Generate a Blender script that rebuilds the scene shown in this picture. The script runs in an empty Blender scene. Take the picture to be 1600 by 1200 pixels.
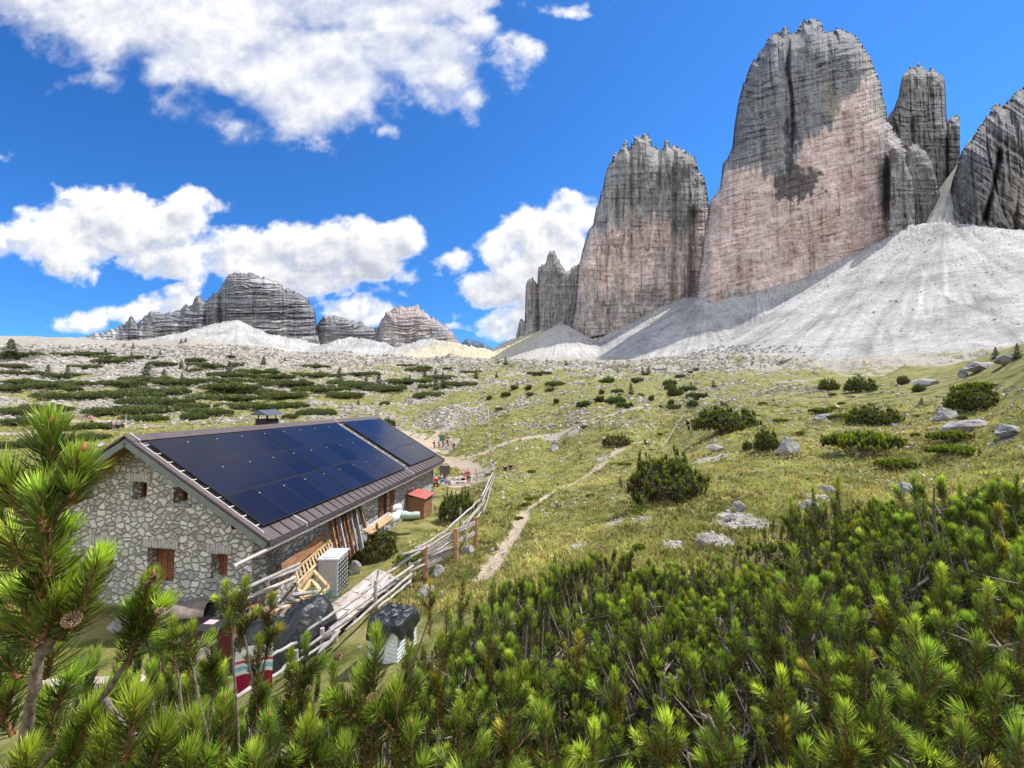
import bpy, bmesh, math, random
import numpy as np
from mathutils import Vector, Matrix
R = math.radians
sc = bpy.context.scene
COL = sc.collection

# ------------------------------------------------------------------ camera
FPX, CX, CY, HY = 615.0, 800.0, 600.0, 626.5
PITCH = math.atan((HY - CY) / FPX)
cam = bpy.data.objects.new('camera', bpy.data.cameras.new('camera'))
COL.objects.link(cam)
cam.data.sensor_width = 36.0
cam.data.lens = 36.0 * FPX / 1600.0
cam.data.clip_start = 0.05
cam.data.clip_end = 20000
cam.location = (0, 0, 0)
cam.rotation_euler = (math.pi / 2 + PITCH, 0, 0)
sc.camera = cam

# ------------------------------------------------------------------ light
SUN_AZ, SUN_EL = 66.0, 58.0          # degrees, azimuth measured from +Y to +X
sun = bpy.data.objects.new('sun', bpy.data.lights.new('sun', 'SUN'))
COL.objects.link(sun)
sun.data.energy = 4.0
sun.data.angle = R(0.53)
sun.data.color = (1.0, 0.955, 0.88)
sd = Vector((math.sin(R(SUN_AZ)) * math.cos(R(SUN_EL)), math.cos(R(SUN_AZ)) * math.cos(R(SUN_EL)), math.sin(R(SUN_EL))))
sun.rotation_euler = (-sd).to_track_quat('-Z', 'Y').to_euler()

sc.view_settings.view_transform = 'Standard'
sc.view_settings.look = 'None'
sc.view_settings.exposure = 0.72
sc.view_settings.gamma = 1.0
sc.view_settings.use_curve_mapping = False
sc.cycles.max_bounces = 5
sc.cycles.diffuse_bounces = 3
sc.cycles.glossy_bounces = 2
sc.cycles.transmission_bounces = 3
sc.cycles.transparent_max_bounces = 4
sc.cycles.use_adaptive_sampling = True
sc.cycles.caustics_reflective = False
sc.cycles.caustics_refractive = False

# ------------------------------------------------------------------ pixel helpers
_c, _s = math.cos(PITCH), math.sin(PITCH)
def ray(x, y):
    a = ((x - CX) / FPX, 1.0, -(y - CY) / FPX)
    v = (a[0], a[1] * _c - a[2] * _s, a[1] * _s + a[2] * _c)
    return (v[0] / v[1], 1.0, v[2] / v[1])
def at(x, y, D):
    r = ray(x, y)
    return Vector((r[0] * D, D, r[2] * D))
def rays(x, y):
    ax, az = (x - CX) / FPX, -(y - CY) / FPX
    vy = _c - az * _s; vz = _s + az * _c
    return ax / vy, vz / vy

# ------------------------------------------------------------------ numpy noise
def _hash(i, j, k, seed):
    h = (i.astype(np.uint32) * np.uint32(374761393) + j.astype(np.uint32) * np.uint32(668265263)
         + k.astype(np.uint32) * np.uint32(2147483647) + np.uint32((seed * 1274126177 + 12345) & 0xffffffff))
    h = (h ^ (h >> np.uint32(13))) * np.uint32(1274126177)
    h = (h ^ (h >> np.uint32(16))) * np.uint32(2246822519)
    h = h ^ (h >> np.uint32(15))
    return (h & np.uint32(0xffffff)).astype(np.float32) / 16777215.0
def vnoise(x, y, z, seed=0):
    fx, fy, fz = np.floor(x), np.floor(y), np.floor(z)
    i, j, k = fx.astype(np.int64), fy.astype(np.int64), fz.astype(np.int64)
    u, v, w = x - fx, y - fy, z - fz
    u = u * u * u * (u * (u * 6 - 15) + 10); v = v * v * v * (v * (v * 6 - 15) + 10); w = w * w * w * (w * (w * 6 - 15) + 10)
    r = 0
    for a in (0, 1):
        for b in (0, 1):
            for c in (0, 1):
                r = r + _hash(i + a, j + b, k + c, seed) * (u if a else 1 - u) * (v if b else 1 - v) * (w if c else 1 - w)
    return r * 2 - 1
def fbm(x, y, z=0.0, octv=5, seed=0, gain=0.5, ridged=False):
    x, y = np.asarray(x, float), np.asarray(y, float)
    z = np.asarray(z, float) + np.zeros_like(x)
    r = np.zeros(np.broadcast(x, y, z).shape); a = 1.0; t = 0.0
    for o in range(octv):
        n = vnoise(x, y, z, seed + o * 17)
        if ridged: n = 1 - 2 * np.abs(n)
        r += a * n; t += a; a *= gain
        x, y, z = x * 2.03 + 11.3, y * 2.03 + 5.7, z * 2.03 + 3.1
    return r / t
def sstep(a, b, x):
    t = np.clip((x - a) / (b - a), 0, 1)
    return t * t * (3 - 2 * t)

# ------------------------------------------------------------------ mesh + object helpers
def np_mesh(name, verts, faces, attrs=None, colors=None, smooth=False):
    """verts (N,3); faces: list of int arrays (M,3) / (M,4)"""
    me = bpy.data.meshes.new(name)
    if not isinstance(faces, (list, tuple)): faces = [faces]
    faces = [np.asarray(f) for f in faces if len(f)]
    verts = np.asarray(verts, np.float32)
    me.vertices.add(len(verts)); me.vertices.foreach_set('co', verts.ravel())
    idx = np.concatenate([f.ravel() for f in faces]).astype(np.int32)
    cnt = np.concatenate([np.full(len(f), f.shape[1], np.int32) for f in faces])
    st = np.concatenate([[0], np.cumsum(cnt)[:-1]]).astype(np.int32)
    me.loops.add(len(idx)); me.loops.foreach_set('vertex_index', idx)
    me.polygons.add(len(cnt)); me.polygons.foreach_set('loop_start', st)
    try: me.polygons.foreach_set('loop_total', cnt)
    except Exception: pass
    me.update(calc_edges=True)
    me.polygons.foreach_set('use_smooth', np.full(len(cnt), bool(smooth)))
    for k, v in (attrs or {}).items():
        a = me.attributes.new(k, 'FLOAT', 'POINT'); a.data.foreach_set('value', np.asarray(v, np.float32).ravel())
    for k, v in (colors or {}).items():
        a = me.attributes.new(k, 'FLOAT_COLOR', 'POINT')
        v = np.asarray(v, np.float32)
        if v.shape[1] == 3: v = np.concatenate([v, np.ones((len(v), 1), np.float32)], 1)
        a.data.foreach_set('color', v.ravel())
    return me
def grid_faces(nr, nc, wrap=False):
    i = np.arange(nr - 1)[:, None]; j = np.arange(nc if wrap else nc - 1)[None, :]
    j2 = (j + 1) % nc
    a = i * nc + j; b = i * nc + j2; c = (i + 1) * nc + j2; d = (i + 1) * nc + j
    return np.stack([a, b, c, d], -1).reshape(-1, 4)
def link(name, me, mat=None, parent=None, loc=None, rot=None, scale=None):
    o = bpy.data.objects.new(name, me)
    if mat is not None and me is not None and not me.materials:
        me.materials.append(mat)
    COL.objects.link(o)
    if parent is not None: o.parent = parent
    if loc is not None: o.location = loc
    if rot is not None: o.rotation_euler = rot
    if scale is not None: o.scale = scale
    return o
def tag(o, label=None, cat=None, group=None, kind=None):
    if label: o['label'] = label
    if cat: o['category'] = cat
    if group: o['group'] = group
    if kind: o['kind'] = kind
    return o
def thing(name, label, cat, loc=(0, 0, 0), rot=(0, 0, 0), group=None):
    o = bpy.data.objects.new(name, None); COL.objects.link(o)
    o.empty_display_size = 0.2
    o.location = loc; o.rotation_euler = rot
    return tag(o, label, cat, group)
def copy_tree(o, parent=None):
    c = o.copy(); COL.objects.link(c)
    if parent is not None: c.parent = parent
    for ch in o.children: copy_tree(ch, c)
    return c

# ------------------------------------------------------------------ materials
class NT:
    def __init__(s, tree): s.t = tree; s.n = tree.nodes; s.l = tree.links
    def new(s, typ, **kw):
        n = s.n.new(typ)
        for k, v in kw.items(): setattr(n, k, v)
        return n
    def link(s, a, b): s.l.new(a, b)
    def val(s, inp, v):
        if isinstance(v, bpy.types.NodeSocket): s.l.new(v, inp)
        else: inp.default_value = v
    def math(s, op, a, b=0.0, c=None, clamp=False):
        n = s.n.new('ShaderNodeMath'); n.operation = op; n.use_clamp = clamp
        s.val(n.inputs[0], a); s.val(n.inputs[1], b)
        if c is not None: s.val(n.inputs[2], c)
        return n.outputs[0]
    def vmath(s, op, a, b=(0, 0, 0)):
        n = s.n.new('ShaderNodeVectorMath'); n.operation = op
        s.val(n.inputs[0], a); s.val(n.inputs[1], b)
        return n.outputs['Value'] if op in ('LENGTH', 'DOT_PRODUCT') else n.outputs[0]
    def mix(s, f, a, b, blend='MIX'):
        n = s.n.new('ShaderNodeMix'); n.data_type = 'RGBA'; n.blend_type = blend
        s.val(n.inputs[0], f); s.val(n.inputs[6], a); s.val(n.inputs[7], b)
        return n.outputs[2]
    def noise(s, vec, scale, detail=4, rough=0.55, dist=0.0, color=False, lac=2.0):
        n = s.n.new('ShaderNodeTexNoise')
        if vec is not None: s.l.new(vec, n.inputs['Vector'])
        n.inputs['Scale'].default_value = scale; n.inputs['Detail'].default_value = detail
        n.inputs['Roughness'].default_value = rough; n.inputs['Distortion'].default_value = dist
        n.inputs['Lacunarity'].default_value = lac
        return n.outputs['Color' if color else 'Fac']
    def ramp(s, f, stops, interp='LINEAR'):
        n = s.n.new('ShaderNodeValToRGB'); n.color_ramp.interpolation = interp
        e = n.color_ramp.elements
        while len(e) < len(stops): e.new(0.5)
        for q, (p, c) in zip(e, stops):
            q.position = p; q.color = (c[0], c[1], c[2], 1) if not isinstance(c, (int, float)) else (c, c, c, 1)
        s.val(n.inputs[0], f)
        return n.outputs[0]
    def attr(s, name, color=False):
        n = s.n.new('ShaderNodeAttribute'); n.attribute_name = name
        return n.outputs['Color' if color else 'Fac']
    def mapr(s, v, a, b, c=0.0, d=1.0, smooth=True):
        n = s.n.new('ShaderNodeMapRange')
        if smooth: n.interpolation_type = 'SMOOTHSTEP'
        s.val(n.inputs[0], v)
        for i, q in zip((1, 2, 3, 4), (a, b, c, d)): s.val(n.inputs[i], q)
        return n.outputs[0]
    def scale(s, vec, sx, sy, sz):
        n = s.n.new('ShaderNodeMapping'); s.l.new(vec, n.inputs[0]); n.inputs['Scale'].default_value = (sx, sy, sz)
        return n.outputs[0]
def new_mat(name, rough=0.8, spec=0.3):
    m = bpy.data.materials.new(name); m.use_nodes = True
    t = NT(m.node_tree); b = t.n['Principled BSDF']
    b.inputs['Roughness'].default_value = rough
    b.inputs['Specular IOR Level'].default_value = spec
    return m, t, b
def bump(t, b, h, strength=0.5, dist=0.05):
    n = t.new('ShaderNodeBump'); n.inputs['Strength'].default_value = strength; n.inputs['Distance'].default_value = dist
    t.link(h, n.inputs['Height']); t.link(n.outputs[0], b.inputs['Normal'])
def geo_pos(t): return t.new('ShaderNodeNewGeometry').outputs['Position']
def obj_pos(t): return t.new('ShaderNodeTexCoord').outputs['Object']

# ------------------------------------------------------------------ world: sky + clouds
w = bpy.data.worlds.new('World'); sc.world = w; w.use_nodes = True
t = NT(w.node_tree)
bg = t.n['Background']; bg.inputs['Strength'].default_value = 0.15
sky = t.new('ShaderNodeTexSky'); sky.sky_type = 'NISHITA'; sky.sun_disc = False
sky.sun_elevation = R(SUN_EL); sky.sun_rotation = R(SUN_AZ)
sky.altitude = 2300; sky.air_density = 1.0; sky.dust_density = 0.25; sky.ozone_density = 2.5
d = t.new('ShaderNodeTexCoord').outputs['Generated']
sx = t.new('ShaderNodeSeparateXYZ'); t.link(d, sx.inputs[0])
yy = t.math('MAXIMUM', t.math('ABSOLUTE', sx.outputs[1]), 0.18)
U = t.math('DIVIDE', sx.outputs[0], yy); V = t.math('DIVIDE', sx.outputs[2], yy)
cmb = t.new('ShaderNodeCombineXYZ'); t.link(U, cmb.inputs[0]); t.link(V, cmb.inputs[1])
UV = cmb.outputs[0]
# cloud banks: (centre, half sizes, strength) seen in these directions; the noise shapes them
blobs = [
 # the big high bank
 (90, -20, 150, 90, 1), (230, 30, 190, 95, 1), (380, 70, 200, 100, 1), (500, 110, 150, 100, 1), (600, 60, 190, 85, .9), (450, -10, 420, 70, 1),
 (700, 120, 70, 75, .72), (790, 90, 55, 60, .6), (430, 190, 80, 40, .55), (870, 10, 60, 24, .5), (590, 205, 30, 16, .55), (150, 130, 80, 30, .5), (310,160,90,40,.6),
 # middle row
 (90, 375, 130, 55, 1), (180, 350, 110, 60, 1), (285, 340, 60, 48, .8), (330, 312, 45, 22, .6), (270, 400, 140, 34, .8), (400, 400, 120, 56, 1),
 (520, 390, 110, 50, 1), (600, 385, 60, 42, .9), (480, 440, 190, 30, .9), (560, 470, 80, 18, .6),
 (250, 455, 44, 18, .7), (255, 478, 70, 22, .85), (120, 500, 56, 24, .8), (160, 485, 22, 16, .5), (560, 495, 70, 34, .95), (20, 248, 34, 9, .12),
 # right of the gap, behind the towers
 (722, 418, 40, 22, .45), (790, 400, 60, 44, .8), (850, 370, 80, 60, 1.1), (900, 340, 80, 36, .9), (760, 462, 66, 34, .9), (840, 450, 100, 50, 1), (790, 510, 70, 30, .8), (860,490,80,40,.8),
 (730, 522, 36, 8, .6), (1512, 212, 8, 9, .8),
 # outside the frame, so the light and the reflections have a sky there too
 (-700, 100, 500, 160, .9), (-300, 380, 260, 60, .8), (2300, 250, 300, 90, .8), (2900, 0, 700, 200, .8), (300, -600, 500, 160, .8), (1500, -900, 700, 200, .6),
]
# a picture-plane window u in [-UL, UL], v in [V0, V1] straight ahead is worked out here with noise
UL, V0, V1, NU, NV = 2.0, -0.05, 1.95, 2400, 1200
uu, vv = np.meshgrid((np.arange(NU) + .5) / NU * 2 * UL - UL, (np.arange(NV) + .5) / NV * (V1 - V0) + V0)
wu = uu + .055 * fbm(uu * 3.2, vv * 3.2, 1.3, 3, 5) + .02 * fbm(uu * 14, vv * 14, 1.3, 3, 8)
wv = vv + .045 * fbm(uu * 3.2, vv * 3.2, 7.3, 3, 6) + .02 * fbm(uu * 14, vv * 14, 4.3, 3, 9)
acc = np.full(uu.shape, -1.5)
for (bx, by, ba, bb, bs) in blobs:
    u0, v0 = rays(bx, by)
    r2 = ((wu - u0) * FPX / ba) ** 2 + ((wv - v0) * FPX / bb) ** 2
    acc = np.maximum(acc, np.minimum(1.1 - r2, .85) * bs + (bs - 1) * .35)
bil = 1 - np.abs(fbm(uu * 9, vv * 11, 0.5, 1, 40))
puff = sum(a_ * (1 - np.abs(vnoise(wu * f_, wv * f_ * 1.15, 0 * uu + 3.3, 50 + f_)) * 2) for f_, a_ in ((9, .5), (19, .28), (41, .15), (83, .08)))
fine = fbm(uu * 12, vv * 14, 2.2, 7, 70, 0.6)
wisp = sstep(.9, .2, acc) * .5 + .5
high = sstep(.60, .74, vv) * sstep(.34, .02, uu)
den = acc * (1.05 + .25 * high) + puff * .40 * (1 - .6 * high) + fine * 1.45 * wisp * (1 - .25 * high) - .10
den = np.where(acc < -1.0, -1, den)
softk = high * sstep(.2, -.5, uu)
den = den - softk * .12
alpha_np = sstep(0.0, 0.75, den) ** .9 * (1 - softk) + softk * sstep(-.15, 1.35, den + .25 * fbm(uu * 5 + vv * 2, vv * 9 - uu * 3, 3.3, 5, 47))
dd = np.clip(den, 0, 1.2)
lightT = np.zeros_like(dd); wt = 0
for k in range(1, 22):                               # light reaches the cloud from up and to the right
    su, sv = int(round(1.7 * k)), int(round(3.8 * k))
    sh = np.zeros_like(dd); sh[:NV - sv, :NU - su] = dd[sv:, su:]
    lightT += sh
grad = np.zeros_like(dd); grad[:-14, :-7] = dd[:-14, :-7] - dd[14:, 7:]
base_ = fbm(uu * 2.6, vv * 5.0, 9.1, 3, 44, .5)
lum_np = .30 + .85 * np.exp(-lightT * .075) + .85 * grad + .16 * fine + .22 * puff - .12 + .35 * base_
lum_hi = .60 + .30 * base_ + .22 * fine + .10 * puff + .5 * grad + .25 * sstep(.0, -.45, base_ + uu * .3)
lum_np = lum_np * (1 - high) + high * lum_hi
lum_np = np.maximum(lum_np, (.95 - .35 * softk) - 1.9 * sstep(.25, 1.0, den))
lum_np = np.clip(lum_np, 0, 1)
img = bpy.data.images.new('cloud_cover', NU, NV, alpha=False)
img.colorspace_settings.name = 'Non-Color'
px = np.ones((NV, NU, 4), np.float32); px[..., 0] = lum_np; px[..., 1] = alpha_np; px[..., 2] = 0
px[0], px[-1], px[:, 0], px[:, -1] = 0, 0, 0, 0
img.pixels.foreach_set(px.ravel()); img.update(); img.pack()
del px
cmb2 = t.new('ShaderNodeCombineXYZ')
t.link(t.math('DIVIDE', t.math('ADD', U, UL), 2 * UL), cmb2.inputs[0]); t.link(t.math('DIVIDE', t.math('SUBTRACT', V, V0), V1 - V0), cmb2.inputs[1])
ti = t.new('ShaderNodeTexImage'); ti.image = img; ti.extension = 'EXTEND'; ti.interpolation = 'Cubic'
t.link(cmb2.outputs[0], ti.inputs[0])
sp = t.new('ShaderNodeSeparateColor'); t.link(ti.outputs[0], sp.inputs[0])
lum, alpha = sp.outputs[0], sp.outputs[1]
ccol = t.mix(lum, (2.25, 2.40, 2.80, 1), (4.5, 4.5, 4.52, 1))
# deep alpine blue: the sky model, a little more saturated
hs = t.new('ShaderNodeHueSaturation'); hs.inputs['Saturation'].default_value = 1.18; hs.inputs['Value'].default_value = 1.0
t.link(sky.outputs[0], hs.inputs['Color'])
skyc = t.mix(1.0, hs.outputs[0], (0.44, 0.76, 0.97, 1), 'MULTIPLY')
lowv = t.mapr(V, 0.0, 0.55)
skyc = t.mix(1.0, skyc, t.mix(t.mapr(U, -1.5, 0.6), (.70, .80, .88, 1), (1, 1, 1, 1)), 'MULTIPLY')
skyc = t.mix(1.0, skyc, t.mix(lowv, (0.72, 0.75, 0.80, 1), (1, 1, 1, 1)), 'MULTIPLY')
fill_bank = t.math('MULTIPLY', t.mapr(sx.outputs[1], -0.05, -0.45), t.mapr(t.noise(d, 2.2, 6, .6), .36, .52))  # unseen bright cloud added behind the camera to lift the shaded faces
fill_bank = t.math('MULTIPLY', fill_bank, t.mapr(sx.outputs[2], .02, .12))
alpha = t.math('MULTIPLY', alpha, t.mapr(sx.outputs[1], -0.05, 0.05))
ccol = t.mix(fill_bank, ccol, (8.6, 8.5, 8.4, 1)); alpha = t.math('MAXIMUM', alpha, fill_bank)
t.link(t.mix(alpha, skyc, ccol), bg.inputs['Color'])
w.cycles.sampling_method = 'MANUAL'
w.cycles.sample_map_resolution = 512
#@@SKYEND
# ------------------------------------------------------------------ terrain heights
HS = 12.8                                            # hut scale (metres per calibration unit)
ctrl = [  # pixel x, y and depth of points on the open ground
 (665,907,13.5),(712,878,14.2),(743,855,15.6),(752,802,21),(770,745,33),(770,892,13),(820,800,22),(880,765,29),(930,738,37),(1040,700,55),
 (870,703,60),(700,705,78),(650,806,24.5),(690,757,38),(700,722,68),(688,703,80),(600,840,18.5),(640,860,16),(590,900,13.2),
 (1050,786,15),(980,850,11.2),(1150,830,11.2),(1250,780,13),(1240,710,22),(1130,667,35),(1150,700,26),(1420,768,14),(1550,682,19),(1550,642,24),
 (1600,600,26),(1590,551,34),(1500,574,50),(1560,560,42),(1650,540,32),(1450,590,48),(1360,597,62),(1300,583,75),(1200,594,80),(1000,600,110),(1100,590,130),(850,600,140),(900,640,75),
 (1000,640,65),(1100,622,66),(800,650,85),(700,650,95),(600,640,112),(940,690,50),
 (100,700,52),(0,740,34),(-100,740,32),(50,660,76),(200,660,76),(200,626,115),(50,626,115),(400,626,118),(-150,626,110),(100,590,175),(300,590,175),(500,592,185),
 (0,560,235),(200,560,235),(100,530,300),(300,531,300),(0,527,300),(-200,525,290),(420,550,280),(500,565,250),(600,577,240),(640,566,330),(700,570,330),(760,563,400),
 (850,577,340),(950,582,300),(1060,592,215),(1180,588,200),
]
world_ctrl = [  # x, y, z straight in metres
 (0,0,-1.62),(-.8,.9,-2.05),(.5,1.2,-1.95),(2.5,1.5,-1.75),(0,3,-2.95),(3,4,-2.85),(7,7,-2.75),(11,8,-2.3),(.6,7,-4.2),(-2,8.5,-5.3),(4,9,-3.75),
 (6,1,-.9),(12,3,-.2),(20,8,-.3),(30,20,2.2),(45,32,6.5),(60,10,9),(-2.2,3,-3.9),(-4,6,-5.7),(-4,1.5,-4.2),(-9,6,-6.6),(-14,4,-6.9),
 (-6.9,11.5,-6.75),(-4.6,16,-6.75),(-3.6,22,-6.9),(-3.2,28,-7.1),(-12,11.5,-6.8),(-18,12,-6.8),(-24,12,-6.9),(-19,28,-7.0),(-28,26,-7.0),(-12,32,-7.3),(-5,36,-8.3),(-5,52,-10.4),(-10,48,-9.6),
 (-40,20,-7.2),(-4,-5,-2.2),(0,-6,-.3),(10,-8,1.5),(-15,-8,-5),(60,-20,14),(-60,-10,-8),(0,-60,12),(-150,0,-12),(200,0,45),(0,-300,90),(-400,-100,-20),(400,-200,140),
 # behind the crests the ground dips or carries on
 (-60,380,44),(-160,380,46),(-300,420,60),(-260,340,50),(-130,420,48),(90,95,3.2),(78,85,2.2),(130,130,5),(60,160,8),(110,190,12),(190,150,12),(60,60,5.5),(120,70,16),(90,60,12),
 (150,330,30),(60,470,42),(200,440,47),(330,330,36),(300,260,25),(250,200,15),(420,250,40),(-60,600,58),(-200,600,56),(-350,650,66),(-700,500,70),(100,700,76),(0,900,90),(-350,950,95),(-900,900,110),
 (400,700,90),(700,500,90),(900,300,110),(-400,1500,150),(300,1500,160),(0,2200,170),(-1500,1800,200),(-2500,500,120),(1500,1500,200),(2500,500,250),(0,-2500,200),(-2500,-2500,0),(2500,-2500,300),(-1500,-500,-60),
]
pts = [tuple(at(*c)) for c in ctrl] + world_ctrl
pts = np.array(pts, float)
def dom(x, y):                                       # polar-log domain: equal care near and far
    r = np.hypot(x, y) + 2.5
    th = np.arctan2(x, y)
    return r, th
def feat(x, y):
    r = np.sqrt(x * x + y * y + 16.0)
    k = np.log(r)
    return np.stack([x / r * k * 1.0, y / r * k, k * .35 * np.ones_like(r)], -1)
F = feat(pts[:, 0], pts[:, 1])
rs = np.sqrt(pts[:, 0] ** 2 + pts[:, 1] ** 2 + 16)
def kern(d): return d
A = kern(np.linalg.norm(F[:, None] - F[None], axis=-1))
Hs = pts[:, 2] / rs ** 0.75
n_ = len(pts)
Pm = np.concatenate([np.ones((n_, 1)), F[:, :2]], 1)
M = np.zeros((n_ + 3, n_ + 3)); M[:n_, :n_] = A - np.eye(n_) * .004; M[:n_, n_:] = Pm; M[n_:, :n_] = Pm.T
sol = np.linalg.solve(M, np.concatenate([Hs, np.zeros(3)]))
def base_h(x, y):
    x = np.asarray(x, float); y = np.asarray(y, float)
    sh = x.shape; x = x.ravel(); y = y.ravel(); out = np.empty(len(x))
    for i in range(0, len(x), 40000):
        xx, yy_ = x[i:i + 40000], y[i:i + 40000]
        f = feat(xx, yy_)
        K = np.sqrt(np.maximum(((f[:, None] - F[None]) ** 2).sum(-1), 0))
        v = K @ sol[:n_] + sol[n_] + f[:, :2] @ sol[n_ + 1:]
        out[i:i + 40000] = v * (xx * xx + yy_ * yy_ + 16) ** 0.375
    return out.reshape(sh)
# scree: sheets that fall away from crest lines at the angle of repose
scree_lines = [  # (px, py, depth) ... , slope
 ([(1424,352,690),(1450,349,660),(1476,346,635),(1503,350,602),(1557,366,575),(1600,375,560),(1700,398,520),(1900,440,450)], .64),
 ([(1100,460,780),(1180,446,760),(1250,432,745),(1330,398,725),(1400,362,705),(1424,352,700)], .63),
 ([(986,492,960),(1040,470,930),(1088,462,880)], .64),
 ([(893,513,985),(940,508,985),(986,494,960)], .60),
 ([(876,503,930)], .62),
 ([(800,530,1080),(830,518,1060),(860,514,1000)], .55),
 ([(1476,346,640),(1484,305,680),(1500,250,790)], 1.5),
]
far_scree = [
 ([(300,528,1480),(340,505,1460),(372,500,1400),(420,520,1420),(490,535,1450)], .50),
 ([(352,503,1400)], .50),([(400,518,1390)], .52),([(455,530,1400)], .52),([(548,525,1480),(600,535,1500)], .48),([(676,528,1500),(640,535,1500),(716,535,1500)], .45),([(690,533,1200),(760,545,1000)], .36),([(500,540,1450)],.45),
]
def seg_cone(x, y, line, slope):
    P3 = [at(*p) for p in line]
    if len(P3) == 1: P3 = P3 * 2
    best = np.full(x.shape, -1e9); arc = np.zeros(x.shape)
    for a, b in zip(P3[:-1], P3[1:]):
        dx, dy = b.x - a.x, b.y - a.y; L2 = dx * dx + dy * dy + 1e-9
        tt = np.clip(((x - a.x) * dx + (y - a.y) * dy) / L2, 0, 1)
        qx, qy = x - (a.x + tt * dx), y - (a.y + tt * dy)
        dist = np.hypot(qx, qy)
        # concave foot
        h = a.z + (b.z - a.z) * tt - slope * dist + .00022 * dist ** 2 * (dist < 700)
        m = h > best
        arc = np.where(m, np.arctan2(qx, qy) * 60 + tt * 90, arc); best = np.where(m, h, best)
    return best, arc
def hut_flat(x, y):                                  # the hut stands on a level bench
    d = np.array([math.sin(R(8.59)), math.cos(R(8.59))]); n = np.array([d[1], -d[0]])
    rx, ry = x + 12.4, y - 13.0
    al = rx * d[0] + ry * d[1]; ac = rx * n[0] + ry * n[1]
    ex = np.maximum(np.maximum(-al - 1.0, al - 17.0), 0); ey = np.maximum(np.maximum(-ac - 6.5, ac - 5.6), 0)
    return 1 - sstep(0, 2.2, np.hypot(ex, ey))
FLOOR = -6.8
path_lines = [  # worn paths: centre line (px,py,depth), half width m
 ([(757,905,12.4),(775,880,13.6),(800,845,16.5),(822,800,22)], .25), ([(822,800,22),(870,770,28.5),(930,738,37)], .12), ([(930,738,37),(975,720,46)], .34), ([(975,720,46),(1040,698,56),(1080,672,68)], .10),
 ([(600,712,66),(700,712,70),(760,712,66),(830,702,68),(900,700,66),(960,696,66),(1010,692,70)], .75),
 ([(660,700,80),(700,712,70),(735,728,60),(755,745,52),(735,752,49),(690,752,48)], 1.2),
 ([(700,700,80),(640,705,85),(560,700,80)], 2.2),
 ([(640,748,44),(690,752,44),(730,752,46)], 2.6),
 ([(200,672,72),(100,655,82),(40,652,84),(-40,640,92)], .8),
 ([(690,712,72),(668,700,82),(700,685,95),(760,668,115)], .5),
 ([(1080,672,68),(1180,655,60),(1300,630,70)], .22),
]
path_world = [([at(*p) for p in pl], hw) for pl, hw in path_lines]
def path_w(x, y):
    out = np.zeros(x.shape)
    wob = 1 + .75 * fbm(x * .7, y * .7, 0, 4, 91, .7)
    for P3, hw in path_world:
        dm = np.full(x.shape, 1e9)
        for a, b in zip(P3[:-1], P3[1:]):
            dx, dy = b.x - a.x, b.y - a.y; L2 = dx * dx + dy * dy + 1e-9
            tt = np.clip(((x - a.x) * dx + (y - a.y) * dy) / L2, 0, 1)
            dm = np.minimum(dm, np.hypot(x - a.x - tt * dx, y - a.y - tt * dy))
        out = np.maximum(out, 1 - sstep(hw * .6, hw * 1.7, dm * wob))
    return out
def ground(x, y, full=False):
    x = np.asarray(x, float); y = np.asarray(y, float)
    h = base_h(x, y)
    r = np.hypot(x, y)
    amp = sstep(4, 40, r) * .35 + sstep(60, 200, r) * 1.6
    hum = fbm(x / 9.0, y / 9.0, 0, 4, 3) * amp + fbm(x / 45.0, y / 45.0, 0, 3, 33) * sstep(80, 260, r) * 3.0
    rough = sstep(60, 170, r) * fbm(x / 5.0, y / 5.0, 0, 4, 7, .6, True) * .9
    small = (fbm(x / 1.3, y / 1.3, 0, 4, 5) * .12 + np.maximum(fbm(x / .55, y / .55, 0, 2, 6), 0) * .09 * (r < 60)) * sstep(2.5, 9, r)
    fl = hut_flat(x, y)
    h = h + (hum + rough + small) * (1 - fl)
    h = h * (1 - fl) + (FLOOR + .03 * fbm(x, y, 0, 3, 4)) * fl
    sc_m = np.zeros(x.shape)
    # moraine ripples before the screes
    mor = sstep(260, 330, r) * (1 - sstep(430, 520, r)) * sstep(-.15, .1, x / (y + 1e-3)) * (y > 0)
    h = h + mor * (6.5 * (1 - np.abs(fbm(x / 60, y / 60, 0, 3, 61)) * 2) - 2) + mor * 2.0 * fbm(x / 10, y / 10, 0, 3, 62, .6, True)
    best = np.full(x.shape, -1e9); arc = np.zeros(x.shape)
    far = r > 150
    if far.any():
        xf, yf = x[far], y[far]
        b_, a_ = np.full(xf.shape, -1e9), np.zeros(xf.shape)
        for line, sl in scree_lines + far_scree:
            hh, ar = seg_cone(xf, yf, line, sl)
            m = hh > b_; b_ = np.where(m, hh, b_); a_ = np.where(m, ar, a_)
        best[far] = b_; arc[far] = a_
        g = (fbm(arc * .35, np.zeros_like(arc), r / 260, 4, 15, .6) * 1.9 + fbm(x / 28, y / 28, 0, 5, 16, .55) * 1.3) * (1 + 2.4 * sstep(850, 1150, r)) + fbm(arc * .12, np.zeros_like(arc), 3.3, 3, 18, .6, True) * 2.2
        best = best + g * far * sstep(0, 60, best - h + 20)
        sc_m = sstep(-3, 5, best - h)
        k = 6.0
        h = np.where(best - h > -60, np.maximum(h, best) + k * np.exp(-np.abs(best - h) / k) * .35, h)
    if full: return h, sc_m, fbm(arc * .9, r / 150, 0, 5, 19, .65)
    return h
def gz(x, y): return float(ground(np.array([x]), np.array([y]))[0])
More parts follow.
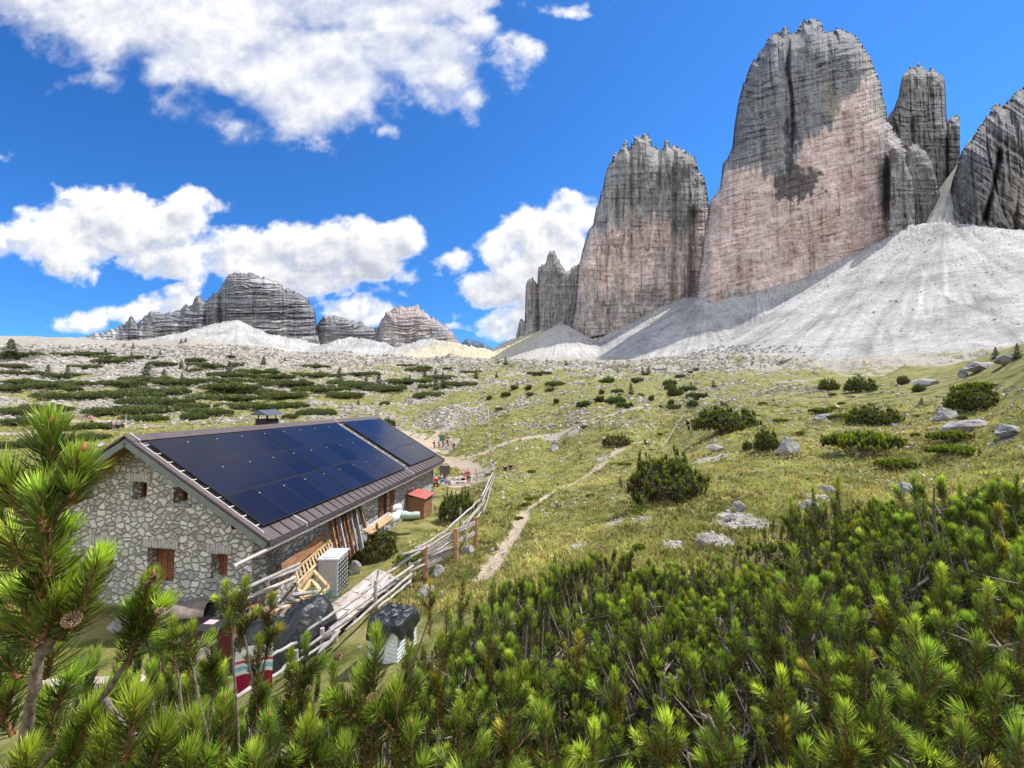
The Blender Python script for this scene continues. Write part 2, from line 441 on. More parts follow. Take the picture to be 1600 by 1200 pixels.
def drop(px, py, D):                                  # the ground point met by the ray near depth D
    best = None
    Ds = np.linspace(D * .6, D * 1.6, 160); rr = ray(px, py)
    hz = ground(rr[0] * Ds, Ds) - rr[2] * Ds
    sg = np.where(np.diff(np.sign(hz)) > 0)[0]
    if len(sg):
        i = sg[np.argmin(np.abs(Ds[sg] - D))]
        f = -hz[i] / (hz[i + 1] - hz[i]); Dm = Ds[i] + f * (Ds[i + 1] - Ds[i])
    else: Dm = D
    return Vector((rr[0] * Dm, Dm, gz(rr[0] * Dm, Dm)))

# ------------------------------------------------------------------ terrain sheet
az = np.concatenate([np.radians(np.linspace(-180, -72, 28))[:-1], np.radians(np.linspace(-72, -58, 50))[:-1], np.radians(np.linspace(-58, 58, 1150)),
                     np.radians(np.linspace(58, 72, 50))[1:], np.radians(np.linspace(72, 180, 28))[1:-1]])
rad = np.concatenate([[.01], np.exp(np.linspace(math.log(.5), math.log(9), 120))[:-1], np.exp(np.linspace(math.log(9), math.log(700), 540))[:-1],
                      np.exp(np.linspace(math.log(700), math.log(9000), 170))])
TX = rad[:, None] * np.sin(az)[None]; TY = rad[:, None] * np.cos(az)[None]
TH, TS, TARC = ground(TX, TY, True)
pw = path_w(TX, TY)
TH = TH - .07 * pw * (TH > -99)
RR = np.hypot(TX, TY)
# cover: 1 = bare pale rock and rubble, 0 = turf
nA = fbm(TX / 14, TY / 14, 0, 5, 21, .6); nB = fbm(TX / 3.2, TY / 3.2, 0, 5, 22, .62)
side = sstep(.25, -.35, TX / np.maximum(TY, 1))       # the left field is stonier than the right meadow
stony = sstep(45, 110, RR) * (.30 + .22 * side) + sstep(110, 230, RR) * .22 + sstep(240, 330, RR) * .34
stony = np.where(RR < 45, .16, stony)
yel = 0
cover = sstep(.02, .34, stony + nA * .55 + nB * .55 - .46)
cover = np.maximum(cover, TS)
for (bx_, by_, bd_, br_) in ((1150, 800, 12.2, .55), (1165, 825, 11.4, .8), (1120, 858, 10.4, .6), (1000, 815, 13.6, .5), (958, 790, 14.4, .6), (1280, 775, 13.2, .6), (1110, 705, 25, 1.2), (775, 870, 14, .5), (745, 730, 35, 1.5), (690, 830, 16.5, .9), (655, 838, 16.5, .8), (905, 660, 62, 3),
                              (940, 724, 42, 1.6), (1295, 655, 34, 1.0), (700, 690, 90, 4), (860, 690, 66, 3), (1570, 700, 17, .8), (1130, 640, 48, 2.5), (1330, 585, 60, 3), (1230, 592, 70, 3), (905, 835, 13, .35), (1050, 855, 10.6, .4)):
    q_ = at(bx_, by_, bd_); dd_ = np.hypot(TX - q_.x, (TY - q_.y) * .8) / (br_ * .62)
    cover = np.maximum(cover, sstep(1.25, .5, dd_ + nB * 1.1 + nA * .4))
greenhill = sstep(60, 20, np.hypot((TX + 18) * .9, TY - 285)) * .8 + sstep(120, 60, np.hypot(TX - 10, TY - 1050)) * 0
cover = np.clip(cover - greenhill * (1 - TS) * .8, 0, 1)
farm = sstep(420, 560, RR)
cover = np.maximum(cover, farm)
warm = sstep(300, 120, np.hypot(TX + 110, TY - 1000)) * (1 - 0.2 * nA)   # straw coloured slope under the gap
# turf close to the thicket and in hollows is fresher
fresh = np.clip(.5 + .9 * fbm(TX / 6, TY / 6, 0, 4, 27), 0, 1)
me = np_mesh('terrain', np.stack([TX, TY, TH], -1).reshape(-1, 3), grid_faces(len(rad), len(az), True)[:, ::-1],
             attrs=dict(streak=TARC, cover=cover, path=pw, scree=TS, warm=warm, fresh=fresh), smooth=True)
m, t, b = new_mat('terrain_ground', .95, .15)
pos = geo_pos(t)
camd = t.vmath('LENGTH', pos)
n1 = t.noise(pos, .9, 6, .65); n2 = t.noise(pos, 7.0, 5, .7); n3 = t.noise(pos, .12, 5, .6); n4 = t.noise(pos, 28.0, 4, .7)
turf = t.ramp(n1, [(.30, (.05, .062, .016)), (.41, (.16, .165, .046)), (.52, (.32, .29, .10)), (.64, (.42, .365, .15)), (.78, (.48, .40, .22))])
green = t.ramp(n2, [(.25, (.055, .085, .014)), (.5, (.16, .21, .035)), (.75, (.27, .29, .065))])
turf = t.mix(t.math('MULTIPLY', t.attr('fresh'), .30), turf, green)
turf = t.mix(t.mapr(n4, .35, .72), t.mix(1.0, turf, (.48, .5, .5, 1), 'MULTIPLY'), turf)
brown = t.mapr(t.noise(pos, .45, 5, .7), .56, .70)
turf = t.mix(t.math('MULTIPLY', brown, .55), turf, (.17, .115, .05, 1))
rockc = t.ramp(n2, [(.22, (.07, .07, .045)), (.38, (.20, .19, .15)), (.56, (.42, .39, .345)), (.8, (.58, .555, .51))])
rockc = t.mix(t.mapr(n1, .3, .7), rockc, t.mix(1.0, rockc, (.80, .78, .75, 1), 'MULTIPLY'))
# little stones in the turf
v = t.new('ShaderNodeTexVoronoi'); v.inputs['Scale'].default_value = 2.6; t.link(pos, v.inputs['Vector']); v.inputs['Randomness'].default_value = 1
stone = t.math('MULTIPLY', t.mapr(v.outputs['Distance'], .13, .19, 1.0, 0.0), t.mapr(t.noise(pos, .8, 3), .50, .60))
cov = t.math('MAXIMUM', t.attr('cover'), t.math('MULTIPLY', stone, .9))
screec = t.ramp(t.noise(t.scale(pos, 1, 1, 1), .11, 9, .66), [(.3, (.30, .293, .283)), (.5, (.40, .392, .378)), (.7, (.47, .46, .445))])
speck = t.mapr(t.noise(pos, .55, 8, .75), .60, .68)
strk = t.math('ADD', t.math('MULTIPLY', t.attr('streak'), .27), t.math('ADD', .5, t.math('MULTIPLY', t.math('SUBTRACT', t.noise(pos, .045, 8, .7), .5), .5)))
screec = t.mix(1.0, screec, t.ramp(strk, [(.30, (.50, .50, .51)), (.42, (.86, .86, .86)), (.54, (1, 1, 1)), (.68, (1.22, 1.2, 1.18))]), 'MULTIPLY')
screec = t.mix(1.0, screec, t.ramp(t.noise(pos, .011, 5, .7), [(.35, (.62, .62, .63)), (.5, (.92, .92, .91)), (.65, (1.05, 1.04, 1.03))]), 'MULTIPLY')
screec = t.mix(t.math('MULTIPLY', speck, .6), screec, (.22, .215, .21, 1))
screec = t.mix(t.math('MULTIPLY', t.attr('warm'), .75), screec, (.50, .44, .28, 1))
col = t.mix(cov, turf, rockc)
col = t.mix(t.attr('scree'), col, screec)
pathc = t.ramp(n2, [(.25, (.17, .13, .08)), (.5, (.37, .30, .22)), (.8, (.56, .49, .41))])
col = t.mix(t.mapr(t.math('ADD', t.attr('path'), t.math('ADD', t.math('MULTIPLY', t.math('SUBTRACT', n2, .5), 1.1), t.math('MULTIPLY', t.math('SUBTRACT', n1, .5), 1.2))), .38, .66), col, pathc)
t.link(col, b.inputs['Base Color'])
hb = t.math('ADD', t.math('MULTIPLY', n2, .5), t.math('MULTIPLY', n4, .25))
hb = t.math('ADD', hb, t.math('MULTIPLY', t.noise(pos, .35, 8, .7), t.math('MULTIPLY', t.attr('scree'), 5.0)))
bump(t, b, hb, .8, .10)
MT_ground = m
tag(link('ground', me, m), 'alpine ground of turf, rubble, paths and pale scree', None, None, 'structure')
# from here on heights are looked up on the finished sheet
_lr = np.log(rad[1:]); _azx = np.concatenate([az, [az[0] + 2 * math.pi]])
_HH = np.concatenate([TH[1:], TH[1:, :1]], 1)
def ground(x, y):
    x = np.asarray(x, float); y = np.asarray(y, float)
    r_ = np.log(np.maximum(np.hypot(x, y), rad[1] * 1.001)); a_ = np.arctan2(x, y); a_ = np.where(a_ < az[0], a_ + 2 * math.pi, a_)
    i = np.clip(np.searchsorted(_lr, r_) - 1, 0, len(_lr) - 2); j = np.clip(np.searchsorted(_azx, a_) - 1, 0, len(_azx) - 2)
    u = np.clip((r_ - _lr[i]) / (_lr[i + 1] - _lr[i]), 0, 1); v = (a_ - _azx[j]) / (_azx[j + 1] - _azx[j])
    return (_HH[i, j] * (1 - u) + _HH[i + 1, j] * u) * (1 - v) + (_HH[i, j + 1] * (1 - u) + _HH[i + 1, j + 1] * u) * v
_CC = np.concatenate([cover[1:], cover[1:, :1]], 1)
def cover_at(x, y):
    r_ = np.log(np.maximum(np.hypot(x, y), rad[1] * 1.001)); a_ = np.arctan2(x, y); a_ = np.where(a_ < az[0], a_ + 2 * math.pi, a_)
    return _CC[np.clip(np.searchsorted(_lr, r_) - 1, 0, len(_lr) - 1), np.clip(np.searchsorted(_azx, a_) - 1, 0, len(_azx) - 1)]

# ------------------------------------------------------------------ mountains
def rock_mat(name, strata=.08, grey=1.0):
    m, t, b = new_mat(name, .92, .15)
    pos = geo_pos(t)
    c = t.attr('Col', True)
    n = t.noise(pos, .09, 10, .68)
    st = t.noise(t.scale(pos, .25, .25, 2.2), strata, 8, .7)
    cr = t.noise(t.scale(pos, 1.6, 1.6, .22), .06, 8, .7)
    c = t.mix(1.0, c, t.ramp(n, [(.25, .50), (.5, 1.0), (.75, 1.38)]), 'MULTIPLY')
    c = t.mix(1.0, c, t.ramp(st, [(.30, .60), (.44, .95), (.52, 1.03), (.60, .95), (.75, 1.25)]), 'MULTIPLY')
    c = t.mix(t.mapr(cr, .38, .30), c, t.mix(1.0, c, (.55, .55, .57, 1), 'MULTIPLY'))
    t.link(c, b.inputs['Base Color'])
    h = t.math('ADD', t.math('MULTIPLY', n, 5.0), t.math('ADD', t.math('MULTIPLY', st, 6.0), t.math('MULTIPLY', cr, 5.0)))
    bump(t, b, h, 1.0, 1.0)
    return m
MT_rock = rock_mat('limestone_face', .10)
MT_rockfar = rock_mat('limestone_far', .035)

def poly_mask(X, Y, poly):
    ins = np.zeros(X.shape, bool); n = len(poly); j = n - 1
    for i in range(n):
        xi, yi = poly[i]; xj, yj = poly[j]
        c = ((yi > Y) != (yj > Y)) & (X < (xj - xi) * (Y - yi) / (yj - yi + 1e-9) + xi)
        ins ^= c; j = i
    return ins

def massif(name, top, basel, D, thick, edge, nx, nz, seed, mat, colfn, label, cat='rock tower', jag=2.0, crack=9.0, strata=3.0, lean=.04,
           tilt=0.0, cw=30.0, sink=18, ribs=(), ledge=1.8, chk=1.0):
    """a rock body: its skyline 'top' and foot 'basel' are seen at distance D; front and back walls bulge apart by 'thick' metres"""
    top = np.array(top, float); basel = np.array(basel, float)
    x0, x1 = top[0, 0], top[-1, 0]
    # spend columns where the skyline is steep
    ax = np.linspace(x0, x1, 3000); ty = np.interp(ax, top[:, 0], top[:, 1])
    L = np.concatenate([[0], np.cumsum(np.hypot(np.diff(ax), .55 * np.diff(ty)))])
    px = np.interp(np.linspace(0, L[-1], nx), L, ax)
    ty = np.interp(px, top[:, 0], top[:, 1])
    ty = ty - jag * 1.9 * (fbm(px / 6.0, 0 * px, seed, 4, seed, .62, True) - .15) - jag * .9 * np.maximum(fbm(px / 2.4, 0 * px, seed, 2, seed + 3), -.1)
    by = np.interp(px, basel[:, 0], basel[:, 1]) + sink
    by = np.maximum(by, ty + 2)
    v = np.linspace(0, 1, nz) ** .9
    PX = px[None, :] + 0 * v[:, None]
    PY = by[None, :] + (ty - by)[None, :] * v[:, None]
    # distance (px) to the skyline
    sel = np.linspace(0, nx - 1, 260).astype(int)
    sx_, sy_ = px[sel], ty[sel]
    e = np.full(PX.shape, 1e9)
    for a, c_ in zip(sx_, sy_):
        e = np.minimum(e, (PX - a) ** 2 + (PY - c_) ** 2)
    e = np.sqrt(e)
    q = np.clip(e / edge, 0, 1)
    bulge = np.sqrt(1 - (1 - q) ** 2)
    RX, RZ = rays(PX, PY)
    Xw, Zw = RX * D, RZ * D
    f = fbm(Xw / cw, Zw / (cw * 7), seed, 5, seed + 9, .6, True)          # vertical ribs and cracks
    f2 = fbm(Xw / (cw * 2.6), Zw / (cw * 5), seed, 3, seed + 11, .5)
    f = np.sign(f) * np.abs(f) ** .8
    warp_ = (Zw + tilt * Xw) / 13.0 + 1.3 * fbm(Xw / 70, Zw / 40, seed, 3, seed + 21)
    saw = warp_ - np.floor(warp_); hb = _hash(np.floor(warp_).astype(np.int64), np.floor(Xw / 55).astype(np.int64), 0 * np.floor(Xw).astype(np.int64), seed)
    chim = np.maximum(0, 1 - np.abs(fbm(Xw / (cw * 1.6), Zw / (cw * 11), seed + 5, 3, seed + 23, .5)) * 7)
    s_ = fbm(Xw / 160, (Zw + tilt * Xw) / 9.0, seed, 4, seed + 12, .6)       # strata
    g_ = fbm(Xw / 16, Zw / 16, seed, 4, seed + 13, .6)
    rel = np.zeros(PX.shape)
    for (rx, ry0, ry1, w_, a_) in ribs:                                   # authored gullies (a_<0) and pillars
        cx_ = rx(PY) if callable(rx) else rx
        rel += a_ * np.exp(-((PX - cx_) / w_) ** 2) * sstep(ry0 - 10, ry0 + 10, PY) * sstep(ry1 + 14, ry1 - 14, PY)
    fade = np.clip(e / (edge * .22), .3, 1)
    front = D + thick * (1 - bulge) * .5 + lean * (Zw - Zw.min()) + tilt * 0 - (crack * f + crack * 1.6 * f2 + strata * s_ + ledge * (.5 - saw) * (.1 + 1.3 * hb) * (.35 + .9 * np.clip(f2 + .4, 0, 1)) + 2.4 * g_ - crack * 1.5 * chim * (chk if np.isscalar(chk) else chk(PX, PY)) + rel) * fade
    back = D + thick * (1 - bulge) * .5 + thick * bulge * 1.3 + lean * (Zw - Zw.min()) + crack * f2
    back = np.maximum(back, front + .5)
    Vf = np.stack([RX * front, front, RZ * front], -1)
    Vb = np.stack([RX * back, back, RZ * back], -1)
    colr = colfn(PX, PY, Xw, Zw, e, f, s_)
    colr = colr * (1 - .38 * chim * (chk if np.isscalar(chk) else chk(PX, PY)))[..., None] * (1 + .16 * g_)[..., None]  # shade of the deep cracks is put into the rock colour too
    sb = slice(None, None, 4)
    rows = np.unique(np.r_[np.arange(0, nz, 6), nz - 1]); cols = np.unique(np.r_[np.arange(0, nx, 3), nx - 1])
    Vb2 = Vb[rows][:, cols]
    F1 = grid_faces(nz, nx)
    F2 = grid_faces(len(rows), len(cols))[:, ::-1] + nz * nx
    cb = colr[rows][:, cols]
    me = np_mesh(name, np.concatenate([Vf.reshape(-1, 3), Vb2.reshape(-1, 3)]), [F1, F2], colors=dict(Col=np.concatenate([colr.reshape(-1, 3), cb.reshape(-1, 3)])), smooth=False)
    o = link(name, me, mat)
    tag(o, label, cat, None, 'structure')
    return o

GREY = np.array([.35, .345, .335]); DARK = np.array([.10, .104, .112]); PINK = np.array([.75, .60, .55]); PALE = np.array([.52, .50, .47]); OCH = np.array([.42, .33, .22])
def mixc(a, b, m): return a * (1 - m[..., None]) + b * m[..., None]
def streaks(Xw, Zw, seed, w=9): return fbm(Xw / w, Zw / 130, seed, 5, seed, .65)

def col_small(PX, PY, X, Z, e, f, s):
    c = GREY[None, None] * (1 + .22 * s[..., None])
    c = mixc(c, np.array([.42, .37, .33]), sstep(.0, .4, fbm(X / 30, Z / 40, 2, 4, 211)) * .7)
    return mixc(c, DARK, sstep(.15, .5, streaks(X, Z, 212)) * .6)
def col_B(PX, PY, X, Z, e, f, s):
    nn = fbm(X / 40, Z / 90, 0, 5, 220, .6); st = streaks(X, Z, 221, 12)
    c = GREY[None, None] * (1.05 + .2 * s[..., None])
    line = np.interp(PX, [890, 930, 970, 1010, 1040, 1060, 1090], [420, 330, 372, 335, 330, 400, 330])
    pk = sstep(-22, 22, (PY - line) + nn * 75 + st * 45)
    pk *= sstep(468, 455, PY - .0 * PX) * .55 + .45
    pk = pk * (1 - sstep(.1, .4, streaks(X, Z, 222, 16)) * .75)
    c = mixc(c, np.array([.73, .595, .54]) * (1 + .12 * nn[..., None]), pk)
    c = mixc(c, DARK * 1.5, sstep(.16, .5, st) * .75 * (1 - .5 * pk))
    c = mixc(c, OCH, sstep(.25, .5, fbm(X / 25, Z / 60, 4, 4, 223)) * .35)
    c = mixc(c, DARK * 1.6, sstep(24, 2, np.hypot((PX - 1020) * .7, (PY - 460) * 1.1)) * .6)
    c = mixc(c, PALE, sstep(.1, .35, fbm(X / 14, Z / 14, 4, 4, 224)) * sstep(26, 8, np.abs(PX - (1078 - (PY - 380) * -.02))) * sstep(330, 390, PY) * .7)  # sunlight on the gully rocks painted as a paler tone
    return c
def col_C(PX, PY, X, Z, e, f, s):
    nn = fbm(X / 46, Z / 60, 0, 5, 230, .6); st = streaks(X, Z, 231, 8)
    c = np.array([.285, .288, .30])[None, None] * (1.0 + .25 * s[..., None] + .1 * nn[..., None])
    # boundary between the weathered grey roof and the pale pink wall
    line = np.interp(PX, [1095, 1128, 1180, 1212, 1235, 1250, 1262, 1300, 1306, 1340, 1362, 1380, 1400], [262, 268, 262, 270, 262, 235, 214, 196, 172, 140, 116, 92, 80])
    drip = st * 26 + nn * 14
    pk = sstep(-5, 7, (PY - line) + drip)
    pinkc = PINK * (1 + .16 * nn[..., None] + .07 * s[..., None])
    pinkc = mixc(pinkc, np.array([.56, .47, .40]), sstep(.05, .4, fbm(X / 70, Z / 30, 5, 4, 233)) * .55)
    pinkc = mixc(pinkc, np.array([.50, .33, .27]), sstep(.1, .4, fbm(X / 40, Z / 60, 6, 4, 236)) * .5)
    c = mixc(c, pinkc, pk)
    # the dark seep below the gully and the gully stain itself
    d1 = ((PX - 1250 + (PY - 288) * .35) / 36) ** 2 + ((PY - 290) / 26) ** 2
    d2 = ((PX - 1236) / 10) ** 2 + ((PY - 225) / 50) ** 2
    c = mixc(c, DARK * .8, sstep(1.25, .60, np.minimum(d1, d2) + drip * .035 + fbm(X / 12, Z / 12, 3, 4, 235) * 1.3) * .85)
    gx = np.interp(PY, [60, 110, 150, 200, 260], [1232, 1230, 1237, 1238, 1236])
    c = mixc(c, DARK, sstep(7, 2, np.abs(PX - gx) + nn * 3) * sstep(300, 250, PY) * .55)
    c = mixc(c, DARK * 1.5, sstep(.2, .55, st) * .45 * (1 - pk * .6))
    c = mixc(c, OCH, sstep(.25, .55, fbm(X / 30, Z / 80, 9, 4, 234)) * .35 * (1 - pk))
    # grey fluted edge at the right
    rg = sstep(1366, 1392, PX + nn * 10 - (PY - 250) * .12)
    c = mixc(c, GREY * 1.05, rg * .8)
    c = mixc(c, DARK, sstep(14, 4, np.abs(PX - 1384 - (PY - 300) * .05)) * sstep(240, 270, PY) * sstep(350, 320, PY) * .6)
    c = mixc(c, PALE * .92, sstep(8, 2, np.abs(PY - (462 - (PX - 1130) * .22))) * sstep(1130, 1134, PX) * sstep(1174, 1170, PX))
    c = mixc(c, DARK * 1.7, sstep(438, 446, PY + (PX - 1250) * .4) * sstep(1172, 1180, PX) * .5)
    return c
def col_D(PX, PY, X, Z, e, f, s):
    nn = fbm(X / 30, Z / 30, 0, 5, 240, .6)
    c = GREY[None, None] * (.98 + .25 * s[..., None])
    c = mixc(c, np.array([.36, .31, .27]), sstep(0, .4, nn) * .6)
    c = mixc(c, DARK * 1.3, sstep(.1, .45, streaks(X, Z, 242, 10)) * .55)
    return mixc(c, PALE * .85, sstep(-.3, .5, fbm(X / 20, Z / 20, 3, 4, 243)) * sstep(215, 300, PY) * .6)
def col_E(PX, PY, X, Z, e, f, s):
    nn = fbm(X / 40, Z / 40, 0, 5, 250, .6)
    c = np.array([.31, .305, .30])[None, None] * (1 + .25 * s[..., None])
    c = mixc(c, np.array([.50, .42, .34]), sstep(1560, 1600, PX + nn * 22) * sstep(250, 290, PY + nn * 20) * sstep(372, 340, PY) * .85)
    c = mixc(c, DARK, sstep(8, 2, np.abs(PX - 1556 + (PY - 270) * .22 + nn * 6)) * sstep(225, 245, PY) * .8)
    c = mixc(c, DARK * 1.5, sstep(340, 362, PY + nn * 10) * .5)
    return mixc(c, DARK * 1.4, sstep(.15, .5, streaks(X, Z, 252, 9)) * .5)
def col_F(PX, PY, X, Z, e, f, s):
    nn = fbm(X / 60, Z / 30, 0, 5, 260, .6)
    band = fbm(X / 220, Z / 16, 1, 5, 261, .65)
    c = np.array([.225, .225, .235])[None, None] * (1 + .35 * band[..., None])
    c = mixc(c, PALE * .95, sstep(.10, .35, band + nn * .35) * sstep(360, 420, PX + nn * 30) * sstep(500, 450, PX) * .75)
    c = mixc(c, np.array([.50, .41, .33]), sstep(16, 4, np.hypot(PX - 392, (PY - 500) * 1.4)) * .5)
    c = mixc(c, PALE, sstep(-.15, .25, fbm(X / 30, Z / 90, 1, 5, 262) + (PY - 515) / 40) * .8)
    return mixc(c, DARK * 1.2, sstep(.15, .5, streaks(X, Z, 263, 22)) * .5)
def col_G(PX, PY, X, Z, e, f, s):
    nn = fbm(X / 50, Z / 30, 0, 5, 270, .6)
    c = np.array([.23, .225, .23])[None, None] * (1 + .3 * s[..., None])
    c = mixc(c, np.array([.44, .36, .33]), sstep(592, 606, PX) * sstep(-.35, .2, nn + .1) * .85)
    c = mixc(c, PALE, sstep(.05, .35, nn + (PY - 520) / 60) * sstep(590, 604, PX) * .7)
    return mixc(c, PALE, sstep(532, 550, PY + nn * 14) * .7)

massif('rock_tower', [(806,524),(808,519),(812,501),(816,499),(818.5,506),(820,503),(821.5,446),(826,437),(832,433),(836,440),(839.5,446),(841,421),(846,415),(853,412),(856,400),(859,393),(866,392),(870,401),(877,413),(884,425),(890,421),(895,417),(904,414),(912,416),(930,440)],
       [(806,522),(843,517),(878,506),(930,505)], 1040, 60, 16, 300, 220, 31, MT_rock, col_small, 'slender grey rock tower with a pointed tip, leftmost of the towers', crack=6, cw=12, jag=2.4, chk=.4, ribs=((840, 430, 540, 3, -22),))
massif('rock_tower', [(893,520),(899,470),(904,416),(914,380),(920,360),(927,348),(934,320),(943,290),(948,267),(958,246),(968,232),(974,228),(977,221.5),(979.5,221),(984,232),(988.5,226),(992,215),(1004,211.5),(1014,215),(1019,226),(1028,238),(1037,235.5),(1038.5,221),(1044,220),(1046.5,234),(1051,229),(1060,232),(1070,238),(1077,243),(1086,248),(1091,264),(1100,281),(1104,295),(1107,313),(1108,330),(1120,400),(1128,470)],
       [(893,512),(937,506),(986,492),(1035,472),(1067,468),(1088,457),(1128,458)], 900, 150, 34, 620, 520, 41, MT_rock, col_B, 'broad fluted rock tower with a spiky top, second tower from the left', crack=8.5, cw=13, jag=4.2, strata=3, lean=.08, chk=.40,
       ribs=((1030, 225, 300, 4, -16), (986, 215, 420, 3, -16), (1054, 235, 470, 4, -20), (1012, 215, 330, 6, 12), (1082, 330, 470, 6, -26), (1070, 380, 470, 7, 14), (964, 240, 360, 3, -12)))
gully = lambda PY: np.interp(PY, [40, 60, 110, 150, 200, 260], [1238, 1232, 1230, 1237, 1238, 1236])
massif('rock_tower', [(1088,470),(1092,430),(1097,395),(1103,350),(1109,322),(1125,296),(1129,262),(1144,234),(1148,196),(1155,154),(1162,129),(1176,98),(1186,84),(1193,75),(1200,59),(1211,51),(1219,50),(1228,45),(1237,52),(1246,47),(1253,33),(1260,35),(1267,31.5),(1276,30),(1284,37),(1286,49),(1295,52.5),(1307,48),(1318,49),(1330,52.5),(1342,61),(1351,77),(1360,93),(1368.5,112),(1375.5,129.5),(1379,150),(1384,168),(1387,189),(1396,206),(1404,218),(1412,226),(1420,245),(1424,290),(1430,345)],
       [(1088,462),(1100,461),(1135,466),(1180,445),(1250,430),(1330,396),(1400,366),(1430,342)], 730, 170, 40, 900, 760, 51, MT_rock, col_C, 'huge rock tower with a pale pink wall and a grey top, tallest of all', crack=5.5, cw=17, jag=3.6, strata=4.0, tilt=-.28, lean=.08, ledge=1.5, chk=lambda PX, PY: .15 + .7 * sstep(1395, 1180, PX + (PY - 60) * 1.1),
       ribs=((gully, 35, 232, 3, -14), (1190, 110, 300, 6, -5), (1215, 60, 200, 12, 7), (1398, 225, 350, 7, 14), (1386, 250, 345, 4, -16), (1372, 90, 350, 9, 5)))
massif('rock_tower', [(1380,260),(1386,189),(1391,180),(1395,171.5),(1400,160),(1403.5,150),(1407,133),(1409,122),(1412,115.5),(1418,108),(1423,105),(1429,103),(1435,102),(1440,105),(1445.5,107),(1450,111),(1452,107),(1456,105),(1461,112),(1466,114),(1472,115.5),(1476,126),(1478,157.5),(1479,185.5),(1480.5,192),(1486,184),(1493,179),(1498,182),(1502,196),(1504,212),(1504,227.5),(1501.5,238),(1500,262)],
       [(1380,330),(1440,330),(1470,300),(1500,262)], 860, 90, 22, 420, 380, 61, MT_rock, col_D, 'slim grey rock tower standing behind the huge one', crack=6, cw=12, jag=3.0, sink=90, chk=.4, ribs=((1480, 180, 300, 2.5, -22), (1425, 190, 300, 4, -10)))
massif('rock_pillar', [(1388,345),(1391,236),(1394,228),(1401,227),(1409,230),(1414,245),(1419,262),(1425,278),(1430,300),(1432,350)], [(1388,345),(1432,338)], 700, 40, 14, 160, 200, 66, MT_rock, col_D, 'pale narrow pillar leaning on the right foot of the huge tower', 'rock pillar', crack=4.5, cw=9, jag=2.2, sink=40, chk=.3)
massif('rock_pillar', [(1412,330),(1415,240),(1421,229),(1428,224),(1437,228),(1447,240),(1456,254),(1462,275),(1468,300),(1472,318)], [(1412,340),(1440,330),(1472,310)], 730, 50, 16, 160, 200, 67, MT_rock, col_D, 'rounded grey pillar in front of the slim tower', 'rock pillar', crack=4.5, cw=9, jag=2.2, sink=60, chk=.3)
massif('rock_buttress', [(1473,350),(1475,340),(1479,325),(1487,290),(1494,266),(1501,241),(1512,224),(1526,206),(1536,191),(1547,178),(1550,168),(1557,164),(1568,166),(1578,154),(1600,135),(1640,100),(1700,40),(1760,10),(1830,30),(1900,120),(1960,300)],
       [(1473,347),(1501,346),(1515,353),(1557,361),(1600,370),(1700,390),(1960,420)], 610, 190, 60, 620, 420, 71, MT_rock, col_E, 'sloping grey rock buttress at the right edge above the scree', 'rock buttress', crack=8, cw=18, jag=3.0, tilt=.75, strata=4, sink=50, ledge=2.2, chk=.6, ribs=((lambda PY: 1556 - (PY - 270) * .22, 240, 400, 4, -16),))
massif('mountain', [(120,530),(160,520),(174,515),(180,514),(187,508),(194,511),(199,502),(203.5,497),(205,494),(207,498),(214,508),(221,500),(229,492),(243,487),(256,490),(269,488),(281,485),(286,480),(290.5,476),(296,479),(300,476),(303,467),(309,461.6),(313,466),(316,465),(319.5,474),(327,466),(334,458),(341,458),(347,447),(354,432.6),(366,428),(392,427.5),(414,434),(426,439),(439,445),(444,452),(450,451),(468,461.6),(482,469),(488,480),(493,494),(494.5,509),(500,535)],
       [(120,535),(300,535),(372,512),(430,530),(500,545)], 1500, 260, 26, 700, 320, 81, MT_rockfar, col_F, 'banded grey mountain with a flat slanting summit on the left skyline', 'mountain', crack=9, cw=40, jag=2.2, strata=16, ledge=12.0, chk=.15, sink=30, lean=.35, ribs=((345, 440, 520, 4, -25), (320, 465, 520, 3, -18)))
massif('mountain', [(480,545),(488,520),(497,505),(502,498),(508,493),(517,495),(526,493),(535,497),(544,500),(556,503),(566,503),(569.6,510),(584,513),(592,512),(600,520),(625,545)], [(480,550),(625,552)], 1620, 160, 20, 300, 180, 82, MT_rockfar, col_G, 'low dark flat topped mountain between two higher ones', 'mountain', crack=8, cw=36, jag=1.4, strata=12, sink=25, lean=.3, chk=.15, ledge=8)
massif('mountain', [(586,530),(595,503),(602,490),(614,483),(622,480),(627.6,478),(634,482),(638,479),(642,482),(648,477),(653,478),(656,484),(662,485),(670,492),(678,498),(684,500),(690,507),(696,509),(701,515),(707,519),(712,527),(718,536)], [(586,540),(650,532),(718,538)], 1560, 220, 20, 380, 200, 83, MT_rockfar, col_G, 'pinkish craggy mountain sunlit above pale scree', 'mountain', crack=9, cw=30, jag=2.2, strata=9, sink=25, lean=.5, chk=.15, ledge=8)
massif('mountain', [(712,550),(722,536),(727,531),(731,529),(736,532),(740,531),(750,534),(766,541),(775,550)], [(712,550),(775,550)], 3200, 300, 10, 80, 40, 84, MT_rockfar, lambda PX, PY, X, Z, e, f, s: np.array([.10, .14, .20]) + 0 * PX[..., None], 'tiny blue grey mountain far away in the gap', 'mountain', jag=.5, sink=20)
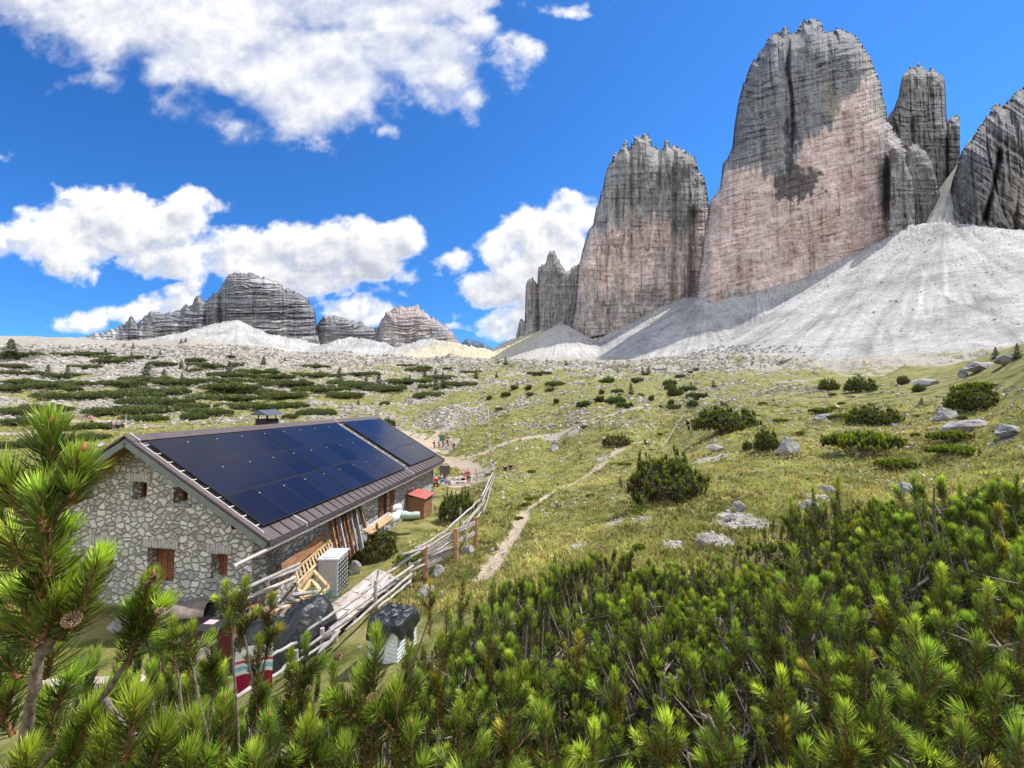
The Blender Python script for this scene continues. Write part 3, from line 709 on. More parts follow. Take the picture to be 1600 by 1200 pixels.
#@@MOUNTEND
# ------------------------------------------------------------------ scatter helpers
def hits(px, py, dmin=3.0, dmax=900.0, n=420):
    """first ground point met by each pixel's ray"""
    px, py = np.atleast_1d(np.asarray(px, float)), np.atleast_1d(np.asarray(py, float))
    ux, uz = rays(px, py)
    Ds = np.exp(np.linspace(math.log(dmin), math.log(dmax), n))
    X = ux[:, None] * Ds[None]; Y = Ds[None] + 0 * X
    below = (ground(X, Y) - uz[:, None] * Ds[None]) > 0
    i = np.argmax(below, 1); ok = below.any(1) & (i > 0)
    a, b = Ds[np.maximum(i - 1, 0)], Ds[i]
    D = (a + b) / 2
    xs, ys = ux * D, D
    return np.stack([xs, ys, ground(xs, ys)], -1), D, ok
rng = np.random.default_rng(11)
def unit(v): return v / np.maximum(np.linalg.norm(v, axis=-1, keepdims=True), 1e-9)
def tubes(paths, sides=5, caps=False):
    """paths: list of (pts (k,3), radii (k,)) -> one verts/faces set"""
    V, Fq, off = [], [], 0
    for P3, rr in paths:
        P3 = np.asarray(P3, float); rr = np.asarray(rr, float); k = len(P3)
        T = unit(np.gradient(P3, axis=0))
        up = np.array([1., 0, 0]) if abs(T[0, 2]) > .9 else np.array([0, 0, 1.])
        A = np.empty((k, 3)); c_ = unit(np.cross(T[0], up)[None])[0]; A[0] = c_
        for q in range(1, k):
            c_ = c_ - T[q] * (c_ @ T[q]); c_ = c_ / max(np.linalg.norm(c_), 1e-9); A[q] = c_
        B = np.cross(T, A)
        an = np.arange(sides) / sides * 2 * math.pi
        ring = P3[:, None] + rr[:, None, None] * (A[:, None] * np.cos(an)[None, :, None] + B[:, None] * np.sin(an)[None, :, None])
        V.append(ring.reshape(-1, 3)); Fq.append(grid_faces(k, sides, True)[:, [0, 1, 1, 0]] * 0 + _tubef(k, sides) + off); off += k * sides
    return np.concatenate(V), np.concatenate(Fq)
def _tubef(k, s):
    i = np.arange(k - 1)[:, None]; j = np.arange(s)[None]; j2 = (j + 1) % s
    return np.stack([i * s + j, i * s + j2, (i + 1) * s + j2, (i + 1) * s + j], -1).reshape(-1, 4)

# ------------------------------------------------------------------ plant materials
def leaf_mat(name, spec=.35, trans=.25, rough=.5):
    m, t, b = new_mat(name, rough, spec)
    c = t.attr('Col', True); t.link(c, b.inputs['Base Color'])
    tr = t.new('ShaderNodeBsdfTranslucent'); t.link(t.mix(1.0, c, (1.25, 1.3, .7, 1), 'MULTIPLY'), tr.inputs['Color'])
    mx = t.new('ShaderNodeMixShader'); mx.inputs[0].default_value = trans
    t.link(b.outputs[0], mx.inputs[1]); t.link(tr.outputs[0], mx.inputs[2]); t.link(mx.outputs[0], t.n['Material Output'].inputs[0])
    return m
MT_needle = leaf_mat('pine_needles')
m, t, b = new_mat('pine_bark', .9, .2)
n = t.noise(t.scale(obj_pos(t), 1, 1, .55), 95, 7, .75)
t.link(t.ramp(n, [(.3, (.08, .055, .04)), (.5, (.26, .205, .165)), (.7, (.46, .40, .35))]), b.inputs['Base Color']); bump(t, b, n, .8, .01)
MT_bark = m
m, t, b = new_mat('pine_twig_bark', .85, .2)
n = t.noise(obj_pos(t), 120, 5, .7)
t.link(t.ramp(n, [(.3, (.07, .035, .015)), (.6, (.22, .11, .05)), (.8, (.34, .20, .10))]), b.inputs['Base Color'])
MT_twig = m
m, t, b = new_mat('pine_cone_scales', .8, .25)
t.link(t.attr('Col', True), b.inputs['Base Color']); MT_cone = m

def needles(base, axis, L, nn, nlen, wid, bright=1.0, yellow=None, open_=1.0, seed=0):
    """base, axis (S,3), L (S,) -> needle mesh arrays for S shoots of nn needles"""
    r = np.random.default_rng(seed)
    S = len(base)
    axis = unit(axis)
    hlp = np.where(np.abs(axis[:, 2:3]) > .9, np.array([[1., 0, 0]]), np.array([[0, 0, 1.]]))
    A = unit(np.cross(axis, hlp)); B = np.cross(axis, A)
    s = r.random((S, nn)) ** .85
    s[:, : nn // 6] = .93 + .07 * r.random((S, nn // 6))
    an = r.random((S, nn)) * 2 * math.pi
    rad_ = A[:, None] * np.cos(an)[..., None] + B[:, None] * np.sin(an)[..., None]
    phi = np.radians((62 - 34 * s + r.normal(0, 7, (S, nn))) * open_)
    phi = np.where(s > .93, np.radians(np.abs(r.normal(0, 24, (S, nn)))), phi)
    d1 = axis[:, None] * np.cos(phi)[..., None] + rad_ * np.sin(phi)[..., None]
    phi2 = phi * .72
    d2 = axis[:, None] * np.cos(phi2)[..., None] + rad_ * np.sin(phi2)[..., None]
    nl = nlen * (.8 + .35 * r.random((S, nn))) * (1 - .18 * (s > .93)) * (.8 + .4 * r.random((S, 1)))
    p0 = base[:, None] + axis[:, None] * (L[:, None] * s)[..., None] + rad_ * .002
    p1 = p0 + d1 * (nl * .5)[..., None]; p2 = p1 + d2 * (nl * .5)[..., None]
    side = unit(np.cross(d1, unit(r.normal(size=(S, nn, 3)))))
    w1 = side * (wid * .5)
    V = np.stack([p0 - w1 * .7, p0 + w1 * .7, p1 + w1, p1 - w1, p2], 2)          # S,nn,5,3
    k = S * nn; i5 = np.arange(k)[:, None] * 5
    Fq = i5 + np.array([[0, 1, 2, 3]]); Ft = i5 + np.array([[3, 2, 4]])
    hue = r.random((S, 1)) ** 1.6; vv_ = (.55 + .75 * r.random((S, nn))) * bright * (.50 + .80 * r.random((S, 1)))
    ye = np.zeros((S, 1)) if yellow is None else (r.random((S, 1)) < yellow) * 1.0
    c = np.array([.095, .165, .026])[None, None] * (1 - hue[..., None] * .5) + np.array([.36, .38, .05])[None, None] * hue[..., None] * .55 + np.array([.05, .06, .008])
    c = c * (1 - ye[..., None]) + np.array([.34, .28, .03])[None, None] * ye[..., None]
    c = c * vv_[..., None]
    newg = sstep(.55, 1.0, s)[..., None]
    c = c * (.34 + .95 * newg) + np.array([.10, .115, .008])[None, None] * newg
    old = ((r.random((S, nn)) < .05) & (s < .5))[..., None]
    c = np.where(old, np.array([.26, .15, .05])[None, None], c)
    Cc = np.repeat(c[:, :, None], 5, 2)
    Cc[:, :, 4] *= 1.15; Cc[:, :, :2] *= .75
    return V.reshape(-1, 3), Fq, Ft, Cc.reshape(-1, 3)

def make_pine(name_seed, R_=1.0, H=1.25, stems=9, shoots=140, nn=150, nlen=.052, wid=.0026, shoot_len=(.12, .26), upright=.75, yellow=.03, bright=1.0, dead=14, bark=True, full=0.0):
    """dwarf mountain pine: sprawling stems that turn up, every tip a bottlebrush shoot. Returns crown mesh, wood mesh"""
    r = np.random.default_rng(name_seed)
    paths, tips, tdir = [], [], []
    per = max(1, shoots // stems)
    for i in range(stems):
        a = i / stems * 2 * math.pi + r.normal(0, .3)
        reach = R_ * (.25 + .75 * math.sqrt(r.random()))
        top = H * (1 - .45 * (reach / R_) ** 2) * (.78 + .3 * r.random())
        out = np.array([math.cos(a), math.sin(a), 0.])
        tt = np.linspace(0, 1, 7)
        wob = r.normal(0, .05, (7, 3)) * tt[:, None]
        P3 = out[None] * (reach * (tt ** .75))[:, None] + np.array([0, 0, 1.])[None] * (top * .86 * tt ** 1.5)[:, None] + wob
        P3[0, 2] = -.08
        r0 = .030 * (.7 + .5 * r.random()) * (H / 1.2)
        paths.append((P3, r0 * (1 - .75 * tt)))
        for j in range(per):
            u = .30 + .70 * r.random() ** .8
            k = min(int(u * 6), 5); f = u * 6 - k
            p = P3[k] * (1 - f) + P3[k + 1] * f
            a2 = r.random() * 2 * math.pi
            o2 = np.array([math.cos(a2), math.sin(a2), 0]) * (.30 + .25 * r.random()) * R_ * .55
            q = p + o2
            rr_ = np.hypot(q[0], q[1]) / R_
            ztop = H * (1 - .42 * min(rr_, 1.25) ** 2) * (.62 + .45 * r.random()) * (1 + (.26 * math.sin(a2 * 3 + name_seed) + .18 * math.sin(a * 2.0 + 5 * rr_)) * (full > 0))
            q[2] = max(ztop, p[2] + .02) * .9
            if r.random() < full:
                q = np.array([math.cos(a2), math.sin(a2), 0]) * R_ * (.55 + .42 * r.random()); hh_ = np.hypot(q[0], q[1]) / R_
                q[2] = H * (.10 + .75 * math.sqrt(max(1 - hh_ ** 2, 0)) * r.random())
            mid = (p + q) / 2 + np.array([0, 0, -.12 * abs(q[2] - p[2]) - .01]) + r.normal(0, .015, 3)
            paths.append((np.array([p, mid, q]), np.array([.009, .007, .0045]) * (H / 1.2)))
            d = unit(q - mid) * (1 - upright) + np.array([0, 0, 1.]) * upright + r.normal(0, .16, 3)
            tips.append(q); tdir.append(d)
            if r.random() < .45:
                tips.append(q - np.array([0, 0, .03])); tdir.append(unit(d) + r.normal(0, .45, 3))
    for i in range(dead):                                    # bare grey twigs low inside
        a = r.random() * 6.283; p = np.array([math.cos(a), math.sin(a), 0]) * R_ * .5 * r.random(); p[2] = H * .15 * r.random()
        q = p + r.normal(0, .28, 3) * np.array([1, 1, .5]) + np.array([0, 0, .28])
        paths.append((np.array([p, (p + q) / 2 + r.normal(0, .04, 3), q]), np.array([.010, .006, .002])))
    tips = np.array(tips); tdir = unit(np.array(tdir))
    L = r.uniform(*shoot_len, len(tips))
    V, Fq, Ft, Cc = needles(tips - tdir * L[:, None] * .5, tdir, L, nn, nlen, wid, bright, yellow, 1.0, name_seed)
    crown = np_mesh('crown', V, [Fq, Ft], colors=dict(Col=Cc)); crown.materials.append(MT_needle)
    tw = [(np.array([p - d * l * .5, p + d * l * .5]), np.array([.0042, .0026])) for p, d, l in zip(tips, tdir, L)]
    Vt, Ftb = tubes(paths + tw, 5)
    wood = np_mesh('branches', Vt, Ftb, smooth=True); wood.materials.append(MT_bark)
    return crown, wood

def cone_mesh(seed=1, L=.045, closed=False):
    r = np.random.default_rng(seed); V, Fs, C_, off = [], [], [], 0
    n = 70
    for i in range(n):
        s = i / n; a = i * 2.39996
        rad_ = L * .42 * math.sin(math.pi * (s * .86 + .10)) ** .7
        z = L * s; o = np.array([math.cos(a), math.sin(a), 0]); sd_ = np.array([-math.sin(a), math.cos(a), 0])
        op = (.15 if closed else .75) * (1 - s * .6)
        base = o * rad_ * .25 + np.array([0, 0, z - L * .02])
        tip = o * rad_ * (1 + op * .3) + np.array([0, 0, z + L * (.16 - .18 * op)])
        w_ = L * .13 * (1 - .5 * s)
        q = [base - sd_ * w_ * .5, base + sd_ * w_ * .5, tip + sd_ * w_ * .6, tip + o * .002, tip - sd_ * w_ * .6]
        low = [v - np.array([0, 0, L * .035]) for v in q]
        V += q + low
        Fs += [[off, off + 1, off + 2, off + 3], [off, off + 3, off + 4, off + 4][:4], [off + 7, off + 6, off + 5, off + 8], [off + 2, off + 7, off + 8, off + 3], [off + 3, off + 8, off + 9, off + 4], [off + 4, off + 9, off + 5, off]]
        dk, lt = np.array([.07, .035, .02]), np.array([.34, .22, .14])
        C_ += [dk, dk, lt, lt * 1.2, lt, dk, dk, dk, dk, dk]; off += 10
    Fq = np.array([f for f in Fs if len(set(f)) == 4]); Ft = np.array([[k * 10, k * 10 + 3, k * 10 + 4] for k in range(n)])
    me = np_mesh('pine_cone', np.array(V), [Fq, Ft], colors=dict(Col=np.array(C_))); me.materials.append(MT_cone)
    return me
CONE_OPEN, CONE_SHUT = cone_mesh(1, .052), cone_mesh(2, .040, True)
def bud_mesh():
    tt = np.linspace(0, 1, 6); V, Fc = tubes([(np.stack([0 * tt, 0 * tt, tt * .016], -1), .0042 * np.sin(np.pi * (tt * .8 + .15)))], 7)
    me = np_mesh('bud', V, Fc, smooth=True, colors=dict(Col=np.tile(np.array([[.42, .16, .08]]), (len(V), 1)))); me.materials.append(MT_cone)
    return me
BUD = bud_mesh()

# ------------------------------------------------------------------ near pine branches placed sprig by sprig
def sprig_tree(stem_paths, shoots, nn, nlen, wid, seed, label, group=None, cones=(), buds=(), bright=1.0, yellow=.02):
    """stem_paths: [([(px,py,D)...], r0, r1)], shoots: [(base px,py, tip px,py, D, dD)]"""
    f0 = at(*stem_paths[0][0][0]); base0 = Vector((f0.x, f0.y + .05, gz(f0.x, f0.y + .05) - .02))
    T = thing('mountain_pine', label, 'pine', base0, group=group)
    paths = []
    for pl, r0, r1 in stem_paths:
        P3 = np.array([at(*p) for p in pl])
        gq = gz(P3[0, 0], P3[0, 1])
        if pl[0][1] > 1100 and P3[0, 2] > gq + .05:
            P3 = np.concatenate([[[P3[0, 0] - .02, P3[0, 1] + .05, gq - .05], [P3[0, 0], P3[0, 1] + .02, (gq + P3[0, 2]) / 2]], P3]); r0 = r0 * 1.15
        # smooth the polyline
        k = np.linspace(0, len(P3) - 1, len(P3) * 4); P3 = np.stack([np.interp(k, np.arange(len(P3)), P3[:, c]) for c in range(3)], -1)
        if len(P3) > 6:
            for _ in range(2): P3[1:-1] = (P3[:-2] + P3[1:-1] * 2 + P3[2:]) / 4
        P3 = P3 + np.random.default_rng(seed).normal(0, r0 * .12, P3.shape)
        paths.append((P3 - np.array(base0), np.linspace(r0, r1, len(P3)) * (1 + .12 * np.sin(np.arange(len(P3)) * 1.7))))
    bs, ax, L, NN = [], [], [], []
    tw = []
    for s_ in shoots:
        bx, by, tx, ty, D = s_[:5]; dd = s_[5] if len(s_) > 5 else 0.0
        a = np.array(at(bx, by, D)); c_ = np.array(at(tx, ty, D + dd))
        tip = c_ - unit((c_ - a)[None])[0] * nlen * .55                 # needles reach past the twig's end
        bs.append(a - np.array(base0)); ax.append(tip - a); L.append(np.linalg.norm(tip - a))
        tw.append((np.array([a, (a + tip) / 2, tip]) - np.array(base0), np.array([.0052, .0042, .0030])))
    bs, ax, L = np.array(bs), np.array(ax), np.array(L)
    Vs, Qs, Ts, Cs, off = [], [], [], [], 0
    for i in range(len(bs)):
        k = int(nn * (L[i] / .16) + 30)
        v, q, tr, c = needles(bs[i:i + 1], ax[i:i + 1], L[i:i + 1], k, nlen, wid, bright, yellow, 1.0, seed + i)
        Vs.append(v); Qs.append(q + off); Ts.append(tr + off); Cs.append(c); off += len(v)
    link('crown', np_mesh('crown', np.concatenate(Vs), [np.concatenate(Qs), np.concatenate(Ts)], colors=dict(Col=np.concatenate(Cs))), MT_needle, T)
    V, Fc = tubes(paths, 8); V2, Fc2 = tubes(tw, 6)
    me = np_mesh('trunk', np.concatenate([V, V2]), np.concatenate([Fc, Fc2 + len(V)]), smooth=True)
    me.materials.append(MT_bark); me.materials.append(MT_twig)
    me.polygons.foreach_set('material_index', np.concatenate([np.zeros(len(Fc), np.int32), np.ones(len(Fc2), np.int32)]))
    link('trunk', me, None, T)
    for (cx, cy, D, sz, op, tz) in cones:
        o = link('pine_cone', CONE_OPEN if op else CONE_SHUT, None, T, Vector(at(cx, cy, D)) - base0, (R(tz), R(25), R(cx % 90)), (sz * .62, sz * .62, sz * .62))
    for (bx, by, D) in buds:
        link('bud', BUD, None, T, Vector(at(bx, by, D)) - base0, (R(-8), R(6), 0), (.8, .8, .9))
    return T

sprig_tree([([(10, 1330, .80), (27, 1200, .76), (50, 1110, .72), (66, 1020, .70), (54, 960, .68), (60, 900, .66), (72, 830, .64), (77, 760, .63), (78, 690, .62)], .0095, .0033),
            ([(66, 1020, .70), (92, 985, .69), (118, 950, .68), (138, 915, .66)], .009, .004),
            ([(72, 830, .64), (96, 790, .62), (112, 760, .61)], .006, .004), ([(68, 860, .65), (40, 810, .62), (22, 785, .60)], .006, .004),
            ([(-20, 1290, .86), (60, 1195, .85), (110, 1150, .84), (160, 1090, .83), (200, 1035, .82), (222, 985, .81)], .010, .004),
            ([(160, 1090, .83), (196, 1130, .74), (212, 1150, .70)], .006, .003)],
           [(77, 780, 80, 638, .62), (76, 830, 76, 720, .62), (74, 900, 74, 780, .63), (98, 790, 132, 690, .61), (108, 790, 118, 735, .60), (70, 830, 55, 738, .58), (30, 800, 8, 725, .60), (15, 790, -20, 720, .60),
            (60, 940, 62, 840, .65), (30, 900, -15, 800, .70), (20, 960, -20, 890, .72), (80, 870, 118, 800, .70), (50, 880, 30, 790, .69), (96, 950, 128, 880, .72), (40, 1030, 10, 950, .74), (70, 1060, 95, 980, .74), (0, 1080, -10, 990, .74), (20, 1150, -20, 1060, .78), (85, 1110, 120, 1040, .80), (120, 1180, 150, 1090, .82), (110, 760, 148, 715, .64), (20, 850, -25, 770, .66), (52, 990, 20, 900, .66), (60, 1010, -5, 960, .67), (64, 930, 100, 850, .65), (40, 880, 0, 820, .63), (66, 1000, 110, 905, .66), (30, 1060, -25, 1000, .70),
            (122, 965, 166, 846, .66), (112, 985, 140, 905, .67), (95, 1000, 130, 930, .68),
            (200, 1040, 240, 886, .81), (214, 1010, 205, 930, .81), (224, 1000, 262, 925, .82),
            (196, 1190, 216, 1070, .70), (230, 1230, 262, 1120, .72), (150, 1250, 175, 1120, .80), (90, 1260, 120, 1130, .82), (20, 1260, 50, 1150, .70), (280, 1260, 300, 1150, .75), (0, 1130, 30, 1050, .72), (100, 1190, 60, 1080, .86), (140, 1140, 180, 1060, .88)],
           460, .050, .0019, 500, 'near mountain pine branch with thick scaly stem filling the left edge', cones=((116, 966, .655, .78, True, 70), (236, 912, .79, .62, False, 0), (229, 918, .785, .58, False, 20), (245, 958, .80, .5, True, 60)),
           buds=((79, 662, .612), (60, 752, .585), (129, 706, .60), (238, 900, .80)), bright=1.6)

def sprigs(rows, nn, nlen, wid, seed, label, dz=520, group=None, cones=(), buds=(), bright=1.0, nsub=2, yellow=.03, spread=26):
    """rows: (tip px, tip py, length px of foliage, lean px, D): uprights with side shoots, their stems run down out of sight"""
    r = np.random.default_rng(seed)
    st, sh = [], []
    for (tx, ty, ln, lean, D) in rows:
        bx, by = tx - lean, ty + ln
        j = r.normal(0, 18)
        st.append(([(bx + j * 1.8 - lean * 2, by + 260, D * 1.06), (bx + j - lean, by + 120, D * 1.03), (bx, by, D), (tx - lean * .4, ty + ln * .45, D)], .0075 * (D / 1.6) ** .5, .003))
        sh.append((bx, by, tx, ty, D)); sh.append((bx - lean * .3, by + ln * .5, bx + lean * .2, by - ln * .25, D))
        for q in range(nsub):
            sx_ = (1 if q % 2 else -1) * spread * (.5 + r.random()) * 1.6 / D
            y0 = ty + ln * (.5 + .6 * r.random())
            sh.append((bx + (tx - bx) * .3, y0 + ln * .22, tx + sx_, y0 - ln * .22, D, r.normal(0, .05)))
    return sprig_tree(st, sh, nn, nlen, wid, seed, label, group, cones, buds, bright, yellow)

sprigs([(385, 900, 80, 8, 1.9), (425, 925, 70, 6, 2.0), (300, 968, 60, 4, 1.7), (268, 962, 60, -4, 1.75), (330, 985, 70, -3, 1.9), (405, 990, 90, 3, 1.95), (352, 905, 60, -8, 2.0)], 230, .052, .0026, 610,
       'pair of slender pine tips with small cones in front of the stone wall', cones=((400, 968, 1.86, .9, False, 0), (424, 960, 1.9, .8, True, 60), (385, 958, 1.85, .9, False, 0)), nsub=2)
sprigs([(480, 985, 90, 6, 1.75), (455, 1010, 110, 2, 1.7), (520, 1030, 120, -5, 1.6)], 230, .052, .0026, 620, 'pine tips in front of the broken pole fence', cones=((523, 1028, 1.6, .9, True, 60), (480, 1080, 1.6, .8, False, 10)))
sprigs([(590, 975, 150, 8, 1.15), (640, 1000, 120, 10, 1.2), (615, 1060, 120, -10, 1.1), (560, 1040, 110, -8, 1.2)], 240, .052, .0023, 630, 'tall reddish budded pine tip left of the tarpaulin covered bin', cones=((578, 1090, 1.08, 1, True, 80), (578, 1128, 1.08, .95, False, 150)), buds=((588, 988, 1.14), (638, 1010, 1.19)), nsub=2)
sprigs([(700, 930, 80, 4, 2.6), (672, 905, 60, 0, 3.0), (725, 890, 70, 5, 3.2), (760, 960, 90, -5, 2.4), (690, 985, 100, 5, 1.9)], 130, .05, .003, 640, 'pine tips beside the white bin, at the left end of the thicket')
sprigs([(350, 1080, 130, 4, 1.15), (420, 1110, 120, 8, 1.1), (300, 1110, 120, -6, 1.0), (480, 1120, 120, 6, 1.1), (395, 1160, 90, -6, 1.0)], 240, .052, .0023, 650, 'pine tips along the lower edge, left of the middle', buds=((350, 1092, 1.14), (421, 1122, 1.09)), nsub=2)
sprigs([(540, 1150, 110, 6, .95), (640, 1120, 120, -6, 1.0), (720, 1090, 110, 4, 1.15), (800, 1050, 110, 4, 1.3), (850, 1100, 120, -6, 1.1), (760, 1150, 100, 8, .95)], 240, .052, .0022, 660, 'pine tips along the lower edge near the middle', buds=((642, 1132, .99), (801, 1062, 1.29), (851, 1112, 1.09)), nsub=2, bright=1.05)
sprigs([(1240, 850, 110, -6, 2.0), (1270, 900, 90, 10, 1.9), (1200, 920, 90, -10, 1.95), (1330, 950, 100, 8, 1.7), (1290, 1000, 100, -5, 1.6), (1380, 1070, 110, 10, 1.25), (1450, 1000, 120, 10, 1.35), (1500, 1120, 110, -8, 1.1), (1560, 1060, 120, 12, 1.2), (1600, 960, 110, 8, 1.5), (1440, 1150, 90, 0, 1.05), (1320, 1090, 100, -4, 1.2)], 170, .052, .0024, 670,
       'bright green pine tips at the lower right corner', bright=1.35, nsub=3, yellow=.05, spread=34)
sprigs([(905, 985, 90, 4, 2.3), (960, 1040, 90, -6, 1.9), (1020, 975, 90, 5, 2.5), (1085, 1020, 100, -4, 2.0), (1150, 965, 100, 6, 2.3), (930, 1120, 100, 5, 1.35), (1040, 1110, 110, -6, 1.4), (1130, 1090, 110, 6, 1.5), (1220, 1040, 100, -5, 1.6)], 190, .054, .0026, 675,
       'bright pine tips right of the middle, over the bare grey twigs', bright=1.35, nsub=3, yellow=.04, spread=36)
sprigs([(1400, 900, 110, 6, 2.2), (1470, 880, 110, -5, 2.3), (1545, 905, 110, 6, 2.1), (1430, 960, 100, -6, 1.8), (1530, 985, 110, 8, 1.6), (1350, 1010, 110, -5, 1.6), (1595, 1130, 110, 4, 1.1), (1260, 1150, 100, 6, 1.2), (1590, 850, 100, 4, 2.5)], 190, .054, .0026, 676,
       'bright pine tips at the right edge, above the corner tips', bright=1.35, nsub=3, yellow=.04, spread=36)
sprigs([(1270, 760, 70, -3, 5.2), (1310, 742, 90, 4, 5.0), (1365, 775, 70, 4, 5.0), (1380, 810, 70, 6, 4.6), (1235, 775, 60, -4, 5.4)], 110, .06, .005, 680, 'open pine tops standing out of the thicket against the meadow', dz=300, spread=60)
sprigs([(1500, 755, 80, 3, 4.2), (1475, 770, 80, -4, 4.3), (1560, 745, 80, 5, 4.0), (1590, 740, 90, 6, 3.8), (1545, 790, 70, -6, 3.9), (1620, 760, 80, 0, 3.8)], 120, .055, .0045, 690, 'open pine tops at the right edge of the thicket', dz=300, spread=60)

# ------------------------------------------------------------------ the foreground thicket
PV = [make_pine(700 + i, R_=.95 + .1 * (i % 3), H=1.15 + .12 * (i % 2), shoots=(180, 150, 200, 130, 185, 150)[i], nn=(190, 210, 170, 230, 180, 200)[i], nlen=(.052, .060, .048, .064, .054, .058)[i], wid=.0034,
                upright=(.80, .55, .85, .45, .70, .6)[i], shoot_len=((.12, .32), (.09, .20), (.14, .36), (.08, .18), (.10, .28), (.10, .22))[i],
                bright=(.85, 1.35, .60, 1.45, 1.0, .75)[i], yellow=(.01, .04, .01, .05, .02, .03)[i], dead=(22, 14, 26, 18, 20, 30)[i]) for i in range(6)]
spots = []
rr_ = random.Random(5)
def canopy_ok(x, y):
    """inside the thicket, whose outer edge runs from the fence to the right"""
    px = 800 + 615 * x / y
    lim = np.interp(px, [560, 650, 720, 850, 1000, 1150, 1250, 1400, 1600, 1900], [3.0, 3.6, 6.0, 8.0, 6.4, 6.0, 6.8, 6.8, 6.2, 7])
    return y < lim
y = 1.5
row = 0
while y < 8.8:
    x = -.9 if y < 3 else -1.6
    nrow_ = 0
    while x < y * 1.75 + 1.5:
        xx, yy2 = x + rr_.uniform(-.22, .22), y + rr_.uniform(-.2, .2)
        if xx / yy2 > -.42 and canopy_ok(xx, yy2) and (yy2 < 2.6 or rr_.random() > .15): spots.append((xx, yy2, row, nrow_)); nrow_ += 1
        x += .98
    y += .82; row += 1
ORD = 'first second third fourth fifth sixth seventh eighth ninth tenth eleventh twelfth thirteenth fourteenth fifteenth sixteenth seventeenth eighteenth'.split()
for i, (x, y, row_, k_) in enumerate(spots):
    g0 = gz(x, y)
    px = 800 + 615 * x / y
    near = y < 2.4
    s = rr_.uniform(.72, 1.12)
    if y > 5.5: s *= rr_.uniform(.85, 1.1)
    zs = s * rr_.uniform(.66, 1.36)
    if near: zs *= .74
    if px < 700: zs *= .62; s *= .7
    place = 'front row' if y < 2.6 else ('middle rows' if y < 5.2 else 'far edge by the meadow')
    sidew = 'left' if px < 850 else ('central' if px < 1150 else ('right' if px < 1500 else 'far right'))
    T = thing('dwarf_mountain_pine', 'green dwarf pine, %s from the left in the %s row of the thicket' % (ORD[k_], 'nearest' if row_ == 0 else ORD[row_]), 'dwarf pine', (x, y, g0 - .03), (rr_.uniform(-.1, .1), rr_.uniform(-.1, .1), rr_.uniform(0, 6.28)), 'dwarf pines of the foreground thicket')
    c, wd = PV[(i * 5 + rr_.randrange(6)) % 6]
    link('crown', c, None, T); link('branches', wd, None, T)
    T.scale = (s, s, zs)
for i, (x, y, ytop, lab) in enumerate(((-1.95, 2.35, 1040, 'dwarf pine at the bottom left corner behind the thick scaly stem'), (-1.25, 2.1, 1085, 'dwarf pine at the lower left, right of the thick scaly stem'), (-.62, 1.9, 1110, 'dwarf pine below the striped blanket at the lower edge'),
        (-2.9, 3.0, 1000, 'dwarf pine at the left edge below the gable'), (-1.45, 1.75, 1120, 'dwarf pine filling the lower left edge of the picture'), (-1.9, 3.1, 1075, 'dwarf pine left of the pink towel'))):
    g0 = gz(x, y); T = thing('dwarf_mountain_pine', lab, 'dwarf pine', (x, y, g0 - .03), (0, 0, i * 1.3), 'dwarf pines of the foreground thicket')
    c, wd = PV[(i * 2 + 1) % 6]; link('crown', c, None, T); link('branches', wd, None, T); T.scale = (.8, .8, (-(ytop - HY) / FPX * y - g0) / 1.22)
print('thicket', len(spots))
#@@PINES

# ------------------------------------------------------------------ shrubs on the meadow
MID = [make_pine(800 + i, R_=1.0, H=.95, stems=12, shoots=420, nn=56, nlen=.080, wid=.012, shoot_len=(.12, .30), upright=.9, bright=.50, yellow=0, dead=0, full=.5) for i in range(3)]
LOW = [make_pine(820 + i, R_=1.0, H=.34, stems=12, shoots=420, nn=44, nlen=.07, wid=.014, shoot_len=(.05, .12), upright=.35, bright=.85, yellow=.02, dead=0) for i in range(2)]
def shrub(px, py, wpx, hpx, label, kind='mid', D=None, depth=.75, dark=None):
    p, DD, ok = hits([px], [py], 6, 700); p = p[0]; DD = DD[0]
    wm = wpx / FPX * DD / 2 * .95; hm = hpx / FPX * DD
    T = thing('mountain_pine_shrub' if kind == 'mid' else 'juniper_shrub', label, 'shrub', (p[0], p[1] + wm * depth * .5, gz(p[0], p[1] + wm * depth * .5) - .05), (0, 0, rr_.uniform(0, .6)))
    c, wd = rr_.choice(MID if kind == 'mid' else LOW)
    link('crown', c, None, T); link('branches', wd, None, T)
    T.scale = (wm, wm * depth, hm / (1.12 if kind == 'mid' else .42))
    return T
for a in [(1048, 783, 142, 76, 'large dark green round pine shrub on the meadow, beside a bright grass patch'),
          (1145, 672, 118, 40, 'long dark pine shrub on the meadow with a grey boulder at its foot'),
          (1202, 702, 46, 34, 'small pine shrub left of the big grey boulder'), (1170, 703, 20, 14, 'tiny green shrub left of the small pine shrub by the boulder'),
          (965, 697, 52, 18, 'low flat pine shrub above the bend of the white path'),
          (1378, 664, 88, 30, 'broad pine shrub with upright tips above the spreading juniper'),
          (1535, 640, 80, 38, 'pine shrub with loose upright tips above the long rock wall'),
          (1300, 610, 34, 18, 'left one of two dark pine shrubs near the meadow crest'), (1352, 612, 52, 24, 'right one of two dark pine shrubs near the meadow crest'),
          (1440, 611, 22, 12, 'small shrub on the crest under the flat pale boulder'),
          (1415, 600, 20, 14, 'small dark shrub near the crest between two rocks'),
          (1057, 618, 30, 16, 'dark shrub with a short tree behind it, middle of the slope'),
          (712, 812, 62, 44, 'dark shrub on the mound behind the pole fence'),
          (582, 878, 74, 46, 'round brown tinged shrub above the grey cabinet'),
          (450, 655, 26, 8, 'low shrub just behind the roof ridge, beside the chimney'),
          (606, 668, 24, 14, 'shrub behind the far end of the roof')]:
    shrub(*a)
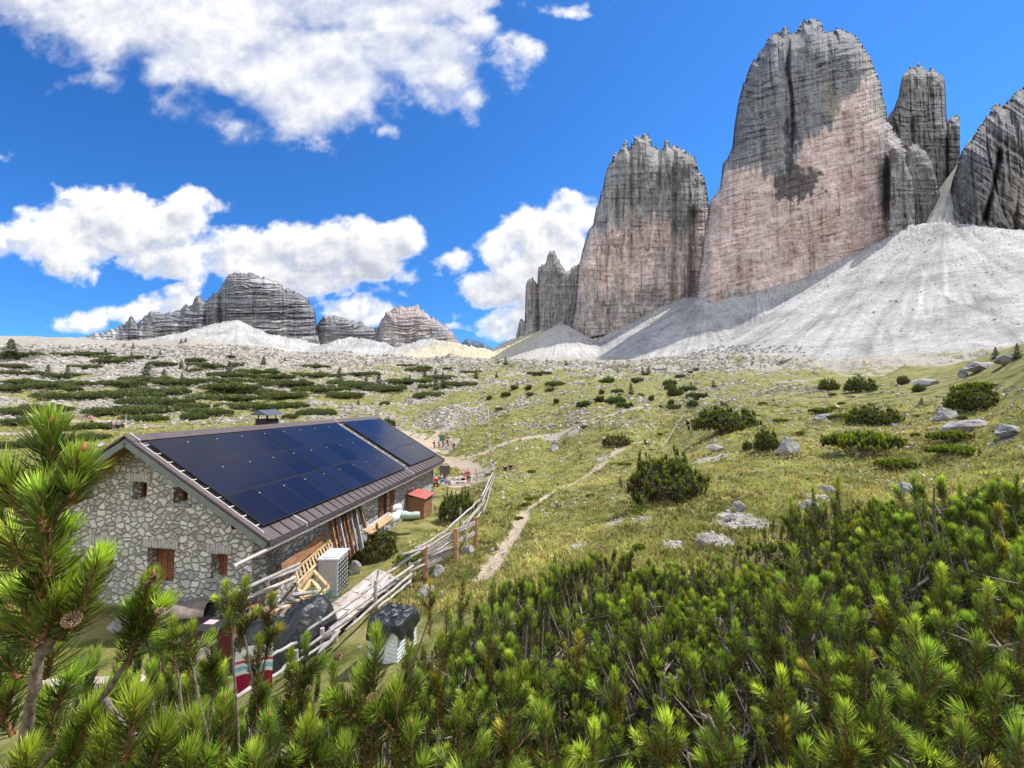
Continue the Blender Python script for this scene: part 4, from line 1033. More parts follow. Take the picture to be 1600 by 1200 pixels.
for a in [(1372, 715, 130, 44, 'wide bright green spreading juniper mat on the right meadow'), (1415, 733, 70, 22, 'juniper mat at the lower end of the wide one'),
          (1510, 712, 90, 22, 'juniper mat below the long rock wall'), (1500, 690, 70, 22, 'juniper mat against the foot of the long rock wall'),
          (1330, 655, 60, 12, 'flat juniper patch left of the broad pine shrub'), (1290, 646, 44, 12, 'thin juniper patch left of centre on the upper meadow'),
          (1540, 612, 70, 20, 'thin green shrub cover on the rocky crest'), (1225, 660, 30, 8, 'small low juniper behind the small white stone'),
          (640, 880, 60, 14, 'low green mat between cabinet and pole fence'), (1010, 800, 60, 6, 'flat green patch at the foot of the large round shrub'),
          (1000, 862, 24, 16, 'small dark heather tuft on the near meadow')]:
    shrub(*a, kind='low')

hr = np.random.default_rng(61)
k_ = 0
while k_ < 44:
    px_, py_ = hr.uniform(760, 1600), hr.uniform(615, 850)
    if py_ > 700 + (1600 - px_) * .12 + 20: continue
    wq = hr.uniform(7, 20)
    T = shrub(px_, py_, wq, wq * .42, 'little dark heather cushion, %s, %s' % ('right of the trail' if px_ < 960 else 'around the big round shrub' if px_ < 1120 else 'around the grey boulder' if px_ < 1300 else 'among the juniper mats' if px_ < 1450 else 'at the right edge', 'far up the meadow' if py_ < 650 else 'midway up the meadow' if py_ < 720 else 'near the thicket'), 'low')
    T.name = 'heather_cushion'; T['category'] = 'heather'; T['group'] = 'heather cushions in the meadow'; k_ += 1
# far dwarf pine patches and small spruces on the rocky field
def clump_mesh(seed, n, squash, spike=.16, shape='patch'):
    r = np.random.default_rng(seed)
    if shape == 'patch':
        lob = [(r.uniform(-.95, .95), r.uniform(-.8, .8), r.uniform(.14, .46), r.uniform(.35, 1.05)) for _ in range(15)]
        P3 = []
        for i in range(n):
            lx, ly, lr, lh = lob[r.integers(15)]
            a = r.random() * 6.283; q = math.sqrt(r.random())
            P3.append((lx + lr * q * math.cos(a), ly + lr * q * math.sin(a), lh * math.sqrt(max(1 - q * q, 0)) * (.75 + .25 * r.random())))
        P3 = np.array(P3)
    up = np.array([0, 0, 1.])
    d = unit(up[None] * .9 + r.normal(0, .45, (n, 3))); s = unit(np.cross(d, r.normal(size=(n, 3))))
    sc_ = spike * (.6 + .8 * r.random((n, 1)))
    asp = np.array([[1, 1, 1 / squash]])
    V = np.stack([P3 - s * sc_ * .32 * asp, P3 + s * sc_ * .32 * asp, P3 + d * sc_ * asp], 1).reshape(-1, 3)
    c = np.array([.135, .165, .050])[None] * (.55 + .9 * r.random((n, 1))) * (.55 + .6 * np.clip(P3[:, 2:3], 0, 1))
    me = np_mesh('crown', V, np.arange(3 * n).reshape(-1, 3), colors=dict(Col=np.repeat(c, 3, 0))); me.materials.append(MT_needle)
    return me
FAR = [clump_mesh(840 + i, 4200, .18, .10) for i in range(5)]
def stems_mesh(seed):
    r = np.random.default_rng(seed); ps = []
    for i in range(10):
        a = r.random() * 6.283; e = np.array([math.cos(a) * .8, math.sin(a) * .7, .55])
        ps.append((np.array([[0, 0, -.1], e * np.array([.5, .5, .3]), e]), np.array([.03, .02, .01])))
    V, Fc = tubes(ps, 4); me = np_mesh('branches', V, Fc); me.materials.append(MT_bark); return me
FSTEM = stems_mesh(3)
patch = []   # (cx, base y, width px)
authored = [(22,584,50),(30,601,70),(80,606,60),(120,602,50),(150,622,90),(185,603,70),(225,596,70),(262,603,70),(258,634,70),(170,648,110),(222,657,50),(350,611,110),(340,624,120),(372,637,60),(418,603,50),
            (368,600,70),(450,604,80),(452,637,60),(500,612,80),(545,606,60),(152,670,44),(135,688,40),(60,642,70),(20,648,50),(20,662,50),(290,640,60),(440,624,70),(400,616,80),(300,600,60),(480,648,60),(170,568,60),(30,560,70),
            (490,575,50),(540,600,44),(560,588,50),(640,600,60),(600,612,60),(690,592,50),(720,602,44),(660,622,50),(500,590,80),(430,590,60),(250,572,40),(130,576,40),(90,590,60),(330,575,40),(735,583,30),(868,602,30),
            (80,690,60),(20,700,70),(100,625,80),(230,616,80),(300,655,50),(245,645,60),(200,632,60),(320,648,70),(410,640,50),(530,622,50),(90,672,50),(350,590,60),(400,585,50)]
pr = np.random.default_rng(77)
for (cx, by, wd_) in authored: patch.append((cx, by, wd_))
for i in range(120):
    q = pr.random()
    cx = pr.uniform(-60, 720); by = 548 + 90 * pr.random() ** .9
    if cx > 480 and pr.random() < .55: continue
    dens = fbm(np.array([cx / 90.0]), np.array([by / 16.0]), 0, 3, 88)[0]
    if dens < -.05: continue
    patch.append((cx, by, pr.uniform(14, 48)))
for i in range(34):
    cx = pr.uniform(760, 1150); by = pr.uniform(578, 640)
    patch.append((cx, by, pr.uniform(6, 18)))
pp, DD, ok = hits([p[0] for p in patch], [p[1] for p in patch], 20, 500)
npatch = 0
for (cx, by, wpx), p, D, k in zip(patch, pp, DD, ok):
    if not k or D > 360: continue
    wm = wpx / FPX * D / 2 * 1.05
    dm = max(wm * .55, 2.2) * pr.uniform(.8, 1.3)
    hm = min(1.5, 1.0 + wm * .08) * pr.uniform(.8, 1.15) * min(1, .45 + D / 220)
    x, y = p[0], p[1] + dm * .3
    where = next(w__ for lim_, w__ in ((60, 'at the left edge'), (150, 'above the near pine tip'), (260, 'above the gable peak'), (330, 'left of the chimney'), (400, 'just left over the chimney'), (460, 'right over the chimney'), (540, 'above the middle roof'), (620, 'above the far roof end'), (720, 'above the information board'), (860, 'above the flag pole'), (1000, 'in the valley centre'), (9999, 'left of the meadow crest')) if cx < lim_)
    dist = next(w__ for lim_, w__ in ((560, 'topmost'), (580, 'high'), (600, 'upper'), (615, 'middle height'), (632, 'lower'), (650, 'low'), (9999, 'lowest')) if by < lim_)
    size = 'tiny' if wpx < 22 else 'small' if wpx < 40 else 'broad' if wpx < 70 else 'very long'
    T = thing('dwarf_pine_patch', '%s dark dwarf pine patch, %s on the slope, %s' % (size, dist, where), 'dwarf pine patch', (x, y, gz(x, y) - .15), (0, 0, pr.uniform(-.4, .4)), 'dwarf pine patches on the stony slope')
    link('crown', FAR[npatch % 5], None, T); link('branches', FSTEM, None, T)
    T.scale = (wm, dm, hm); npatch += 1
def spruce_mesh(seed, n=1500):
    r = np.random.default_rng(seed)
    z = r.random(n) ** 1.25; tier = .72 + .28 * np.cos(z * 26)
    rad_ = .30 * (1 - z) ** .85 * tier * np.sqrt(r.random(n)) * (1 + .3 * r.normal(size=n)) + .01
    a = r.random(n) * 6.283 + .0
    lump = 1 + .25 * np.sin(a * 3 + z * 9 + seed)
    P3 = np.stack([rad_ * lump * np.cos(a), rad_ * lump * np.sin(a), .06 + z * .92], -1)
    out = np.stack([np.cos(a), np.sin(a), -.25 + .5 * z], -1)
    d = unit(out + r.normal(0, .35, (n, 3))); s = unit(np.cross(d, r.normal(size=(n, 3))))
    L = (.055 * (1 - z * .5) * (.6 + .8 * r.random(n)))[:, None]
    V = np.stack([P3 - s * L * .4, P3 + s * L * .4, P3 + d * L], 1).reshape(-1, 3)
    c = np.array([.070, .095, .036])[None] * (.6 + .9 * r.random((n, 1)))
    me = np_mesh('crown', V, np.arange(3 * n).reshape(-1, 3), colors=dict(Col=np.repeat(c, 3, 0))); me.materials.append(MT_needle)
    tt = np.linspace(0, 1, 5); Vt, Ft_ = tubes([(np.stack([.01 * np.sin(tt * 4), 0 * tt, tt * .95 - .03], -1), .022 * (1 - .85 * tt))] +
        [(np.array([[0, 0, z_], [.12 * (1 - z_) * math.cos(q), .12 * (1 - z_) * math.sin(q), z_ + .01]]), np.array([.006, .002])) for q, z_ in [(k * 2.4, .12 + k * .05) for k in range(14)]], 5)
    tk = np_mesh('trunk', Vt, Ft_); tk.materials.append(MT_bark)
    return me, tk
SPR = [spruce_mesh(900 + i) for i in range(4)]
trees = [(16,563,34),(105,592,22),(75,585,18),(67,590,12),(180,566,12),(205,562,12),(228,588,22),(232,578,14),(283,577,16),(292,580,10),(256,594,18),(284,597,16),(358,587,24),(334,596,12),(412,570,14),(128,556,10),(165,553,10),(208,545,10),(283,537,10),(290,534,8),(250,556,10),(340,575,9),
         (530,598,24),(572,602,18),(592,607,26),(600,612,16),(664,589,18),(682,610,22),(692,606,24),(681,585,12),(744,592,16),(776,590,10),(572,572,8),(790,571,14),(778,567,8),(986,617,22),(1004,584,12),(1014,584,13),(965,582,8),(885,570,7),(1115,606,14),(1080,604,10),(1175,570,7),(640,598,14),(500,585,10),(1590,560,26),(1556,560,20),(1440,632,14),(560,632,10),(445,565,9)]
pp, DD, ok = hits([p[0] for p in trees], [p[1] for p in trees], 20, 500)
for i, ((cx, by, hpx), p, D, k) in enumerate(zip(trees, pp, DD, ok)):
    hm = hpx / FPX * D
    where = 'above the hut roof' if 150 < cx < 600 else ('at the left edge' if cx <= 150 else ('in the middle of the valley' if cx < 800 else ('before the screes' if cx < 1300 else 'on the right crest')))
    size = 'tiny' if hpx < 12 else ('small' if hpx < 20 else 'young')
    T = thing('spruce_tree', '%s dark conical spruce, %s on the slope, %s' % (size, 'high' if by < 575 else 'midway' if by < 596 else 'low', where), 'tree', p - np.array([0, 0, .1]), (0, 0, rr_.uniform(0, 6)), 'small spruces on the stony slope')
    c, tk = SPR[i % 4]; link('crown', c, None, T); link('trunk', tk, None, T)
    wd_ = rr_.uniform(.85, 1.25) * (1.5 if hpx > 30 else 1)
    T.scale = (hm * wd_, hm * wd_, hm)

# ------------------------------------------------------------------ rocks
m, t, b = new_mat('pale_limestone', .9, .2)
pos = geo_pos(t); ob = obj_pos(t)
n1 = t.noise(ob, 1.6, 8, .68); n2 = t.noise(ob, 7, 6, .7)
c = t.ramp(n1, [(.30, (.10, .10, .095)), (.44, (.26, .255, .24)), (.6, (.43, .42, .395)), (.8, (.60, .59, .56))])
c = t.mix(t.mapr(n2, .56, .68), c, (.12, .12, .115, 1)); t.link(c, b.inputs['Base Color'])
bump(t, b, t.math('ADD', t.math('MULTIPLY', n1, .6), t.math('MULTIPLY', n2, .3)), .9, .25)
MT_boulder = m
m, t, b = new_mat('rubble_stone', .92, .15)
pos = geo_pos(t)
n1 = t.noise(pos, .8, 6, .65); n2 = t.noise(pos, .06, 4, .6)
c = t.ramp(n1, [(.28, (.22, .20, .17)), (.5, (.42, .39, .35)), (.75, (.58, .55, .50))])
t.link(t.mix(1.0, c, t.ramp(n2, [(.3, .8), (.7, 1.1)]), 'MULTIPLY'), b.inputs['Base Color']); MT_rubble = m
def boulder_mesh(seed, sub=4, flat=.7):
    bm = bmesh.new(); bmesh.ops.create_icosphere(bm, subdivisions=sub, radius=1)
    V = np.array([v.co[:] for v in bm.verts]); Fc = np.array([[v.index for v in f.verts] for f in bm.faces]); bm.free()
    r = np.random.default_rng(seed)
    for _ in range(22):                                    # cut faces
        n_ = unit(r.normal(size=(1, 3)))[0]; dd_ = r.uniform(.42, .80)
        over = np.maximum(V @ n_ - dd_, 0); V = V - over[:, None] * n_[None] * .99
    V = V * (1 + .16 * fbm(V[:, 0] * 1.4, V[:, 1] * 1.4, V[:, 2] * 1.4, 4, seed)[:, None] + .09 * fbm(V[:, 0] * 5, V[:, 1] * 5, V[:, 2] * 5, 4, seed + 1, .6, True)[:, None])
    V = V * np.array([1, .85, flat])
    me = np_mesh('boulder', V, Fc); me.materials.append(MT_boulder)
    return me
BLD = [boulder_mesh(950 + i, 4, (.7, .55, .9, .45, .75, .6)[i]) for i in range(6)]
def boulder(px, py, wpx, hpx, label, v=0, rz=0.0, group=None, dep=.8, dmin=6):
    p, DD_, ok_ = hits([px], [py], dmin, 700); p = p[0]; D = DD_[0]
    w2 = wpx / FPX * D / 2; h = hpx / FPX * D
    me = BLD[v % 6]; fl = (.7, .55, .9, .45, .75, .6)[v % 6]
    o = link('boulder', me, None, None, (p[0], p[1] + w2 * dep * .6, p[2] + h * .22), (rr_.uniform(-.12, .12), rr_.uniform(-.12, .12), rz), (w2 * 1.12, w2 * dep * 1.12, h * .66 / fl * 1.0))
    tag(o, label, 'boulder', group); return o
for a in [(1240, 711, 52, 38, 'big grey weathered boulder beside the small pine shrub on the meadow', 2, .3), (1166, 661, 28, 20, 'grey boulder at the foot of the long dark shrub', 0, 1.0),
          (1126, 705, 40, 14, 'flat white slab rock on the meadow', 3, .1), (1118, 692, 12, 10, 'small round stone lying on the flat white slab', 2, 0), (1207, 662, 12, 6, 'small white stone right of the long dark shrub', 1, 0),
          (1490, 655, 52, 26, 'left tall end of the long pale rock wall', 2, .2), (1535, 668, 84, 17, 'middle piece of the long pale rock wall', 0, .1), (1590, 678, 60, 20, 'right piece of the long pale rock wall', 4, .6),
          (1295, 655, 34, 10, 'grey stone low in the grass left of the broad shrub', 1, .2), (1425, 770, 36, 18, 'dark grey stone half sunk in the near right meadow', 5, .2), (1275, 800, 40, 20, 'white stone just above the thicket tops', 1, .4),
          (1460, 601, 50, 16, 'flat table like pale boulder on the meadow crest', 3, 0), (1510, 588, 24, 15, 'dark pointed boulder on the right crest', 2, .9), (1545, 575, 56, 16, 'long dark rock on the right skyline', 4, .3), (1585, 562, 40, 16, 'rock at the right edge of the skyline', 0, .2),
          (866, 706, 22, 14, 'white boulder with a small one on top beside the path', 2, .4), (868, 694, 12, 12, 'small stone perched on the white boulder by the path', 0, .4),
          (1277, 583, 14, 9, 'dark stone on the crest below the scree', 2, 0), (1232, 565, 24, 7, 'pale slab lying at the foot of the scree', 3, 0), (905, 602, 26, 12, 'dark block in the moraine', 4, 0),
          (684, 904, 26, 24, 'rough grey white rock at the foot of the nearest fence post', 2, .3), (732, 868, 26, 14, 'white rock between two fence posts', 1, .1), (664, 935, 36, 22, 'white sunlit rock beside the tarpaulin covered bin', 5, .5),
          (552, 900, 26, 28, 'grey white rock behind the grey cabinet', 2, .2), (1160, 800, 30, 16, 'pale rock above the dark hollow in the meadow', 1, .4), (1110, 855, 44, 20, 'cluster rock of white limestone in the near meadow', 5, .1), (1145, 815, 30, 14, 'pale jagged rock in the eroded strip', 0, .7),
          (1300, 772, 30, 14, 'low pale rock behind the open pine tops', 1, 0), (768, 862, 14, 5, 'small white stone beside the trail', 1, 0), (250, 655, 16, 8, 'white stone behind the roof, left part', 1, 0), (260, 645, 22, 10, 'white rocks behind the roof, above the others', 0, 0), (150, 700, 22, 9, 'pale rock left of the gable', 1, 0)]:
    boulder(*a)
# countable white blocks spread over the slope
br = np.random.default_rng(123)
cand = []
while len(cand) < 230:
    x, y = br.uniform(-60, 1600), br.uniform(545, 860)
    if x < 720 and y > 690: continue
    if x > 1000 and y < 600: continue
    if y > 720 and br.random() < .55: continue
    cand.append((x, y))
pp, DD, ok = hits([c_[0] for c_ in cand], [c_[1] for c_ in cand], 8, 330)
for i, ((px, py), p, D, k) in enumerate(zip(cand, pp, DD, ok)):
    if not k: continue
    w2 = br.uniform(2.2, 5.5) * (1.5 if br.random() < .12 else 1) / FPX * D
    w2 = min(w2, 2.6)
    zone = next(w__ for lim_, w__ in ((60, 'at the left edge'), (150, 'above the near pine tip'), (260, 'above the gable peak'), (400, 'above the chimney side'), (540, 'above the middle roof'), (640, 'above the far roof end'), (730, 'by the information board'), (800, 'by the flag pole'), (900, 'right of the flag pole'), (1000, 'left of the big round shrub'), (1110, 'around the big round shrub'), (1220, 'left of the grey boulder'), (1330, 'around the grey boulder'), (1460, 'by the juniper mats'), (9999, 'at the right edge')) if px < lim_)
    band = next(w__ for lim_, w__ in ((565, 'topmost'), (590, 'high'), (620, 'upper'), (660, 'middle'), (720, 'lower'), (780, 'low'), (9999, 'nearest')) if py < lim_)
    sz_ = 'tiny' if w2 * FPX / D < 3 else 'small' if w2 * FPX / D < 4.6 else 'larger'
    reg = ('left ' if px < 400 else 'middle ' if px < 800 else 'right ' if px < 1200 else 'far right ') + ('upper slope' if py < 600 else 'lower slope' if py < 700 else 'meadow')
    o = link('boulder', BLD[i % 6], None, None, (p[0], p[1], p[2] + w2 * .12), (br.uniform(-.3, .3), br.uniform(-.3, .3), br.uniform(0, 6.28)), (w2, w2 * br.uniform(.7, 1), w2 * br.uniform(.6, 1)))
    tag(o, '%s white limestone block, %s on the slope, %s' % (sz_, band, zone), 'boulder', 'loose limestone blocks on the slope')
# uncountable rubble
def rubble(name, px, py, size_px, dmin, dmax, seed, label, lim=None, cmin=.0):
    r = np.random.default_rng(seed)
    P3, D, ok_ = [], [], []
    for i in range(0, len(px), 4000):
        a, b_, c_ = hits(px[i:i + 4000], py[i:i + 4000], dmin, dmax, 260); P3.append(a); D.append(b_); ok_.append(c_)
    P3, D, ok_ = np.concatenate(P3), np.concatenate(D), np.concatenate(ok_)
    ok_ &= hut_flat(P3[:, 0], P3[:, 1]) < .05
    if name == 'rubble': ok_ &= r.random(len(px)) > sstep(1050, 1300, px) * (py < 600) * 1.0
    nA = fbm(P3[:, 0] / 14, P3[:, 1] / 14, 0, 5, 21, .6); nB = fbm(P3[:, 0] / 3.2, P3[:, 1] / 3.2, 0, 5, 22, .62)
    ok_ &= (nA * .6 + nB * .5 + (cover_at(P3[:, 0], P3[:, 1]) - .2) * (.8 if name == 'scattered_stones' else .25) + cmin * r.normal(size=len(nA)) + (D > 230) * .5) > (lim if lim is not None else 0)
    P3, D, s = P3[ok_], D[ok_], size_px[ok_]
    n_ = len(P3)
    cube = np.array([(x, y, z) for x in (-1, 1) for y in (-1, 1) for z in (-1, 1)], float)
    cf = np.array([[0, 1, 3, 2], [4, 6, 7, 5], [0, 4, 5, 1], [2, 3, 7, 6], [0, 2, 6, 4], [1, 5, 7, 3]])
    sz = np.minimum(s / FPX * D / 2, 1.7)
    off = cube[None] * (1 + r.uniform(-.45, .25, (n_, 8, 3))) * r.uniform(.6, 1.1, (n_, 1, 3)) * np.array([1, 1, .62])
    a = r.random(n_) * 6.283; ca, sa = np.cos(a)[:, None], np.sin(a)[:, None]
    X = off[..., 0] * ca - off[..., 1] * sa; Y = off[..., 0] * sa + off[..., 1] * ca
    Z = off[..., 2] + X * r.normal(0, .3, (n_, 1)) + Y * r.normal(0, .3, (n_, 1))
    V = P3[:, None] + np.stack([X, Y, Z + .2], -1) * sz[:, None, None]
    me = np_mesh(name, V.reshape(-1, 3), (np.arange(n_)[:, None, None] * 8 + cf[None]).reshape(-1, 4))
    o = link(name, me, MT_rubble); tag(o, label, 'rubble', None, 'stuff'); print(name, n_)
N = 30000
px = rng.uniform(-80, 1300, N); py = 540 + 130 * rng.random(N) ** 1.0
rubble('rubble', px, py, rng.uniform(1.6, 5.2, N), 25, 560, 31, 'pale broken limestone rubble strewn over the stony slope', .05, .16)
N = 15000
px = rng.uniform(640, 1680, N); py = rng.uniform(600, 940, N)
rubble('scattered_stones', px, py, rng.uniform(1.5, 5.0, N) * (1 + .0 * py), 5, 120, 33, 'small pale stones lying in the turf of the meadow', .0, .22)
N = 5000
px = rng.uniform(1010, 1700, N); py = rng.uniform(330, 600, N)
rubble('scree_blocks', px, py, rng.uniform(.6, 1.7, N) * np.where(rng.random(N) < .03, 2.6, 1), 150, 900, 35, 'grey stones scattered over the great scree fan', -.02, .2)

# ------------------------------------------------------------------ turf blades on the near meadow
def tufts(N, seed):
    r = np.random.default_rng(seed)
    px = r.uniform(-60, 1680, N); py = 628 + 330 * r.random(N) ** .9
    P3, D, ok_ = [], [], []
    for i in range(0, N, 4000):
        a, b_, c_ = hits(px[i:i + 4000], py[i:i + 4000], 3.5, 90, 200); P3.append(a); D.append(b_); ok_.append(c_)
    P3, D, ok_ = np.concatenate(P3), np.concatenate(D), np.concatenate(ok_)
    ok_ &= (path_w(P3[:, 0], P3[:, 1]) < .25) & (cover_at(P3[:, 0], P3[:, 1]) < .15 + .5 * r.random(len(P3))) & (hut_flat(P3[:, 0], P3[:, 1]) < .3)
    P3, D = P3[ok_], D[ok_]; n_ = len(P3); k = 4
    P3 = np.repeat(P3, k, 0); D = np.repeat(D, k)
    cl = np.repeat(r.random(n_), k)
    P3 = P3 + r.normal(0, .05, P3.shape) * np.array([1, 1, 0]) * (1 + D[:, None] / 25)
    h = (.035 + .055 * r.random(len(P3))) * (1 + D / 28) * (.6 + .9 * cl)
    w_ = .012 * (1 + D / 7)
    a = r.random(len(P3)) * 6.283; s = np.stack([np.cos(a), np.sin(a), 0 * a], -1)
    tip = P3 + np.stack([r.normal(0, .35, len(P3)) * h, r.normal(0, .35, len(P3)) * h, h], -1)
    V = np.stack([P3 - s * w_[:, None], P3 + s * w_[:, None], tip], 1).reshape(-1, 3)
    f1 = np.clip(.5 + .9 * fbm(P3[:, 0] / 6, P3[:, 1] / 6, 0, 4, 27), 0, 1)[:, None]; q = np.repeat(r.random(n_), k)[:, None]
    f1 = f1 * .6; c = np.array([.48, .43, .17]) * (1 - f1) * (.65 + .6 * q) + np.array([.20, .25, .05]) * f1 * (.6 + .8 * q)
    c = np.where(np.repeat(r.random(n_) < .09, k)[:, None], np.array([.24, .12, .06]), c); c = c * (.55 + .9 * np.clip(.5 + fbm(P3[:, 0] / 1.6, P3[:, 1] / 1.6, 0, 3, 29), 0, 1))[:, None]
    o = link('grass', np_mesh('grass', V, np.arange(len(V)).reshape(-1, 3), colors=dict(Col=np.repeat(c, 3, 0))), leaf_mat('grass_blades', .2, .3, .7))
    tag(o, 'short yellow green alpine grass on the meadow', 'grass', None, 'stuff')
tufts(42000, 41)
#@@VEGEND
# ------------------------------------------------------------------ simple solids
class MB:
    """collects boxes, bars and tubes; build() links them as one mesh object"""
    def __init__(s): s.v = []; s.q = []; s.t = []; s.n = 0
    def add(s, V, Q=None, T=None):
        V = np.asarray(V, float); s.v.append(V)
        if Q is not None and len(Q): s.q.append(np.asarray(Q) + s.n)
        if T is not None and len(T): s.t.append(np.asarray(T) + s.n)
        s.n += len(V); return s
    def box(s, c, size, M=None):
        c = np.array(c, float); h = np.array(size, float) / 2
        V = np.array([(x, y, z) for x in (-1, 1) for y in (-1, 1) for z in (-1, 1)]) * h
        if M is not None: V = V @ np.array(M).T
        return s.add(V + c, [[0, 1, 3, 2], [4, 6, 7, 5], [0, 4, 5, 1], [2, 3, 7, 6], [0, 2, 6, 4], [1, 5, 7, 3]])
    def bar(s, a, b, w, h=None, roll=0.0, taper=1.0):
        """a plank or squared bar from a to b, w wide and h thick"""
        a, b = np.array(a, float), np.array(b, float); h = h or w
        d = unit((b - a)[None])[0]; u = np.array([0, 0, 1.]) if abs(d[2]) < .95 else np.array([1., 0, 0])
        x = unit(np.cross(d, u)[None])[0]; z = np.cross(x, d)
        x, z = x * math.cos(roll) + z * math.sin(roll), z * math.cos(roll) - x * math.sin(roll)
        V = []
        for p, k in ((a, 1.0), (b, taper)):
            for i, j in ((-1, -1), (1, -1), (1, 1), (-1, 1)): V.append(p + x * i * w / 2 * k + z * j * h / 2 * k)
        return s.add(V, [[0, 3, 2, 1], [4, 5, 6, 7], [0, 1, 5, 4], [1, 2, 6, 5], [2, 3, 7, 6], [3, 0, 4, 7]])
    def tube(s, P3, r, sides=8, cap=True):
        P3 = np.asarray(P3, float); rr = np.full(len(P3), r) if np.isscalar(r) else np.asarray(r, float)
        V, Fq = tubes([(P3, rr)], sides)
        n = len(V); T = []
        if cap:
            V = np.concatenate([V, P3[:1], P3[-1:]])
            for j in range(sides):
                T.append([n, (j + 1) % sides, j]); T.append([n + 1, n - sides + j, n - sides + (j + 1) % sides])
        return s.add(V, Fq, T)
    def build(s, name, mat, parent=None, loc=None, rot=None, smooth=False):
        fs = []
        if s.q: fs.append(np.concatenate(s.q))
        if s.t: fs.append(np.concatenate(s.t))
        me = np_mesh(name, np.concatenate(s.v), fs, smooth=smooth)
        bm = bmesh.new(); bm.from_mesh(me); bmesh.ops.recalc_face_normals(bm, faces=bm.faces); bm.to_mesh(me); bm.free()
        return link(name, me, mat, parent, loc, rot)

def wood_mat(name, c0, c1, c2, sc_=1.0, rough=.8, var=.5):
    m, t, b = new_mat(name, rough, .25)
    p = obj_pos(t)
    inf = t.new('ShaderNodeObjectInfo').outputs['Random']
    v3 = t.vmath('ADD', p, t.vmath('SCALE', p)) if False else p
    n = t.noise(t.scale(v3, 14 * sc_, 2.2 * sc_, 14 * sc_), 1.0, 8, .65, .6)
    n2 = t.noise(p, 1.7 * sc_, 4, .6)
    c = t.ramp(n, [(.28, c0), (.5, c1), (.75, c2)])
    c = t.mix(1.0, c, t.ramp(n2, [(.25, 1 - var * .5), (.75, 1 + var * .35)]), 'MULTIPLY')
    c = t.mix(1.0, c, t.ramp(inf, [(0, .8), (1, 1.15)]), 'MULTIPLY')
    t.link(c, b.inputs['Base Color']); bump(t, b, n, .5, .01)
    return m
W_GREY = wood_mat('weathered_wood', (.20, .18, .165), (.38, .35, .33), (.55, .52, .49))
W_PINK = wood_mat('pale_board', (.32, .25, .21), (.52, .43, .37), (.68, .60, .54))
W_ORANGE = wood_mat('orange_larch', (.13, .060, .030), (.32, .165, .085), (.48, .29, .17))
W_BROWN = wood_mat('brown_shutter', (.07, .022, .012), (.19, .07, .035), (.30, .13, .07))
W_YELLOW = wood_mat('yellow_pine_wood', (.36, .22, .10), (.56, .38, .19), (.68, .52, .32))
W_LOG = wood_mat('fresh_post', (.22, .10, .05), (.46, .25, .14), (.60, .40, .27))
def plain(name, c, rough=.6, spec=.4, metal=0.0, nv=.12, ns=6.0, bp=0.0):
    m, t, b = new_mat(name, rough, spec)
    n = t.noise(obj_pos(t), ns, 6, .65)
    t.link(t.mix(1.0, (c[0], c[1], c[2], 1), t.ramp(n, [(.3, 1 - nv * 2), (.7, 1 + nv)]), 'MULTIPLY'), b.inputs['Base Color'])
    b.inputs['Metallic'].default_value = metal
    if bp: bump(t, b, n, bp, .02)
    return m
M_ROOF = plain('brown_roof_sheet', (.105, .078, .076), .48, .45, 0.0, .12, 3.0)
M_TRIM = plain('grey_verge_metal', (.17, .19, .19), .5, .4)
M_DARK = plain('dark_metal', (.03, .028, .027), .55, .4)
M_WHITE = plain('white_metal', (.72, .72, .70), .5, .4)
M_GUTTER = plain('pale_weathered_gutter', (.50, .46, .42), .6, .35, 0, .2, 9)
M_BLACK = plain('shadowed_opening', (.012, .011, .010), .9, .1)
M_GLASS = plain('window_glass', (.03, .035, .04), .08, .6)
M_CAB = plain('grey_cabinet_paint', (.50, .52, .54), .5, .4, 0, .12, 5)
M_CONC = plain('concrete', (.33, .32, .31), .9, .2, 0, .2, 7, .5)
M_RED = plain('red_roof_paint', (.42, .12, .105), .6, .35, 0, .10, 4)
M_PLAS = plain('white_plastic', (.74, .76, .74), .35, .45)
M_GREENP = plain('pale_green_plastic', (.42, .52, .46), .4, .4)
m, t, b = new_mat('black_tarpaulin', .32, .5)
n = t.noise(obj_pos(t), 5, 6, .6, .8); b.inputs['Base Color'].default_value = (.018, .02, .022, 1); bump(t, b, n, .9, .06); M_TARP = m
# solar glass: very dark blue cells with a fine grid
m, t, b = new_mat('solar_cells', .12, .30)
inf = t.new('ShaderNodeObjectInfo').outputs['Random']
sepx = t.new('ShaderNodeSeparateXYZ'); t.link(obj_pos(t), sepx.inputs[0])
gx = t.math('ABSOLUTE', t.math('SUBTRACT', t.math('FRACT', t.math('MULTIPLY', sepx.outputs[0], 6.0)), .5)); gy = t.math('ABSOLUTE', t.math('SUBTRACT', t.math('FRACT', t.math('MULTIPLY', sepx.outputs[1], 6.0)), .5))
gl = t.math('MAXIMUM', t.mapr(gx, .46, .5), t.mapr(gy, .46, .5))
c = t.mix(inf, (.004, .005, .016, 1), (.008, .009, .026, 1)); c = t.mix(t.math('MULTIPLY', gl, .3), c, (.018, .02, .04, 1))
t.link(c, b.inputs['Base Color']); t.link(t.mapr(inf, 0, 1, .13, .24, False), b.inputs['Roughness']); M_CELL = m
